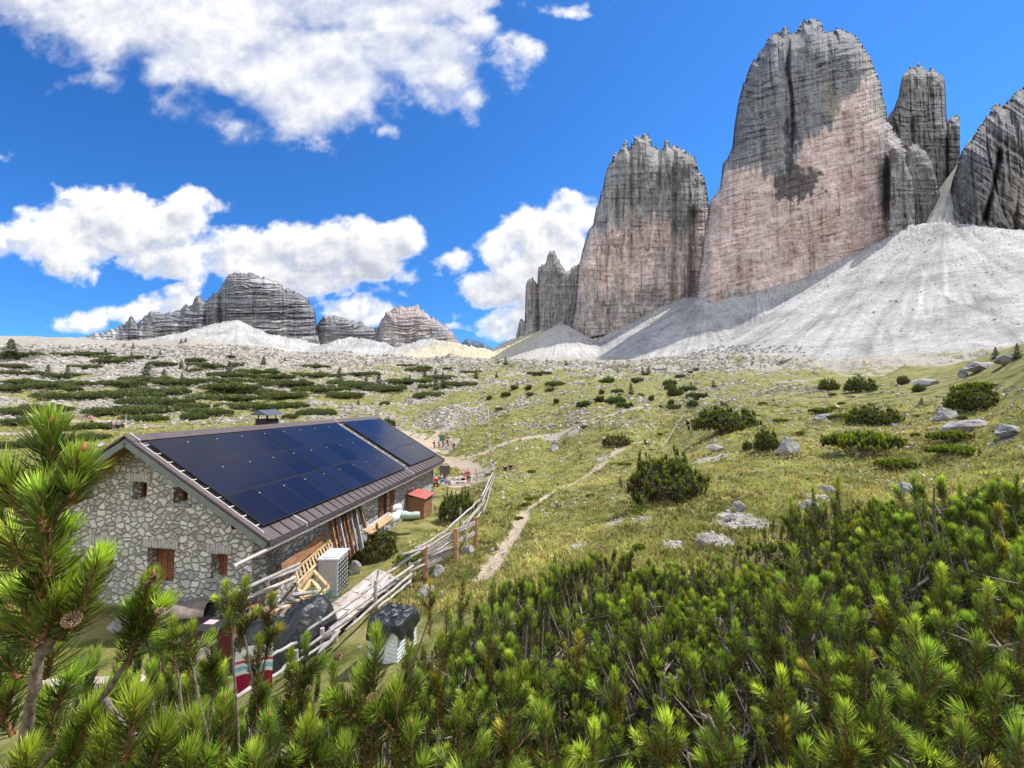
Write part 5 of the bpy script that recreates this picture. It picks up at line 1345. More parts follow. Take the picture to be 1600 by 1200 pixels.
# field stone wall
def stone_wall(name):
    m, t, b = new_mat(name, .93, .15)
    p = obj_pos(t)
    w_ = t.vmath('ADD', p, t.vmath('MULTIPLY', t.vmath('SUBTRACT', t.noise(p, 2.2, 3, .6, color=True), (.5, .5, .5)), (.34, .34, .34)))
    def vor(feature, sc_):
        v = t.new('ShaderNodeTexVoronoi'); v.feature = feature; v.inputs['Scale'].default_value = sc_; v.inputs['Randomness'].default_value = .95
        t.link(t.scale(w_, .82, .82, 1.22), v.inputs['Vector']); return v
    e = vor('DISTANCE_TO_EDGE', 4.5); f = vor('F1', 4.5)
    cs = t.new('ShaderNodeSeparateColor'); t.link(f.outputs['Color'], cs.inputs[0])
    fine_ = t.noise(p, 16, 7, .7)
    edge = t.math('ADD', e.outputs['Distance'], t.math('MULTIPLY', t.math('SUBTRACT', fine_, .5), .07))
    mort = t.mapr(edge, .02, .075)
    sc1 = t.ramp(cs.outputs[0], [(0, (.36, .345, .32)), (.35, (.50, .485, .455)), (.7, (.62, .605, .57)), (.9, (.70, .685, .65)), (1, (.50, .39, .32))])
    sc1 = t.mix(1.0, sc1, t.ramp(fine_, [(.25, .72), (.55, 1.0), (.8, 1.16)]), 'MULTIPLY')
    c = t.mix(mort, t.mix(fine_, (.15, .138, .125, 1), (.33, .31, .285, 1)), sc1)
    t.link(c, b.inputs['Base Color'])
    h = t.math('ADD', t.math('MULTIPLY', t.mapr(edge, .02, .16), 1.0), t.math('MULTIPLY', fine_, .35))
    bump(t, b, h, 1.0, .06)
    return m
M_STONE = stone_wall('field_stone_masonry')
M_SLAB = plain('upright_lintel_stone', (.46, .44, .42), .93, .15, 0, .25, 9, .6)

# ------------------------------------------------------------------ the hut
AZH = 8.59
HO = Vector((-12.35, 12.94, FLOOR))
hut = thing('stone_hut', 'long low stone hut with a brown roof covered in solar panels', 'hut', HO, (0, 0, R(-AZH)))
HM = Matrix.Translation(HO) @ Matrix.Rotation(R(-AZH), 4, 'Z'); HI = HM.inverted()
def hpx(px, py, axis, val):
    """local hut point where a pixel's ray meets the plane local[axis] = val"""
    o = HI @ Vector((0, 0, 0)); q = HI @ at(px, py, 10.0) - o
    k = (val - o[axis]) / q[axis]
    return o + q * k
def hw(x, y, z=0): return HM @ Vector((x, y, z))
def wpix(v):
    y = v.y * _c + v.z * _s; z = -v.y * _s + v.z * _c
    return CX + FPX * v.x / y, CY - FPX * z / y
RH, EX, EZ = 5.63, 5.21, 2.62            # ridge height, eave run and height
LEN0, LEN1 = -.25, 16.15
WX, WY0, WY1 = 4.62, .38, 15.55           # wall faces
SL = math.hypot(EX, RH - EZ); TA = math.atan2(RH - EZ, EX)
ca, sa = math.cos(TA), math.sin(TA)
def rf(s, y, up=0.0, side=1):             # a point on the right (side 1) or left roof slope, s metres down from the ridge
    return np.array([side * (s * ca + up * sa), y, RH - s * sa + up * ca])
def roofz(x): return RH - abs(x) * math.tan(TA)
# openings: (x0,x1,z0,z1) on the gable, from where the photograph shows them
def gable_rect(x0, y0, x1, y1):
    a, b_ = hpx(x0, y0, 1, WY0), hpx(x1, y1, 1, WY0)
    return (min(a.x, b_.x), max(a.x, b_.x), min(a.z, b_.z), max(a.z, b_.z))
g_open = [gable_rect(207, 753, 229, 781), gable_rect(271, 761, 294, 787), gable_rect(146, 850, 176, 892), gable_rect(231, 856, 271, 915), gable_rect(330, 865, 355, 906)]
g_open = [(a, b_, max(c_, .9 if i != 3 else .02), d_) for i, (a, b_, c_, d_) in enumerate(g_open)]
print('gable openings', [tuple(round(v, 2) for v in q) for q in g_open])
def wall_strips(lo, hi, topf, openings, place, th):
    mb = MB(); xs = sorted(set([lo, hi, 0.0] + [v for o in openings for v in o[:2] if lo < v < hi])) if lo < 0 < hi else sorted(set([lo, hi] + [v for o in openings for v in o[:2]]))
    for a, b_ in zip(xs[:-1], xs[1:]):
        if b_ - a < 1e-4: continue
        ops = sorted([(o[2], o[3]) for o in openings if o[0] < (a + b_) / 2 < o[1]])
        z = -.6; segs = []
        for (z0, z1) in ops: segs.append((z, z0)); z = z1
        segs.append((z, None))
        for z0, z1 in segs:
            za, zb = (z1, z1) if z1 is not None else (topf(a), topf(b_))
            if za - z0 < .01 and zb - z0 < .01: continue
            V = [place(a, 0, z0), place(b_, 0, z0), place(b_, 0, zb), place(a, 0, za), place(a, th, z0), place(b_, th, z0), place(b_, th, zb), place(a, th, za)]
            mb.add(V, [[0, 1, 2, 3], [5, 4, 7, 6], [0, 4, 5, 1], [3, 2, 6, 7], [0, 3, 7, 4], [1, 5, 6, 2]])
    return mb
gw = wall_strips(-WX, WX, lambda x: roofz(x) - .14, g_open, lambda x, t_, z: (x, WY0 + t_, z), .5)
gw.build('wall', M_STONE, hut)
lw_open = []
a, b_ = hpx(594, 768, 0, WX), hpx(612.5, 800, 0, WX)
wy0, wy1 = sorted((hpx(598.5, 785, 0, WX).y, hpx(608.5, 785, 0, WX).y)); wz0, wz1 = b_.z, a.z
lw_open.append((wy0, wy1, max(wz0, .7), min(wz1, 2.1)))
print('long wall window', lw_open)
lw = wall_strips(WY0, WY1, lambda y: roofz(WX) - .14, lw_open, lambda y, t_, z: (WX - t_, y, z), .5)
lw.build('wall', M_STONE, hut)
wall_strips(WY0, WY1, lambda y: roofz(WX) - .14, [], lambda y, t_, z: (-WX + t_, y, z), .5).build('wall', M_STONE, hut)
wall_strips(-WX, WX, lambda x: roofz(x) - .14, [], lambda x, t_, z: (x, WY1 - t_, z), .5).build('wall', M_STONE, hut)
# openings: dark room behind, plank shutter, frame, lintel of upright stones, sill
for i, (x0, x1, z0, z1) in enumerate(g_open):
    isdoor = i == 3
    fr = MB(); t_ = .07; yy_ = WY0 + .34
    for (c_, s_) in (((x0 + t_ / 2, yy_, (z0 + z1) / 2), (t_, .08, z1 - z0)), ((x1 - t_ / 2, yy_, (z0 + z1) / 2), (t_, .08, z1 - z0)), (((x0 + x1) / 2, yy_, z1 - t_ / 2), (x1 - x0 - 2 * t_, .08, t_))): fr.box(c_, s_)
    nm = 'door' if isdoor else 'window'
    f_ = fr.build(nm, W_BROWN, hut)
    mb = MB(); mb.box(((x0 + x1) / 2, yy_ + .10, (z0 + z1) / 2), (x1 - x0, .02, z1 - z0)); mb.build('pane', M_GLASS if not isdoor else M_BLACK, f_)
    # plank leaf covering the right part
    lx0 = x0 + (x1 - x0) * (.42 if i < 2 else .12)
    npl = max(2, int((x1 - lx0) / .13)); lf = MB()
    for k in range(npl):
        w1 = (x1 - t_ - lx0) / npl
        if isdoor and k >= npl - 2: continue
        lf.box((lx0 + (k + .5) * w1, yy_ - .07 + .008 * (k % 2), (z0 + z1) / 2 - .02), (w1 - .012, .03, z1 - z0 - .1))
    lf.build('door_leaf' if isdoor else 'shutter', W_ORANGE if i < 2 else W_BROWN, f_)
    li = MB(); k = int((x1 - x0 + .3) / .11); rr2 = random.Random(i)
    for j in range(k):
        li.box((x0 - .15 + (j + .5) * (x1 - x0 + .3) / k, WY0 - .004, z1 + .02 + .15), ((x1 - x0 + .3) / k - .018, .06, rr2.uniform(.24, .30)))
    li.build('lintel', M_SLAB, hut)
    if not isdoor:
        MB().box(((x0 + x1) / 2, WY0 + .1, z0 - .04), (x1 - x0 + .16, .3, .07)).build('sill', M_CONC, hut)
(y0, y1, z0, z1) = lw_open[0]
fr = MB()
for (c_, s_) in (((WX - .18, y0 + .04, (z0 + z1) / 2), (.08, .08, z1 - z0)), ((WX - .18, y1 - .04, (z0 + z1) / 2), (.08, .08, z1 - z0)), ((WX - .18, (y0 + y1) / 2, z1 - .04), (.08, y1 - y0 - .16, .08)), ((WX - .18, (y0 + y1) / 2, (z0 + z1) / 2), (.05, .05, z1 - z0 - .1))): fr.box(c_, s_)
f_ = fr.build('window', W_BROWN, hut); MB().box((WX - .24, (y0 + y1) / 2, (z0 + z1) / 2), (.02, y1 - y0, z1 - z0)).build('pane', M_GLASS, f_)
for ys in (y0 - .26, y1 + .26):
    sh_ = MB()
    for k in range(3): sh_.box((WX + .035, ys - .16 + .16 * k, (z0 + z1) / 2), (.03, .15, z1 - z0))
    for zz in (z0 + .2, z1 - .2): sh_.box((WX + .062, ys, zz), (.02, .46, .07))
    sh_.build('shutter', W_BROWN, f_)
# small dark vent under the eave on the gable
v0, v1 = hpx(362, 819, 1, WY0 - .01), hpx(372, 827, 1, WY0 - .01)
MB().box(((v0.x + v1.x) / 2, WY0 - .015, (v0.z + v1.z) / 2), (abs(v1.x - v0.x), .03, abs(v1.z - v0.z))).build('vent', M_BLACK, hut)

# roof: two slopes, seams, ridge cap, verge boards, soffit, purlins
for side in (1, -1):
    mb = MB()
    V = [rf(0, LEN0, 0, side), rf(SL, LEN0, 0, side), rf(SL, LEN1, 0, side), rf(0, LEN1, 0, side), rf(0, LEN0, -.10, side), rf(SL, LEN0, -.10, side), rf(SL, LEN1, -.10, side), rf(0, LEN1, -.10, side)]
    V[4][0] = 0; V[7][0] = 0; V[4][2] = V[7][2] = RH - .115
    mb.add(V, [[0, 1, 2, 3], [7, 6, 5, 4], [0, 4, 5, 1], [2, 6, 7, 3], [1, 5, 6, 2]])
    roof = mb.build('roof', M_ROOF, hut)
    sm = MB(); k = 0; y = LEN0 + .12
    while y < LEN1 - .05:
        s0 = 5.18 if side == 1 and y > -.05 else .25
        sm.bar(rf(s0, y, .014, side), rf(SL - .01, y, .014, side), .026, .028); y += .43
    for s_ in (5.28,) if side == 1 else (1.5, 3.0, 4.5):
        sm.bar(rf(s_, LEN0, .008, side), rf(s_, LEN1, .008, side), .02, .012)
    sm.build('roof_seam', M_DARK, roof)
    # verge flashing on top, fascia board below it, at both gables
    for ye, sg in ((LEN0, -1), (LEN1, 1)):
        MB().bar(rf(.12, ye, .035, side), rf(SL + .02, ye, .035, side), .14, .06).build('verge_flashing', M_ROOF, roof)
        MB().bar(rf(.05, ye + sg * .02, -.15, side), rf(SL - .02, ye + sg * .02, -.15, side), .045, .20).build('bargeboard', M_TRIM, roof)
    sf = MB()
    for k in range(5):
        ya, yb = LEN0 + .05 + k * .13, LEN0 + .05 + k * .13 + .12
        sf.bar(rf(.12, (ya + yb) / 2, -.135, side), rf(SL - .1, (ya + yb) / 2, -.135, side), .12, .025)
    sf.build('soffit', W_ORANGE, roof)
    for s_ in (1.7, 3.5, 5.3):
        p = rf(s_, LEN0 + .08, -.26, side); q = rf(s_, WY0 + .2, -.26, side)
        MB().bar(p, q, .16, .20).build('purlin', W_ORANGE, roof)
    MB().bar(rf(SL + .012, LEN0 + .02, -.06, side), rf(SL + .012, LEN1 - .02, -.06, side), .03, .16, TA * side).build('fascia', M_DARK, roof)
    rafters = MB(); y = WY0 + .5
    while y < WY1:
        rafters.bar(rf(SL - .62, y, -.19, side), rf(SL - .04, y, -.19, side), .09, .13); y += .9
    rafters.build('rafter_end', W_BROWN, roof)
MB().bar(np.array([0, LEN0 + .05, RH - .22]), np.array([0, WY0 + .2, RH - .22]), .18, .22).build('purlin', W_ORANGE, hut)
cap = MB()
for side in (1, -1):
    a_, b2 = rf(0, 0, .085, side), rf(.36, 0, .085, side)
    V = []
    for y in (LEN0 - .06, LEN1 + .06):
        for s_, u_ in ((0, .085), (.36, .085), (.36, -.0), (0, .05)):
            p = rf(s_, y, u_, side); p[0] = max(p[0] * side, 0) * side if s_ == 0 else p[0]
            if s_ == 0: p[0] = 0
            V.append(p)
    cap.add(V, [[0, 1, 5, 4], [1, 2, 6, 5], [0, 3, 2, 1], [4, 5, 6, 7]])
cap.build('ridge_cap', M_ROOF, hut)
# gutter: pale half pipe board that runs past the gable end
ga, gb = rf(SL + .10, LEN0 - 1.15, -.20), rf(SL + .10, LEN1 + .25, -.20)
gut = MB(); pr_ = []
for y in np.linspace(ga[1], gb[1], 12):
    for an in np.linspace(math.pi, 2 * math.pi, 7): pr_.append((ga[0] + .075 * math.cos(an), y, ga[2] + .02 + .075 * math.sin(an)))
    for an in np.linspace(2 * math.pi, math.pi, 7): pr_.append((ga[0] + .062 * math.cos(an), y, ga[2] + .02 + .062 * math.sin(an)))
gut.add(pr_, _tubef(12, 14)); gut.build('gutter', M_GUTTER, hut)
# solar panels
pitch_c, pitch_r = .0905 * 12.8, .1305 * 12.8
def panel_proto(w_, h_):
    fr = MB().box((0, 0, 0), (h_ - .018, w_ - .018, .035)); g = MB().box((0, 0, .0195), (h_ - .05, w_ - .05, .004))
    return fr, g
fr, g_ = panel_proto(pitch_c, pitch_r) if False else panel_proto(pitch_c, pitch_r)
def add_panel(first, s0, y0_, w_, h_):
    p = rf(s0 + h_ / 2, y0_ + w_ / 2, .105)
    if first is None:
        o = fr.build('solar_panel', M_DARK, hut); c2 = g_.build('cells', M_CELL, o)
    else:
        o = first.copy(); COL.objects.link(o)
        c2 = first.children[0].copy(); COL.objects.link(c2); c2.parent = o
    o.location = p; o.rotation_euler = (0, TA, 0); o['group'] = 'solar panels on the roof'
    return o
fr = MB().box((0, 0, 0), (pitch_r - .018, pitch_c - .018, .035)); g_ = MB().box((0, 0, .0195), (pitch_r - .045, pitch_c - .045, .004))
S0 = .037 * 12.8
first = None
for c_ in range(9):
    for r_ in range(3):
        o = add_panel(first, S0 + r_ * pitch_r, c_ * pitch_c + (.05 if c_ >= 4 else 0) + (.0 if c_ else 0), pitch_c, pitch_r)
        first = first or o
for c_ in range(4):
    for r_ in range(3): add_panel(first, S0 + r_ * pitch_r - .05, .877 * 12.8 + c_ * pitch_c * .97, pitch_c, pitch_r)
# little white end clamps at the joints
for c_ in range(1, 9):
    for r_ in range(3):
        y = c_ * pitch_c + (.05 if c_ >= 4 else 0)
        o = MB().box(rf(S0 + (r_ + .18) * pitch_r, y, .13), (.032, .028, .012), Matrix.Rotation(TA, 3, 'Y')).build('panel_clamp', M_WHITE, hut)
# pale cable with hooks beside the first column and in the gap
for (yl, s1) in ((-.12, SL - .35), (.843 * 12.8, SL - .5)):
    cb = MB(); cb.tube([rf(-.0, yl, .12) if False else rf(s_, yl + .01 * math.sin(s_ * 5), .035) for s_ in np.linspace(.42, s1, 18)], .011, 6)
    cb.tube([rf(.40, yl, .04), rf(.36, yl, .11), np.array([0, yl - .02, RH + .13]), rf(.36, yl, .11, -1)], .011, 6)
    cab = cb.build('cable', M_WHITE, hut)
    for k in range(10):
        s_ = .62 + k * (s1 - .7) / 9.5
        MB().bar(rf(s_, yl - .05, .05), rf(s_, yl + .14, .06), .035, .022).bar(rf(s_, yl - .02, .03), rf(s_, yl - .02, .075), .03, .03).build('roof_hook', M_WHITE, hut)
for y in (1.35, 10.55):
    MB().tube([rf(SL - .85, y, .03), rf(SL - .4, y + .02, .04), rf(SL - .02, y + .08, .05), rf(SL + .05, y + .08, -.05), rf(SL + .10, y + .09, -.24)], .012, 6).build('cable', M_WHITE, hut)
# chimney behind the ridge
yc = None
for q in np.linspace(2, 9, 141):
    if abs(wpix(hw(-.75, q, RH))[0] - 421) < 4: yc = q; break
yc = yc or 5
ch = MB().box((-.75, yc, RH - .15), (.62, .78, .9)).build('chimney', plain('dark_chimney', (.045, .04, .038), .85, .2, 0, .3, 8, .5), hut)
pr2 = MB()
for x, z in ((-.98, .62), (-.52, .62)):
    for dy in (-.3, .3): pr2.box((x, yc + dy, RH + .38), (.04, .04, .20))
pr2.build('chimney_post', M_DARK, ch)
cpv = MB(); hx, hy, hz = .5, .58, RH + .48
cpv.add([(-.75 - hx, yc - hy, hz), (-.75 + hx, yc - hy, hz), (-.75 + hx, yc + hy, hz), (-.75 - hx, yc + hy, hz), (-.75, yc - hy, hz + .26), (-.75, yc + hy, hz + .26)], [[0, 3, 2, 1], [1, 2, 5, 4], [3, 0, 4, 5]], [[0, 1, 4], [2, 3, 5]])
cpv.build('chimney_cap', plain('chimney_sheet', (.12, .125, .14), .35, .5, .3), ch)
#@@HUTEND

# ------------------------------------------------------------------ clutter round the hut
def G(px, py, D):                                   # the ground under a pixel direction at depth D
    v = at(px, py, D); return Vector((v.x, v.y, gz(v.x, v.y)))
def loc_gz(lx, ly):
    w_ = hw(lx, ly, 0); return gz(w_.x, w_.y) - FLOOR
pl = [  # (wall x px top, top py, bottom px, bottom py, width, material, local X of the foot)
 (514, 806, 530, 866, .20, W_ORANGE, 5.55), (521, 801, 536, 862, .14, W_BROWN, 5.65), (527, 799, 543, 858, .16, W_GREY, 5.7), (533, 797, 548, 856, .12, W_BROWN, 5.75), (538, 796, 553, 853, .20, W_ORANGE, 5.7),
 (545, 793, 559, 850, .14, W_GREY, 5.65), (552, 790, 566, 847, .30, W_GREY, 5.75), (561, 790, 577, 838, .20, W_ORANGE, 5.6), (548, 792, 551, 850, .10, W_BROWN, 5.3)]
words = ['leftmost orange plank leaning on the long wall', 'narrow dark plank, second from the left of the leaning planks', 'grey plank, third from the left of the leaning planks', 'thin dark batten in the middle of the leaning planks', 'wide orange plank in the middle of the leaning planks',
         'grey plank right of the wide orange one, leaning on the wall', 'widest pale grey board among the leaning planks', 'rightmost orange plank leaning on the long wall', 'thin dark lath behind the leaning planks']
for (tx, ty, bx, by, w_, mt, fx), wd in zip(pl, words):
    a_ = hpx(tx, ty, 0, WX + .08); a_.z = min(a_.z, 2.35)
    b_ = hpx(bx, by, 0, fx); b_.z = max(min(b_.z, .8), loc_gz(fx, b_.y) + .0)
    A3, B3 = hw(*a_), hw(*b_)
    o = MB().bar((0, 0, 0), tuple(A3 - B3), w_, .035, R(78)).build('plank', mt, None, B3); tag(o, wd, 'plank', 'planks leaning on the long wall')
# brown boards standing on edge against the wall, left of the planks
for (x0, y0_, x1, y1_, w_, wd) in ((440, 892, 508, 838, .42, 'broad brown board standing on edge along the foot of the wall'), (486, 868, 509, 836, .16, 'short orange board propped above the ladder')):
    a_, b_ = hpx(x0, y0_, 0, WX + .25), hpx(x1, y1_, 0, WX + .12)
    A3, B3 = hw(*a_), hw(*b_)
    o = MB().bar((0, 0, 0), tuple(B3 - A3), .035, w_).build('board', W_ORANGE, None, A3); tag(o, wd, 'board')
# ladder
def px3(px, py, D): return np.array(at(px, py, D))
lad = thing('wooden_ladder', 'old yellow wooden ladder lying aslant over the board pile', 'ladder', px3(459, 897, 12.3))
r1a, r1b = px3(459, 893, 12.4), px3(517, 843, 15.8); r2a, r2b = px3(464, 912, 12.2), px3(522, 853, 15.7)
o0 = np.array(lad.location)
for a_, b_ in ((r1a, r1b), (r2a, r2b)): MB().bar(a_ - o0, b_ - o0, .06, .05).build('rail', W_YELLOW, lad)
for k in range(13):
    f_ = (k + .6) / 13.2; MB().bar(r1a * (1 - f_) + r1b * f_ - o0, r2a * (1 - f_) + r2b * f_ - o0, .045, .03).build('rung', W_YELLOW, lad)
# yellow window frames on the pile
for k, (c_, lab) in enumerate((([(466, 921), (490, 892), (513, 917), (490, 945)], 'yellow wooden frame leaning in front of the ladder'), ([(470, 930), (487, 905), (500, 922), (482, 944)], 'smaller yellow frame inside the larger one'))):
    fr_ = thing('window_casing', lab, 'frame', px3(*c_[0], 11.8 - k * .1)); o0 = np.array(fr_.location)
    q = [px3(x, y, d_ - k * .1) for (x, y), d_ in zip(c_, (11.8, 12.3, 12.0, 11.4))]
    for i in range(4): MB().bar(q[i] - o0, q[(i + 1) % 4] - o0, .09, .06).build('rail', W_YELLOW, fr_)
# timber pile in front of the gable corner
prnd = random.Random(8)
tl = [(372, 925, 470, 880, 'long thin grey pole along the foot of the gable corner'), (385, 935, 462, 902, 'split rail lying in front of the grey pole'), (400, 912, 468, 888, 'pale lath on top of the timber pile'), (455, 930, 505, 923, 'round grey log lying below the yellow frames'), (445, 941, 500, 936, 'second round log below the yellow frames'),
      (430, 955, 495, 925, 'yellow plank sticking out of the timber pile'), (478, 936, 497, 958, 'orange plank pointing down beside the green netting'), (392, 950, 430, 925, 'short orange board on the timber pile'), (440, 950, 470, 938, 'broken board end on the timber pile')]
for i, (x0, y0_, x1, y1_, lab) in enumerate(tl):
    a_, b_ = px3(x0, y0_, 11.0 + .15 * (i % 3)), px3(x1, y1_, 12.0 + .2 * (i % 3))
    mb = MB()
    if 'log' in lab or 'pole' in lab: mb.tube([np.zeros(3), (b_ - a_) * .5, b_ - a_], [.06, .055, .05], 8)
    else: mb.bar(np.zeros(3), b_ - a_, .14, .035)
    o = mb.build('log' if 'log' in lab or 'pole' in lab else 'board', (W_GREY, W_PINK, W_GREY, W_GREY, W_GREY, W_YELLOW, W_ORANGE, W_ORANGE, W_PINK)[i], None, a_); tag(o, lab, 'timber', 'timber on the pile by the hut')
# heap under the timber so nothing floats
def heap(name, cx, cy, D, rx, ry, h, mat, label, cat, seed=1, nseg=40):
    g0 = G(cx, cy, D); V = []; nr = 14
    for i in range(nr):
        r_ = i / (nr - 1)
        for j in range(nseg):
            a_ = j / nseg * 2 * math.pi; V.append((rx * r_ * math.cos(a_), ry * r_ * math.sin(a_), 0))
    V = np.array(V); r_ = np.hypot(V[:, 0] / rx, V[:, 1] / ry)
    V[:, 2] = h * np.clip(1 - r_ ** 3.2, 0, 1) + .16 * h * fbm(V[:, 0] * 2.2 + seed, V[:, 1] * 2.2, 0, 4, seed, .6, True) * (r_ < .98)
    gg = ground(V[:, 0] + g0.x, V[:, 1] + g0.y) - g0.z
    V[:, 2] += gg * 1.0 - .05
    me = np_mesh(name, V, grid_faces(nr, nseg, True), smooth=True)
    o = link(name, me, mat, None, g0); return tag(o, label, cat)
heap('timber_heap', 440, 925, 12.3, 1.9, 1.0, .42, wood_mat('old_wood_heap', (.08, .05, .03), (.26, .19, .14), (.45, .36, .28), 2), 'low heap of old wood under the loose timber', 'wood heap', 4)
heap('tarpaulin_heap', 470, 980, 10.2, .95, .8, 1.15, M_TARP, 'black plastic tarpaulin weighed down with stones, right heap', 'tarpaulin', 6)
heap('tarpaulin_heap', 412, 975, 10.6, .75, .7, 1.05, M_TARP, 'black plastic tarpaulin heap nearer the gable, left of the other', 'tarpaulin', 9)
for i, (x, y, D, s_, wd) in enumerate(((455, 936, 10.0, .10, 'left'), (484, 950, 9.7, .12, 'middle'), (500, 968, 9.6, .11, 'right'), (440, 962, 9.7, .09, 'lower'), (512, 992, 9.3, .13, 'lowest'), (418, 940, 10.3, .15, 'topmost'), (476, 1000, 9.3, .1, 'front'))):
    v = at(x, y, D); o = link('stone', BLD[i % 6], None, None, v, (0, 0, i), (s_ * 1.4, s_, s_)); tag(o, 'pale %s stone holding down the black tarpaulin' % wd, 'stone', 'stones on the tarpaulins')
# green netting
nb = MB(); nr_ = np.random.default_rng(4)
for k in range(60):
    a_ = px3(500, 940, 11.0) + nr_.normal(0, .16, 3) * np.array([1, 1, .6]); nb.tube([a_, a_ + nr_.normal(0, .14, 3), a_ + nr_.normal(0, .2, 3)], .008, 4, False)
o = nb.build('netting', plain('green_net', (.02, .14, .09), .6)); tag(o, 'tangle of green netting beside the orange plank', 'netting')
# grey cabinet
ft = [px3(497, 876, 13.9), px3(528, 869, 13.6), px3(547, 852, 14.7), px3(514, 859, 15.0)]
zt = np.mean([p[2] for p in ft])
cabc = np.mean(ft, 0); ang = math.atan2((ft[2] - ft[1])[1], (ft[2] - ft[1])[0]) - math.pi / 2
gzc = gz(cabc[0], cabc[1]); hc = zt - gzc
cabt = thing('metal_cabinet', 'pale grey metal cabinet standing outside near the planks', 'cabinet', (cabc[0], cabc[1], gzc - .05), (0, 0, ang))
MB().box((0, 0, hc / 2), (.66, .95, hc - .05)).build('body', M_CAB, cabt)
MB().box((0, 0, hc), (.74, 1.04, .05)).box((0, 0, hc + .035), (.5, .75, .02)).build('lid', M_CAB, cabt)
dr = MB()
for k in range(2): dr.box((0, -.49, hc * (.27 + .46 * k)), (.60, .02, hc * .42))
dr.build('door', plain('cabinet_door', (.42, .41, .40), .6), cabt)
gr_ = MB()
for k in range(8): gr_.box((.345, 0, .12 + k * (hc - .2) / 8), (.03, .86, .03))
for k in range(5): gr_.box((.365, -.4 + .2 * k, hc / 2), (.015, .02, hc - .1))
gr_.build('rack', M_DARK, cabt)
# plank platform
PZ = -5.62
c4 = [px3(495, 954, 10.5), px3(589, 882, 13.4), px3(627, 897, 12.75), px3(523, 977, 9.8)]
for p in c4: p[2] = PZ
plat = thing('plank_platform', 'low platform of pale weathered planks behind the pole fence', 'platform', tuple(c4[0])); o0 = c4[0]
e1, e2 = c4[1] - c4[0], c4[3] - c4[0]; e2b = c4[2] - c4[1]
npk = 6
for k in range(npk):
    for s0, s1 in ((0, .24), (.25, .49), (.50, .74), (.75, 1.0 if k < 4 else .9)):
        f_ = (k + .5) / npk
        a_ = e1 * s0 + (e2 * (1 - s0) + e2b * s0) * f_; b_ = e1 * s1 + (e2 * (1 - s1) + e2b * s1) * f_
        MB().bar(a_ + np.array([0, 0, prnd.uniform(-.008, .012)]), b_, np.linalg.norm(e2) / npk * .94, .04).build('plank', W_PINK if (k + int(s0 * 4)) % 4 else W_GREY, plat)
for s0 in (.02, .25, .5, .75, .98):
    MB().bar(e1 * s0 + np.array([0, 0, -.08]), e1 * s0 + e2 * (1 - s0) + e2b * s0 + np.array([0, 0, -.08]), .09, .11).build('joist', W_GREY, plat)
for s0 in (.03, .5, .97):
    for f_ in (.08, .92):
        p = e1 * s0 + (e2 * (1 - s0) + e2b * s0) * f_; zg = gz(*(p + o0)[:2]) - o0[2]
        MB().bar(p + np.array([0, 0, zg - .1]), p + np.array([0, 0, -.13]), .1).build('leg', W_GREY, plat)
sg = px3(588, 912, 12.3); o = MB().bar((0, 0, 0), (.05, .02, .42), .10, .03).build('board', W_GREY, None, (sg[0], sg[1], PZ + .02)); tag(o, 'short grey board standing upright on the platform', 'board')
# bin under a tarpaulin
bg0 = G(614, 990, 8.7); bt = thing('water_tank', 'white ribbed plastic tank at the end of the pole fence', 'tank', bg0, (0, 0, R(-18)))
hb_ = -4.62 - bg0.z
MB().box((0, 0, hb_ / 2), (.70, .70, hb_)).build('body', M_PLAS, bt)
rb = MB()
for k in range(9): rb.box((0, 0, .08 + k * (hb_ - .1) / 9), (.725, .725, .035))
rb.build('rib', plain('tank_rib', (.60, .64, .64), .4), bt)
V = []; nr, ns = 12, 44
for i in range(nr):
    r_ = i / (nr - 1)
    for j in range(ns):
        a_ = j / ns * 2 * math.pi; q = max(abs(math.cos(a_)), abs(math.sin(a_)))
        x, y = math.cos(a_) / q, math.sin(a_) / q
        k = min(r_ / .62, 1.0); dr_ = max(r_ - .62, 0) / .38
        z = hb_ + .10 - .05 * k - dr_ * (.34 + .16 * math.sin(a_ * 3 + 1) + .08 * math.sin(a_ * 7)); fl_ = 1 + .10 * dr_ * (1 + math.sin(a_ * 9))
        V.append((x * .385 * k * fl_, y * .385 * k * fl_, z + .035 * math.sin(x * 9 * k + 2) * math.cos(y * 8 * k) * (1 if r_ > 0 else 0)))
me = np_mesh('tarpaulin', np.array(V), grid_faces(nr, ns, True), smooth=True); o = link('tarpaulin', me, M_TARP, None, bg0, (0, 0, R(-18))); tag(o, 'black tarpaulin draped over the white plastic tank', 'tarpaulin')
for i, (dx, dy, s_) in enumerate(((-.2, -.12, .075), (.12, -.2, .09), (.2, .1, .08), (-.05, .18, .08), (0, -.02, .06), (-.25, .16, .07))):
    o = link('stone', BLD[(i + 2) % 6], None, None, bg0 + Vector((dx, dy, hb_ + .12)), (0, 0, i), (s_, s_ * .8, s_ * .7)); tag(o, 'pale stone lying on the tarpaulin of the white tank', 'stone', 'stones on the tank tarpaulin')
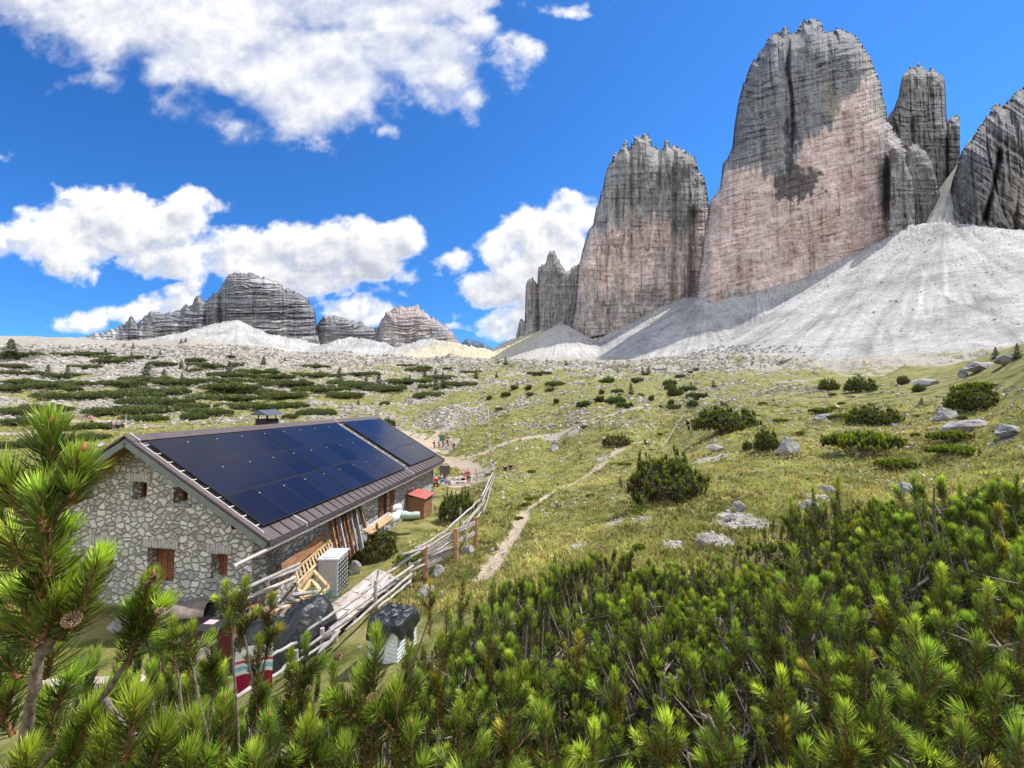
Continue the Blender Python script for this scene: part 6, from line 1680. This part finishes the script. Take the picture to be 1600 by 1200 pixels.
# shed
shw = hw(4.72, 10.95); sz0 = max(loc_gz(5.2, 11.6), 0) - .05
shed = thing('wooden_shed', 'small orange wooden shed with a red lean-to roof against the long wall', 'shed', hw(4.72, 10.95, sz0), (0, 0, R(-AZH)))
SW, SD, SHh = .98, 1.35, 1.30
bd = MB()
for k in range(8):
    w1 = SW / 8
    bd.box((w1 * (k + .5), 0, SHh / 2), (w1 - .012, .03, SHh)); bd.box((w1 * (k + .5), SD, SHh / 2), (w1 - .012, .03, SHh))
for k in range(11):
    w1 = SD / 11
    bd.box((SW, w1 * (k + .5), SHh / 2 - .05), (.03, w1 - .012, SHh - .1)); bd.box((0, w1 * (k + .5), SHh / 2), (.03, w1 - .012, SHh))
bd.build('body', W_ORANGE, shed)
MB().box((SW / 2, SD / 2, SHh / 2 - .05), (SW - .05, SD - .05, SHh - .12)).build('lining', M_DARK, shed)
MB().add([(-.05, -.12, SHh + .20), (SW + .14, -.12, SHh - .06), (SW + .14, SD + .12, SHh - .06), (-.05, SD + .12, SHh + .20), (-.05, -.12, SHh + .16), (SW + .14, -.12, SHh - .10), (SW + .14, SD + .12, SHh - .10), (-.05, SD + .12, SHh + .16)],
         [[0, 1, 2, 3], [7, 6, 5, 4], [0, 4, 5, 1], [2, 6, 7, 3], [1, 5, 6, 2], [0, 3, 7, 4]]).build('roof', M_RED, shed)
# rolls and the long boards by the wall
for i, (x, y, D, r_, L_, mt, lab) in enumerate(((616, 795, 21.5, .24, .7, M_PLAS, 'white roll with a dark open end, upper one beside the shed'), (612, 810, 20.3, .26, .8, M_PLAS, 'white roll with a dark open end, lower one'), (629, 804, 20.8, .2, .7, M_PLAS, 'white plastic sack roll in front of the shed'), (642, 805, 20.6, .17, .9, M_GREENP, 'pale green roll lying at the foot of the shed'), (566, 841, 17.0, .2, .4, M_PLAS, 'small white bundle under the leaning planks'))):
    v = at(x, y, D); zg = gz(v.x, v.y); T = thing('roll', lab, 'roll', (v.x, v.y, max(zg + r_ * .8, v.z)), (0, 0, (.4, .9, -.5, .15, .3)[i]))
    mb = MB(); pts_ = [(-L_ / 2, 0, 0), (-L_ / 4, 0, .01), (0, 0, -.01), (L_ / 4, 0, .01), (L_ / 2, 0, 0)]
    mb.tube(pts_, [r_ * .96, r_, r_ * .97, r_, r_ * .93], 18); mb.build('sheet', mt, T, smooth=False)
    MB().tube([(-L_ / 2 - .006, 0, 0), (-L_ / 2 + .02, 0, 0)], r_ * .72, 16).build('core', M_DARK, T)
for i in range(6):
    a_ = px3(568 + (i % 3) * 5, 829 + i * 2.2 - (i // 3) * 6, 17.2 - .1 * i); b_ = px3(608 + (i % 3) * 3, 801 + i * 2.6 - (i // 3) * 6, 20.6 - .1 * i)
    o = MB().bar(np.zeros(3), b_ - a_, .16, .05).build('board', W_PINK if i < 4 else W_YELLOW, None, a_)
    tag(o, ('%s long board stacked along the wall between planks and rolls' % ('topmost pale', 'second pale', 'third pale', 'fourth pale', 'lower yellow', 'lowest yellow')[i]), 'board', 'boards stacked along the wall')
# cart, box and cloths by the gable (half hidden by the pines)
ct = G(290, 950, 11.6); cart = thing('old_cart', 'old covered hand cart with spoked wheels in front of the gable door', 'cart', ct, (0, 0, .25))
V = []; n1_, n2_ = 12, 16
for i in range(n1_):
    for j in range(n2_):
        u_ = -.62 + 1.24 * i / (n1_ - 1); a_ = math.pi * j / (n2_ - 1); V.append((u_, -.42 * math.cos(a_), .72 + .30 * math.sin(a_) + .02 * math.sin(u_ * 9 + a_ * 3)))
link('cover', np_mesh('cover', np.array(V), grid_faces(n1_, n2_), smooth=True), plain('canvas', (.22, .185, .155), .9, .15, 0, .2, 8, .5), cart)
MB().box((0, 0, .62), (1.3, .86, .22)).build('body', M_DARK, cart)
for dx in (-.38, .42):
    for dy in (-.50, .50):
        wv = [(dx + .28 * math.cos(a_), dy, .30 + .28 * math.sin(a_)) for a_ in np.linspace(0, 2 * math.pi, 25)]
        wl = MB().tube(wv, .025, 8, False).tube([(dx, dy - .04, .30), (dx, dy + .04, .30)], .05, 10)
        for k in range(8): wl.tube([(dx, dy, .30), (dx + .27 * math.cos(k * .785), dy, .30 + .27 * math.sin(k * .785))], .012, 5)
        wl.build('wheel', M_DARK, cart)
MB().tube([(.7, -.2, .5), (1.2, -.12, .75), (1.5, 0, .8)], .025, 8).tube([(.7, .2, .5), (1.2, .12, .75), (1.5, 0, .8)], .025, 8).build('handle', W_GREY, cart)
bx0 = G(330, 985, 10.6); T = thing('storage_box', 'dark maroon storage box with a pink sheet of paper on its lid', 'box', bx0, (0, 0, -.1))
MB().box((0, 0, .45), (.75, .6, .9)).build('body', plain('maroon_paint', (.055, .012, .014), .5), T); MB().box((0, 0, .92), (.8, .65, .05)).build('lid', M_DARK, T); MB().box((-.05, .05, .951), (.28, .2, .008)).build('paper', plain('pink_paper', (.62, .35, .42), .8), T)
b0 = G(196, 955, 11.8); o = link('boulder', BLD[1], None, None, b0 + Vector((0, 0, .25)), (0, 0, 1), (.5, .4, .45)); tag(o, 'dark stone block in the shade left of the cart', 'boulder')
# pole fence below the hut, and the post and rail fence that climbs past it
def pole(a_, b_, r_=.045, mat=None, parent=None, base=None, sag=.0):
    a_, b_ = np.array(a_, float), np.array(b_, float); nrm = np.random.default_rng(int(abs(a_[0] * 997 + b_[1] * 131)) % 9999)
    P3 = [a_ + (b_ - a_) * k / 6 + nrm.normal(0, r_ * .28, 3) * (0 < k < 6) for k in range(7)]
    if base is not None: P3 = [p - base for p in P3]
    return MB().tube(P3, np.linspace(r_, r_ * .75, 7), 9).build('rail', mat or W_GREY, parent, smooth=True)
def post(px, py, D, h, r_, parent, base, mat, lean=(0, 0), sides=10):
    p = np.array(G(px, py, D)); top = p + np.array([lean[0], lean[1], h]); nm = 'post'
    o = MB().tube([p - base - [0, 0, .3], (p + top) / 2 - base + [.01, 0, 0], top - base], [r_ * 1.05, r_, r_ * .92], sides).build(nm, mat, parent, smooth=False)
    return p, top
F1 = thing('rail_fence', 'post and rail fence of weathered wood climbing beside the stony trail', 'fence', G(665, 907, 13.5)); fb = np.array(F1.location)
posts = []
for (x, y, D, h, r_, mt) in ((665, 907, 13.5, 1.12, .075, W_LOG), (712, 878, 14.2, 1.12, .095, W_LOG), (728, 866, 14.8, .95, .04, W_GREY), (743, 855, 15.6, 1.15, .10, W_LOG), (752, 803, 21, 1.0, .07, W_GREY), (719, 812, 19.5, 1.0, .06, W_GREY), (760, 770, 27, 1.0, .07, W_GREY), (769, 748, 33, 1.15, .09, W_GREY)):
    posts.append(post(x, y, D, h, r_, F1, fb, mt))
def fr2(x, y, D): return px3(x, y, D)
for (x0, y0_, D0, x1, y1_, D1, r_) in ((628, 867, 12.2, 664, 856, 13.4, .05), (652, 858, 13.3, 700, 826, 16.0, .05), (700, 826, 16.0, 751, 779, 21, .05), (751, 779, 21, 770, 738, 31, .055), (722, 822, 17.5, 752, 787, 21, .045), (752, 787, 21, 771, 743, 32, .045), (743, 812, 15.7, 752, 800, 21.0, .04), (755, 800, 21.2, 772, 746, 32, .045), (729, 818, 16.8, 758, 782, 22, .03),
                           (640, 872, 13.0, 706, 832, 14.6, .05), (644, 882, 13.1, 708, 845, 14.6, .045), (642, 893, 13.0, 707, 856, 14.5, .05), (665, 872, 13.5, 712, 852, 14.2, .05)):
    pole(fr2(x0, y0_, D0), fr2(x1, y1_, D1), r_, None, F1, fb)
for (x0, y0_, D0, x1, y1_, D1, w_) in ((666, 866, 13.45, 708, 836, 14.2, .15), (667, 886, 13.45, 708, 859, 14.2, .13), (708, 832, 14.3, 742, 817, 15.5, .16), (712, 846, 14.3, 742, 833, 15.5, .13), (666, 878, 13.5, 700, 862, 14.1, .10)):
    MB().bar(fr2(x0, y0_, D0) - fb, fr2(x1, y1_, D1) - fb, .035, w_).build('rail', W_GREY, F1)
# a few knotted stick ends on the far post
for k in range(5):
    pole(posts[-1][1] + np.array([-.1 + .05 * k, -.3, -.5]), posts[-1][1] + np.array([-.1 + .06 * k, .2, .05 - .03 * k]), .04, None, F1, fb)
F2 = thing('pole_fence', 'low broken fence of long grey poles running down to the lower left', 'fence', G(500, 1010, 9.3)); fb2 = np.array(F2.location)
for (x, y, D, h) in ((640, 912, 12.8, .75), (586, 945, 11.0, .8), (503, 1010, 9.3, .75), (462, 1045, 8.6, .75), (395, 1095, 7.6, .8), (330, 1130, 7.0, .7), (253, 1010, 9.2, .7)):
    post(x, y, D, h, .05, F2, fb2, W_GREY)
for (x0, y0_, D0, x1, y1_, D1, r_) in ((640, 870, 12.7, 563, 930, 10.9, .045), (563, 930, 10.9, 480, 985, 9.2, .045), (645, 884, 12.6, 530, 968, 9.9, .045), (643, 897, 12.5, 540, 985, 9.7, .045), (641, 908, 12.5, 590, 950, 10.9, .045), (545, 966, 9.9, 470, 1018, 8.8, .045), (463, 1005, 8.7, 414, 1028, 8.0, .04), (530, 985, 9.4, 497, 1022, 8.8, .045), (455, 1036, 8.4, 400, 1075, 7.5, .042), (395, 1072, 7.5, 325, 1118, 6.7, .042), (326, 1072, 7.1, 278, 1106, 6.6, .035), (258, 1120, 6.6, 222, 1142, 6.2, .035),
                           (612, 905, 11.9, 560, 948, 10.5, .04), (520, 1000, 9.3, 452, 1040, 8.4, .035)):
    pole(fr2(x0, y0_, D0), fr2(x1, y1_, D1), r_, None, F2, fb2)
o = MB().box((0, 0, 0), (2.6, .25, .12)).build('beam', W_PINK, None, at(165, 985, 9.6), (0, .05, .15)); tag(o, 'pale squared beam lying left of the fence, behind the pine', 'beam'); o.location.z = gz(o.location.x, o.location.y) + .08
# cloths on the poles
def cloth(name, px, py, D, w_, h_, bands, label, rz=0.0):
    v = at(px, py, D); T = thing(name, label, 'cloth', v, (0, 0, rz)); n = len(bands)
    for k, (c_, f0, f1_) in enumerate(bands):
        V = []; nx_ = 14; ny_ = 6
        for i in range(ny_):
            for j in range(nx_):
                u_ = j / (nx_ - 1); z = -h_ * (f0 + (f1_ - f0) * i / (ny_ - 1)); V.append(((u_ - .5) * w_, .05 * math.sin(u_ * 11 + z * 2) * (-z / h_), z))
        me = np_mesh('cloth_band', np.array(V), grid_faces(ny_, nx_), smooth=True); o = link('cloth_band', me, plain('cloth_dye_%d' % k, c_, .9, .1), T)
    return T
cloth('blanket', 398, 1008, 7.6, .62, .85, [((.72, .72, .70), 0, .3), ((.55, .06, .10), .3, .36), ((.70, .70, .70), .36, .42), ((.25, .50, .62), .42, .52), ((.72, .72, .70), .52, .6), ((.30, .02, .05), .6, 1.0)], 'striped white red and blue blanket hanging from the pole fence', .3)
cloth('towel', 324, 1000, 7.4, .34, .8, [((.74, .60, .54), 0, .8), ((.62, .22, .32), .8, 1.0)], 'pale pink towel hanging left of the striped blanket', .1)
#@@CLUTTEREND

# ------------------------------------------------------------------ people
M_SKIN = plain('skin', (.55, .33, .24), .6)
_pm = {}
def pcol(c):
    if c not in _pm: _pm[c] = plain('cloth_%d' % len(_pm), c, .85, .15, 0, .08, 14)
    return _pm[c]
def skinmesh(name, chains, sub=1):
    """chains: lists of (x,y,z,r); the first chain carries the root, others join at shared points"""
    verts, edges, rad_, key = [], [], [], {}
    for ch_ in chains:
        prev = None
        for (x, y, z, r_) in ch_:
            k = (round(x, 3), round(y, 3), round(z, 3))
            if k not in key: key[k] = len(verts); verts.append((x, y, z)); rad_.append(r_)
            i = key[k]
            if prev is not None and prev != i: edges.append((prev, i))
            prev = i
    me = bpy.data.meshes.new(name); me.from_pydata(verts, edges, [])
    o = bpy.data.objects.new(name, me); COL.objects.link(o)
    md = o.modifiers.new('s', 'SKIN')
    for v, r_ in zip(me.skin_vertices[0].data, rad_): v.radius = (r_, r_)
    me.skin_vertices[0].data[0].use_root = True
    sb = o.modifiers.new('u', 'SUBSURF'); sb.levels = sub; sb.render_levels = sub
    dg = bpy.context.evaluated_depsgraph_get(); dg.update()
    m2 = bpy.data.meshes.new_from_object(o.evaluated_get(dg)); m2.name = name
    m2.polygons.foreach_set('use_smooth', np.ones(len(m2.polygons), bool))
    bpy.data.objects.remove(o); return m2
def figure(pose):
    sit = pose == 'sit'
    hip = .50 if sit else .92
    hz = .0
    nb_ = hip + .52
    def leg(s):
        if sit: return [(0, 0, hip, .13), (.10 * s, -.05, hip - .02, .085), (.13 * s, -.44, hip, .062), (.14 * s, -.46, hip - .24, .05), (.14 * s, -.44, .06, .038), (.14 * s, -.60, .03, .035)]
        f = .10 if pose == 'walk' else .02
        return [(0, 0, hip, .13), (.09 * s, 0, hip - .10, .088), (.10 * s, -.03 - f * s, .48, .060), (.11 * s, .04 + f * s, .26, .048), (.11 * s, .05 + f * 1.5 * s, .07, .036), (.12 * s, -.10 + f * 1.5 * s, .03, .035)]
    def arm(s):
        return [(0, 0, hip + .46, .12), (.17 * s, .01, hip + .47, .058), (.23 * s, .02, hip + .22, .042), (.20 * s, -.14, hip + .05, .033), (.19 * s, -.20, hip + .03, .030), (.19 * s, -.26, hip + .01, .022)]
    tor = [(0, 0, hip, .13), (0, 0, hip + .2, .115), (0, 0, hip + .46, .12), (0, 0, nb_ + .02, .055), (0, -.01, nb_ + .10, .075), (0, -.01, nb_ + .20, .092), (0, -.01, nb_ + .27, .06)]
    body = skinmesh('body', [tor, leg(1), leg(-1), arm(1), arm(-1)])
    k = 1.16
    shirt = skinmesh('shirt', [[(x, y, z, r_ * k) for x, y, z, r_ in tor[:3]], [(x, y, z, r_ * k) for x, y, z, r_ in arm(1)[:3]], [(x, y, z, r_ * k) for x, y, z, r_ in arm(-1)[:3]]])
    trou = skinmesh('trousers', [[(x, y, z, r_ * k) for x, y, z, r_ in leg(1)[:5 if pose != 'shorts' else 3]], [(x, y, z, r_ * k) for x, y, z, r_ in leg(-1)[:5 if pose != 'shorts' else 3]]])
    hair = skinmesh('hair', [[(0, .015, nb_ + .17, .085), (0, .01, nb_ + .24, .098), (0, 0, nb_ + .29, .06)]])
    nose = MB().add([(-.015, -.10, nb_ + .15), (.015, -.10, nb_ + .15), (0, -.125, nb_ + .155), (0, -.10, nb_ + .20)], None, [[0, 1, 2], [1, 3, 2], [3, 0, 2], [0, 3, 1]])
    return body, shirt, trou, hair, nose
FIG = {p: figure(p) for p in ('stand', 'walk', 'sit')}
def person(px, py, D, pose, shirt, trou, hair, label, rz=0.0, group=None, pack=None, h=1.0, world=None, zoff=0.0):
    g0 = Vector(world) if world is not None else G(px, py, D)
    T = thing('person', label, 'person', g0 + Vector((0, 0, zoff)), (0, 0, rz), group)
    bo, sh_, tr_, ha, no = FIG[pose]
    link('body', bo, M_SKIN, T)
    for nm, me, c_ in (('shirt', sh_, shirt), ('trousers', tr_, trou), ('hair', ha, hair)):
        m2 = me.copy(); m2.materials.clear(); link(nm, m2, pcol(c_), T)
    if pack:
        hp = .5 if pose == 'sit' else .92
        MB().box((0, .19, hp + .30), (.30, .17, .44)).box((0, .28, hp + .2), (.22, .06, .22)).build('backpack', pcol(pack), T)
    T.scale = (h, h, h); return T
BLK, WHT, RED, BLU, GRY, BRN = (.02, .02, .025), (.75, .75, .74), (.60, .03, .05), (.04, .12, .40), (.18, .18, .20), (.09, .05, .03)
def gp(px, py):                                    # visible ground under a pixel
    p, D, ok = hits([px], [py], 14, 500); return tuple(p[0])
gi_ = 'hikers at the information board'
person(0, 0, 0, 'walk', BLK, BLK, BRN, 'hiker in black at the left of the information board', 1.9, gi_, BLK, world=gp(679, 701))
person(0, 0, 0, 'stand', (.45, .30, .26), GRY, BRN, 'hiker in a pinkish top left of the board post', 3.0, gi_, world=gp(685.5, 700))
person(0, 0, 0, 'stand', BLK, GRY, BRN, 'hiker in dark clothes right under the board', 2.5, gi_, world=gp(692, 699.5))
person(0, 0, 0, 'walk', (.50, .14, .06), BLK, BRN, 'hiker in a rust red top right of the board', 2.2, gi_, BLK, world=gp(700, 699))
person(0, 0, 0, 'walk', (.22, .20, .35), GRY, BRN, 'hiker in violet walking on the path right of the board', 3.9, gi_, BLK, world=gp(709, 706))
person(0, 0, 0, 'walk', (.45, .30, .30), BLU, BRN, 'child walking on the path behind the violet hiker', 3.9, gi_, h=.7, world=gp(703, 710))
bp = gp(690.5, 698); IB = thing('information_board', 'green information board on two posts beside the path', 'sign', bp, (0, 0, .1))
MB().box((0, 0, 1.75), (1.0, .06, 1.15)).build('panel', plain('green_board', (.03, .10, .09), .5), IB); MB().box((0, -.04, 1.78), (.8, .02, .85)).build('map_sheet', plain('board_print', (.07, .20, .19), .5, .3, 0, .6, 9), IB)
for s in (-.42, .42): MB().bar((s, .05, -.1), (s, .05, 2.35), .08).build('post', W_BROWN, IB)
# terrace guests: the terrace lies beyond the mound, only their upper halves show
def tz(px, py, D): v = at(px, py, D); return (v.x, v.y, v.z)
def terr(px, D): v = at(px, 760, D); return (v.x, v.y, gz(v.x, v.y))
gt = 'guests on the terrace behind the hut'
for (px, D, pose, sh_, tr_, lab, rz, h) in ((690, 42, 'sit', WHT, BLU, 'seated guest in white under the dark sign on the terrace', 2.2, 1), (700, 43, 'sit', WHT, GRY, 'guest in white beside the sign, turned away', .5, 1), (711, 45, 'sit', WHT, GRY, 'guest in a white shirt at the white bench, left', 2.6, 1), (718, 45.5, 'sit', WHT, BLK, 'guest in a white shirt at the white bench, right', 3.5, 1), (723, 46, 'stand', GRY, BLK, 'standing guest in grey left of the red ones', 1, 1),
                                          (727, 47, 'stand', RED, RED, 'left guest in red standing on the terrace', 2.9, 1), (731.5, 47.5, 'stand', RED, BLK, 'right guest in red standing on the terrace', 3.3, 1.05), (744, 50, 'stand', (.45, .5, .62), WHT, 'guest in pale blue by the terrace rail', 2.9, .9), (669, 36, 'sit', BLK, BLK, 'dark dressed guest seated next to the hut corner', 1.2, 1), (676, 38, 'sit', WHT, BRN, 'guest in white seated near the hut corner', 2.0, 1), (681, 39, 'sit', RED, BLK, 'guest in a red shirt seated by the round table', 4.0, 1)):
    person(0, 0, 0, pose, sh_, tr_, BRN, lab, rz, gt, None, h, terr(px, D))
w_ = terr(695, 44.5); sb = thing('sign_board', 'dark wooden notice board on the terrace behind the guests', 'sign', w_, (0, 0, -.1))
MB().box((0, 0, 1.35), (1.15, .08, 1.45)).build('panel', plain('dark_board', (.10, .075, .065), .8), sb); MB().box((0, -.02, 2.14), (1.3, .2, .10)).build('cap', W_PINK, sb)
for s in (-.48, .48): MB().bar((s, .06, -.2), (s, .06, 2.0), .09).build('post', W_BROWN, sb)
w_ = terr(684, 40); tb = thing('table', 'round dark topped table between the seated guests', 'table', w_)
MB().tube([(0, 0, .70), (0, 0, .74)], .55, 24).build('tabletop', M_DARK, tb); MB().tube([(0, 0, -.2), (0, 0, .7)], .05, 10).build('leg', M_WHITE, tb)
w_ = terr(716, 44); bn = thing('bench', 'white slatted bench on the terrace with guests behind it', 'bench', w_, (0, 0, .12))
for k in range(3): MB().box((0, -.1 + .14 * k, .46), (1.9, .11, .03)).build('slat', M_WHITE, bn)
MB().box((0, .28, .82), (1.9, .03, .1)).build('backrest', M_WHITE, bn)
for s in (-.85, .85): MB().box((s, .05, .22), (.07, .4, .45)).box((s, .28, .62), (.06, .05, .5)).build('leg', M_WHITE, bn)
rl = thing('wooden_railing', 'grey wooden railing between the terrace and the fence post', 'railing', terr(735, 49)); ob_ = np.array(rl.location)
for px_, D in ((735, 48), (745, 45), (757, 40)):
    p = np.array(terr(px_, D)); MB().bar(p - ob_ - [0, 0, .2], p - ob_ + [0, 0, 1.15], .09).build('post', W_GREY, rl)
for h_ in (.6, 1.05): MB().tube([np.array(terr(733, 49)) - ob_ + [0, 0, h_], np.array(terr(745, 45)) - ob_ + [0, 0, h_], np.array(terr(757, 40)) - ob_ + [0, 0, h_]], .05, 8).build('rail', W_GREY, rl)
# people on the meadow
person(0, 0, 0, 'sit', BLK, GRY, BRN, 'person in black sitting by the trail, right of the fence post', 2.6, 'people resting by the fence', world=gp(798, 734), zoff=-.38, h=1.0)
person(0, 0, 0, 'sit', BLK, BRN, (.5, .35, .15), 'fair haired person in black sitting just left of the other', 3.4, 'people resting by the fence', world=gp(789, 737), zoff=-.38)
gd = 'dark dressed hikers beside the long shrub'
for px_, rz, h in ((1076, 1.8, 1.0), (1083, 2.6, 1.05), (1090, 3.3, 1.0)):
    person(0, 0, 0, 'stand', BLK, BLK, WHT, '%s of the three dark dressed hikers by the long shrub' % ('left' if px_ < 1080 else 'middle' if px_ < 1088 else 'right'), rz, gd, BLK, h * .95, gp(px_, 675))
person(0, 0, 0, 'sit', BLK, BLK, BRN, 'lone dark dressed person right of the low shrub above the path', 1.5, None, None, 1, gp(1008, 694), -.35)
person(0, 0, 0, 'walk', (.75, .10, .12), BLK, RED, 'walker in bright red on the far path left of the hut', 1.7, 'walkers left of the hut', (.7, .1, .1), 1.1, gp(143, 665))
person(0, 0, 0, 'walk', (.70, .45, .45), GRY, BRN, 'walker in a pale pink top on the path behind the gable', 1.7, 'walkers left of the hut', None, 1.1, gp(177, 672))
person(0, 0, 0, 'walk', (.05, .35, .55), BLK, BRN, 'walker in turquoise just behind the pale pink one', 1.7, 'walkers left of the hut', None, 1.1, gp(184, 672))
o = MB().tube([(0, 0, -.2), (0, 0, 1.3), (.02, 0, 2.6)], [.05, .04, .03], 8).build('path_marker', M_WHITE, None, gp(196, 670)); tag(o, 'thin white marker pole behind the gable, right of the walkers', 'pole')
# flag pole
p0 = np.array(G(769, 722, 35)); pt = px3(762, 634, 34.4)
fl = thing('flag_pole', 'tall thin leaning pole wrapped with pale and orange ribbons', 'pole', p0)
MB().tube([[0, 0, -.3], (pt - p0) * .5, pt - p0], [.075, .058, .032], 8).build('pole', W_GREY, fl, smooth=True)
for k, c_ in enumerate(((.75, .74, .66), (.70, .35, .20), (.78, .74, .55), (.75, .45, .30), (.7, .7, .6), (.6, .3, .25))):
    f_ = .28 + k * .085; q = (pt - p0) * f_
    V = []
    for i in range(5):
        for j in range(4): V.append((q[0] - .07 + .06 * j * (1 + .3 * math.sin(i)), q[1] - .09 + .03 * math.sin(j * 2 + i), q[2] - i * .075))
    link('ribbon', np_mesh('ribbon', np.array(V), grid_faces(5, 4)), pcol(c_), fl)
MB().tube([p0 * 0 + (pt - p0) * .3, (pt - p0) * .3 + [.12, 0, -.02]], .01, 5).build('peg', W_GREY, fl)

# look-alikes in the same place are told apart from left to right
byl = {}
for o in COL.objects:
    if o.parent is None and 'label' in o.keys(): byl.setdefault(o['label'], []).append(o)
WORDS = {2: ('left one', 'right one'), 3: ('leftmost', 'middle one', 'rightmost'), 4: ('leftmost', 'second from left', 'third from left', 'rightmost'), 5: ('leftmost', 'second from left', 'middle one', 'fourth from left', 'rightmost'),
         6: ('leftmost', 'second from left', 'third from left', 'fourth from left', 'fifth from left', 'rightmost')}
for lab, os_ in byl.items():
    if 1 < len(os_) <= 6:
        os_.sort(key=lambda o: o.location.x / max(o.location.y, .5))
        for o, w__ in zip(os_, WORDS[len(os_)]):
            l2 = '%s, %s' % (lab, w__)
            if len(l2.split()) > 16: l2 = l2.replace(' on the slope', '')
            o['label'] = l2
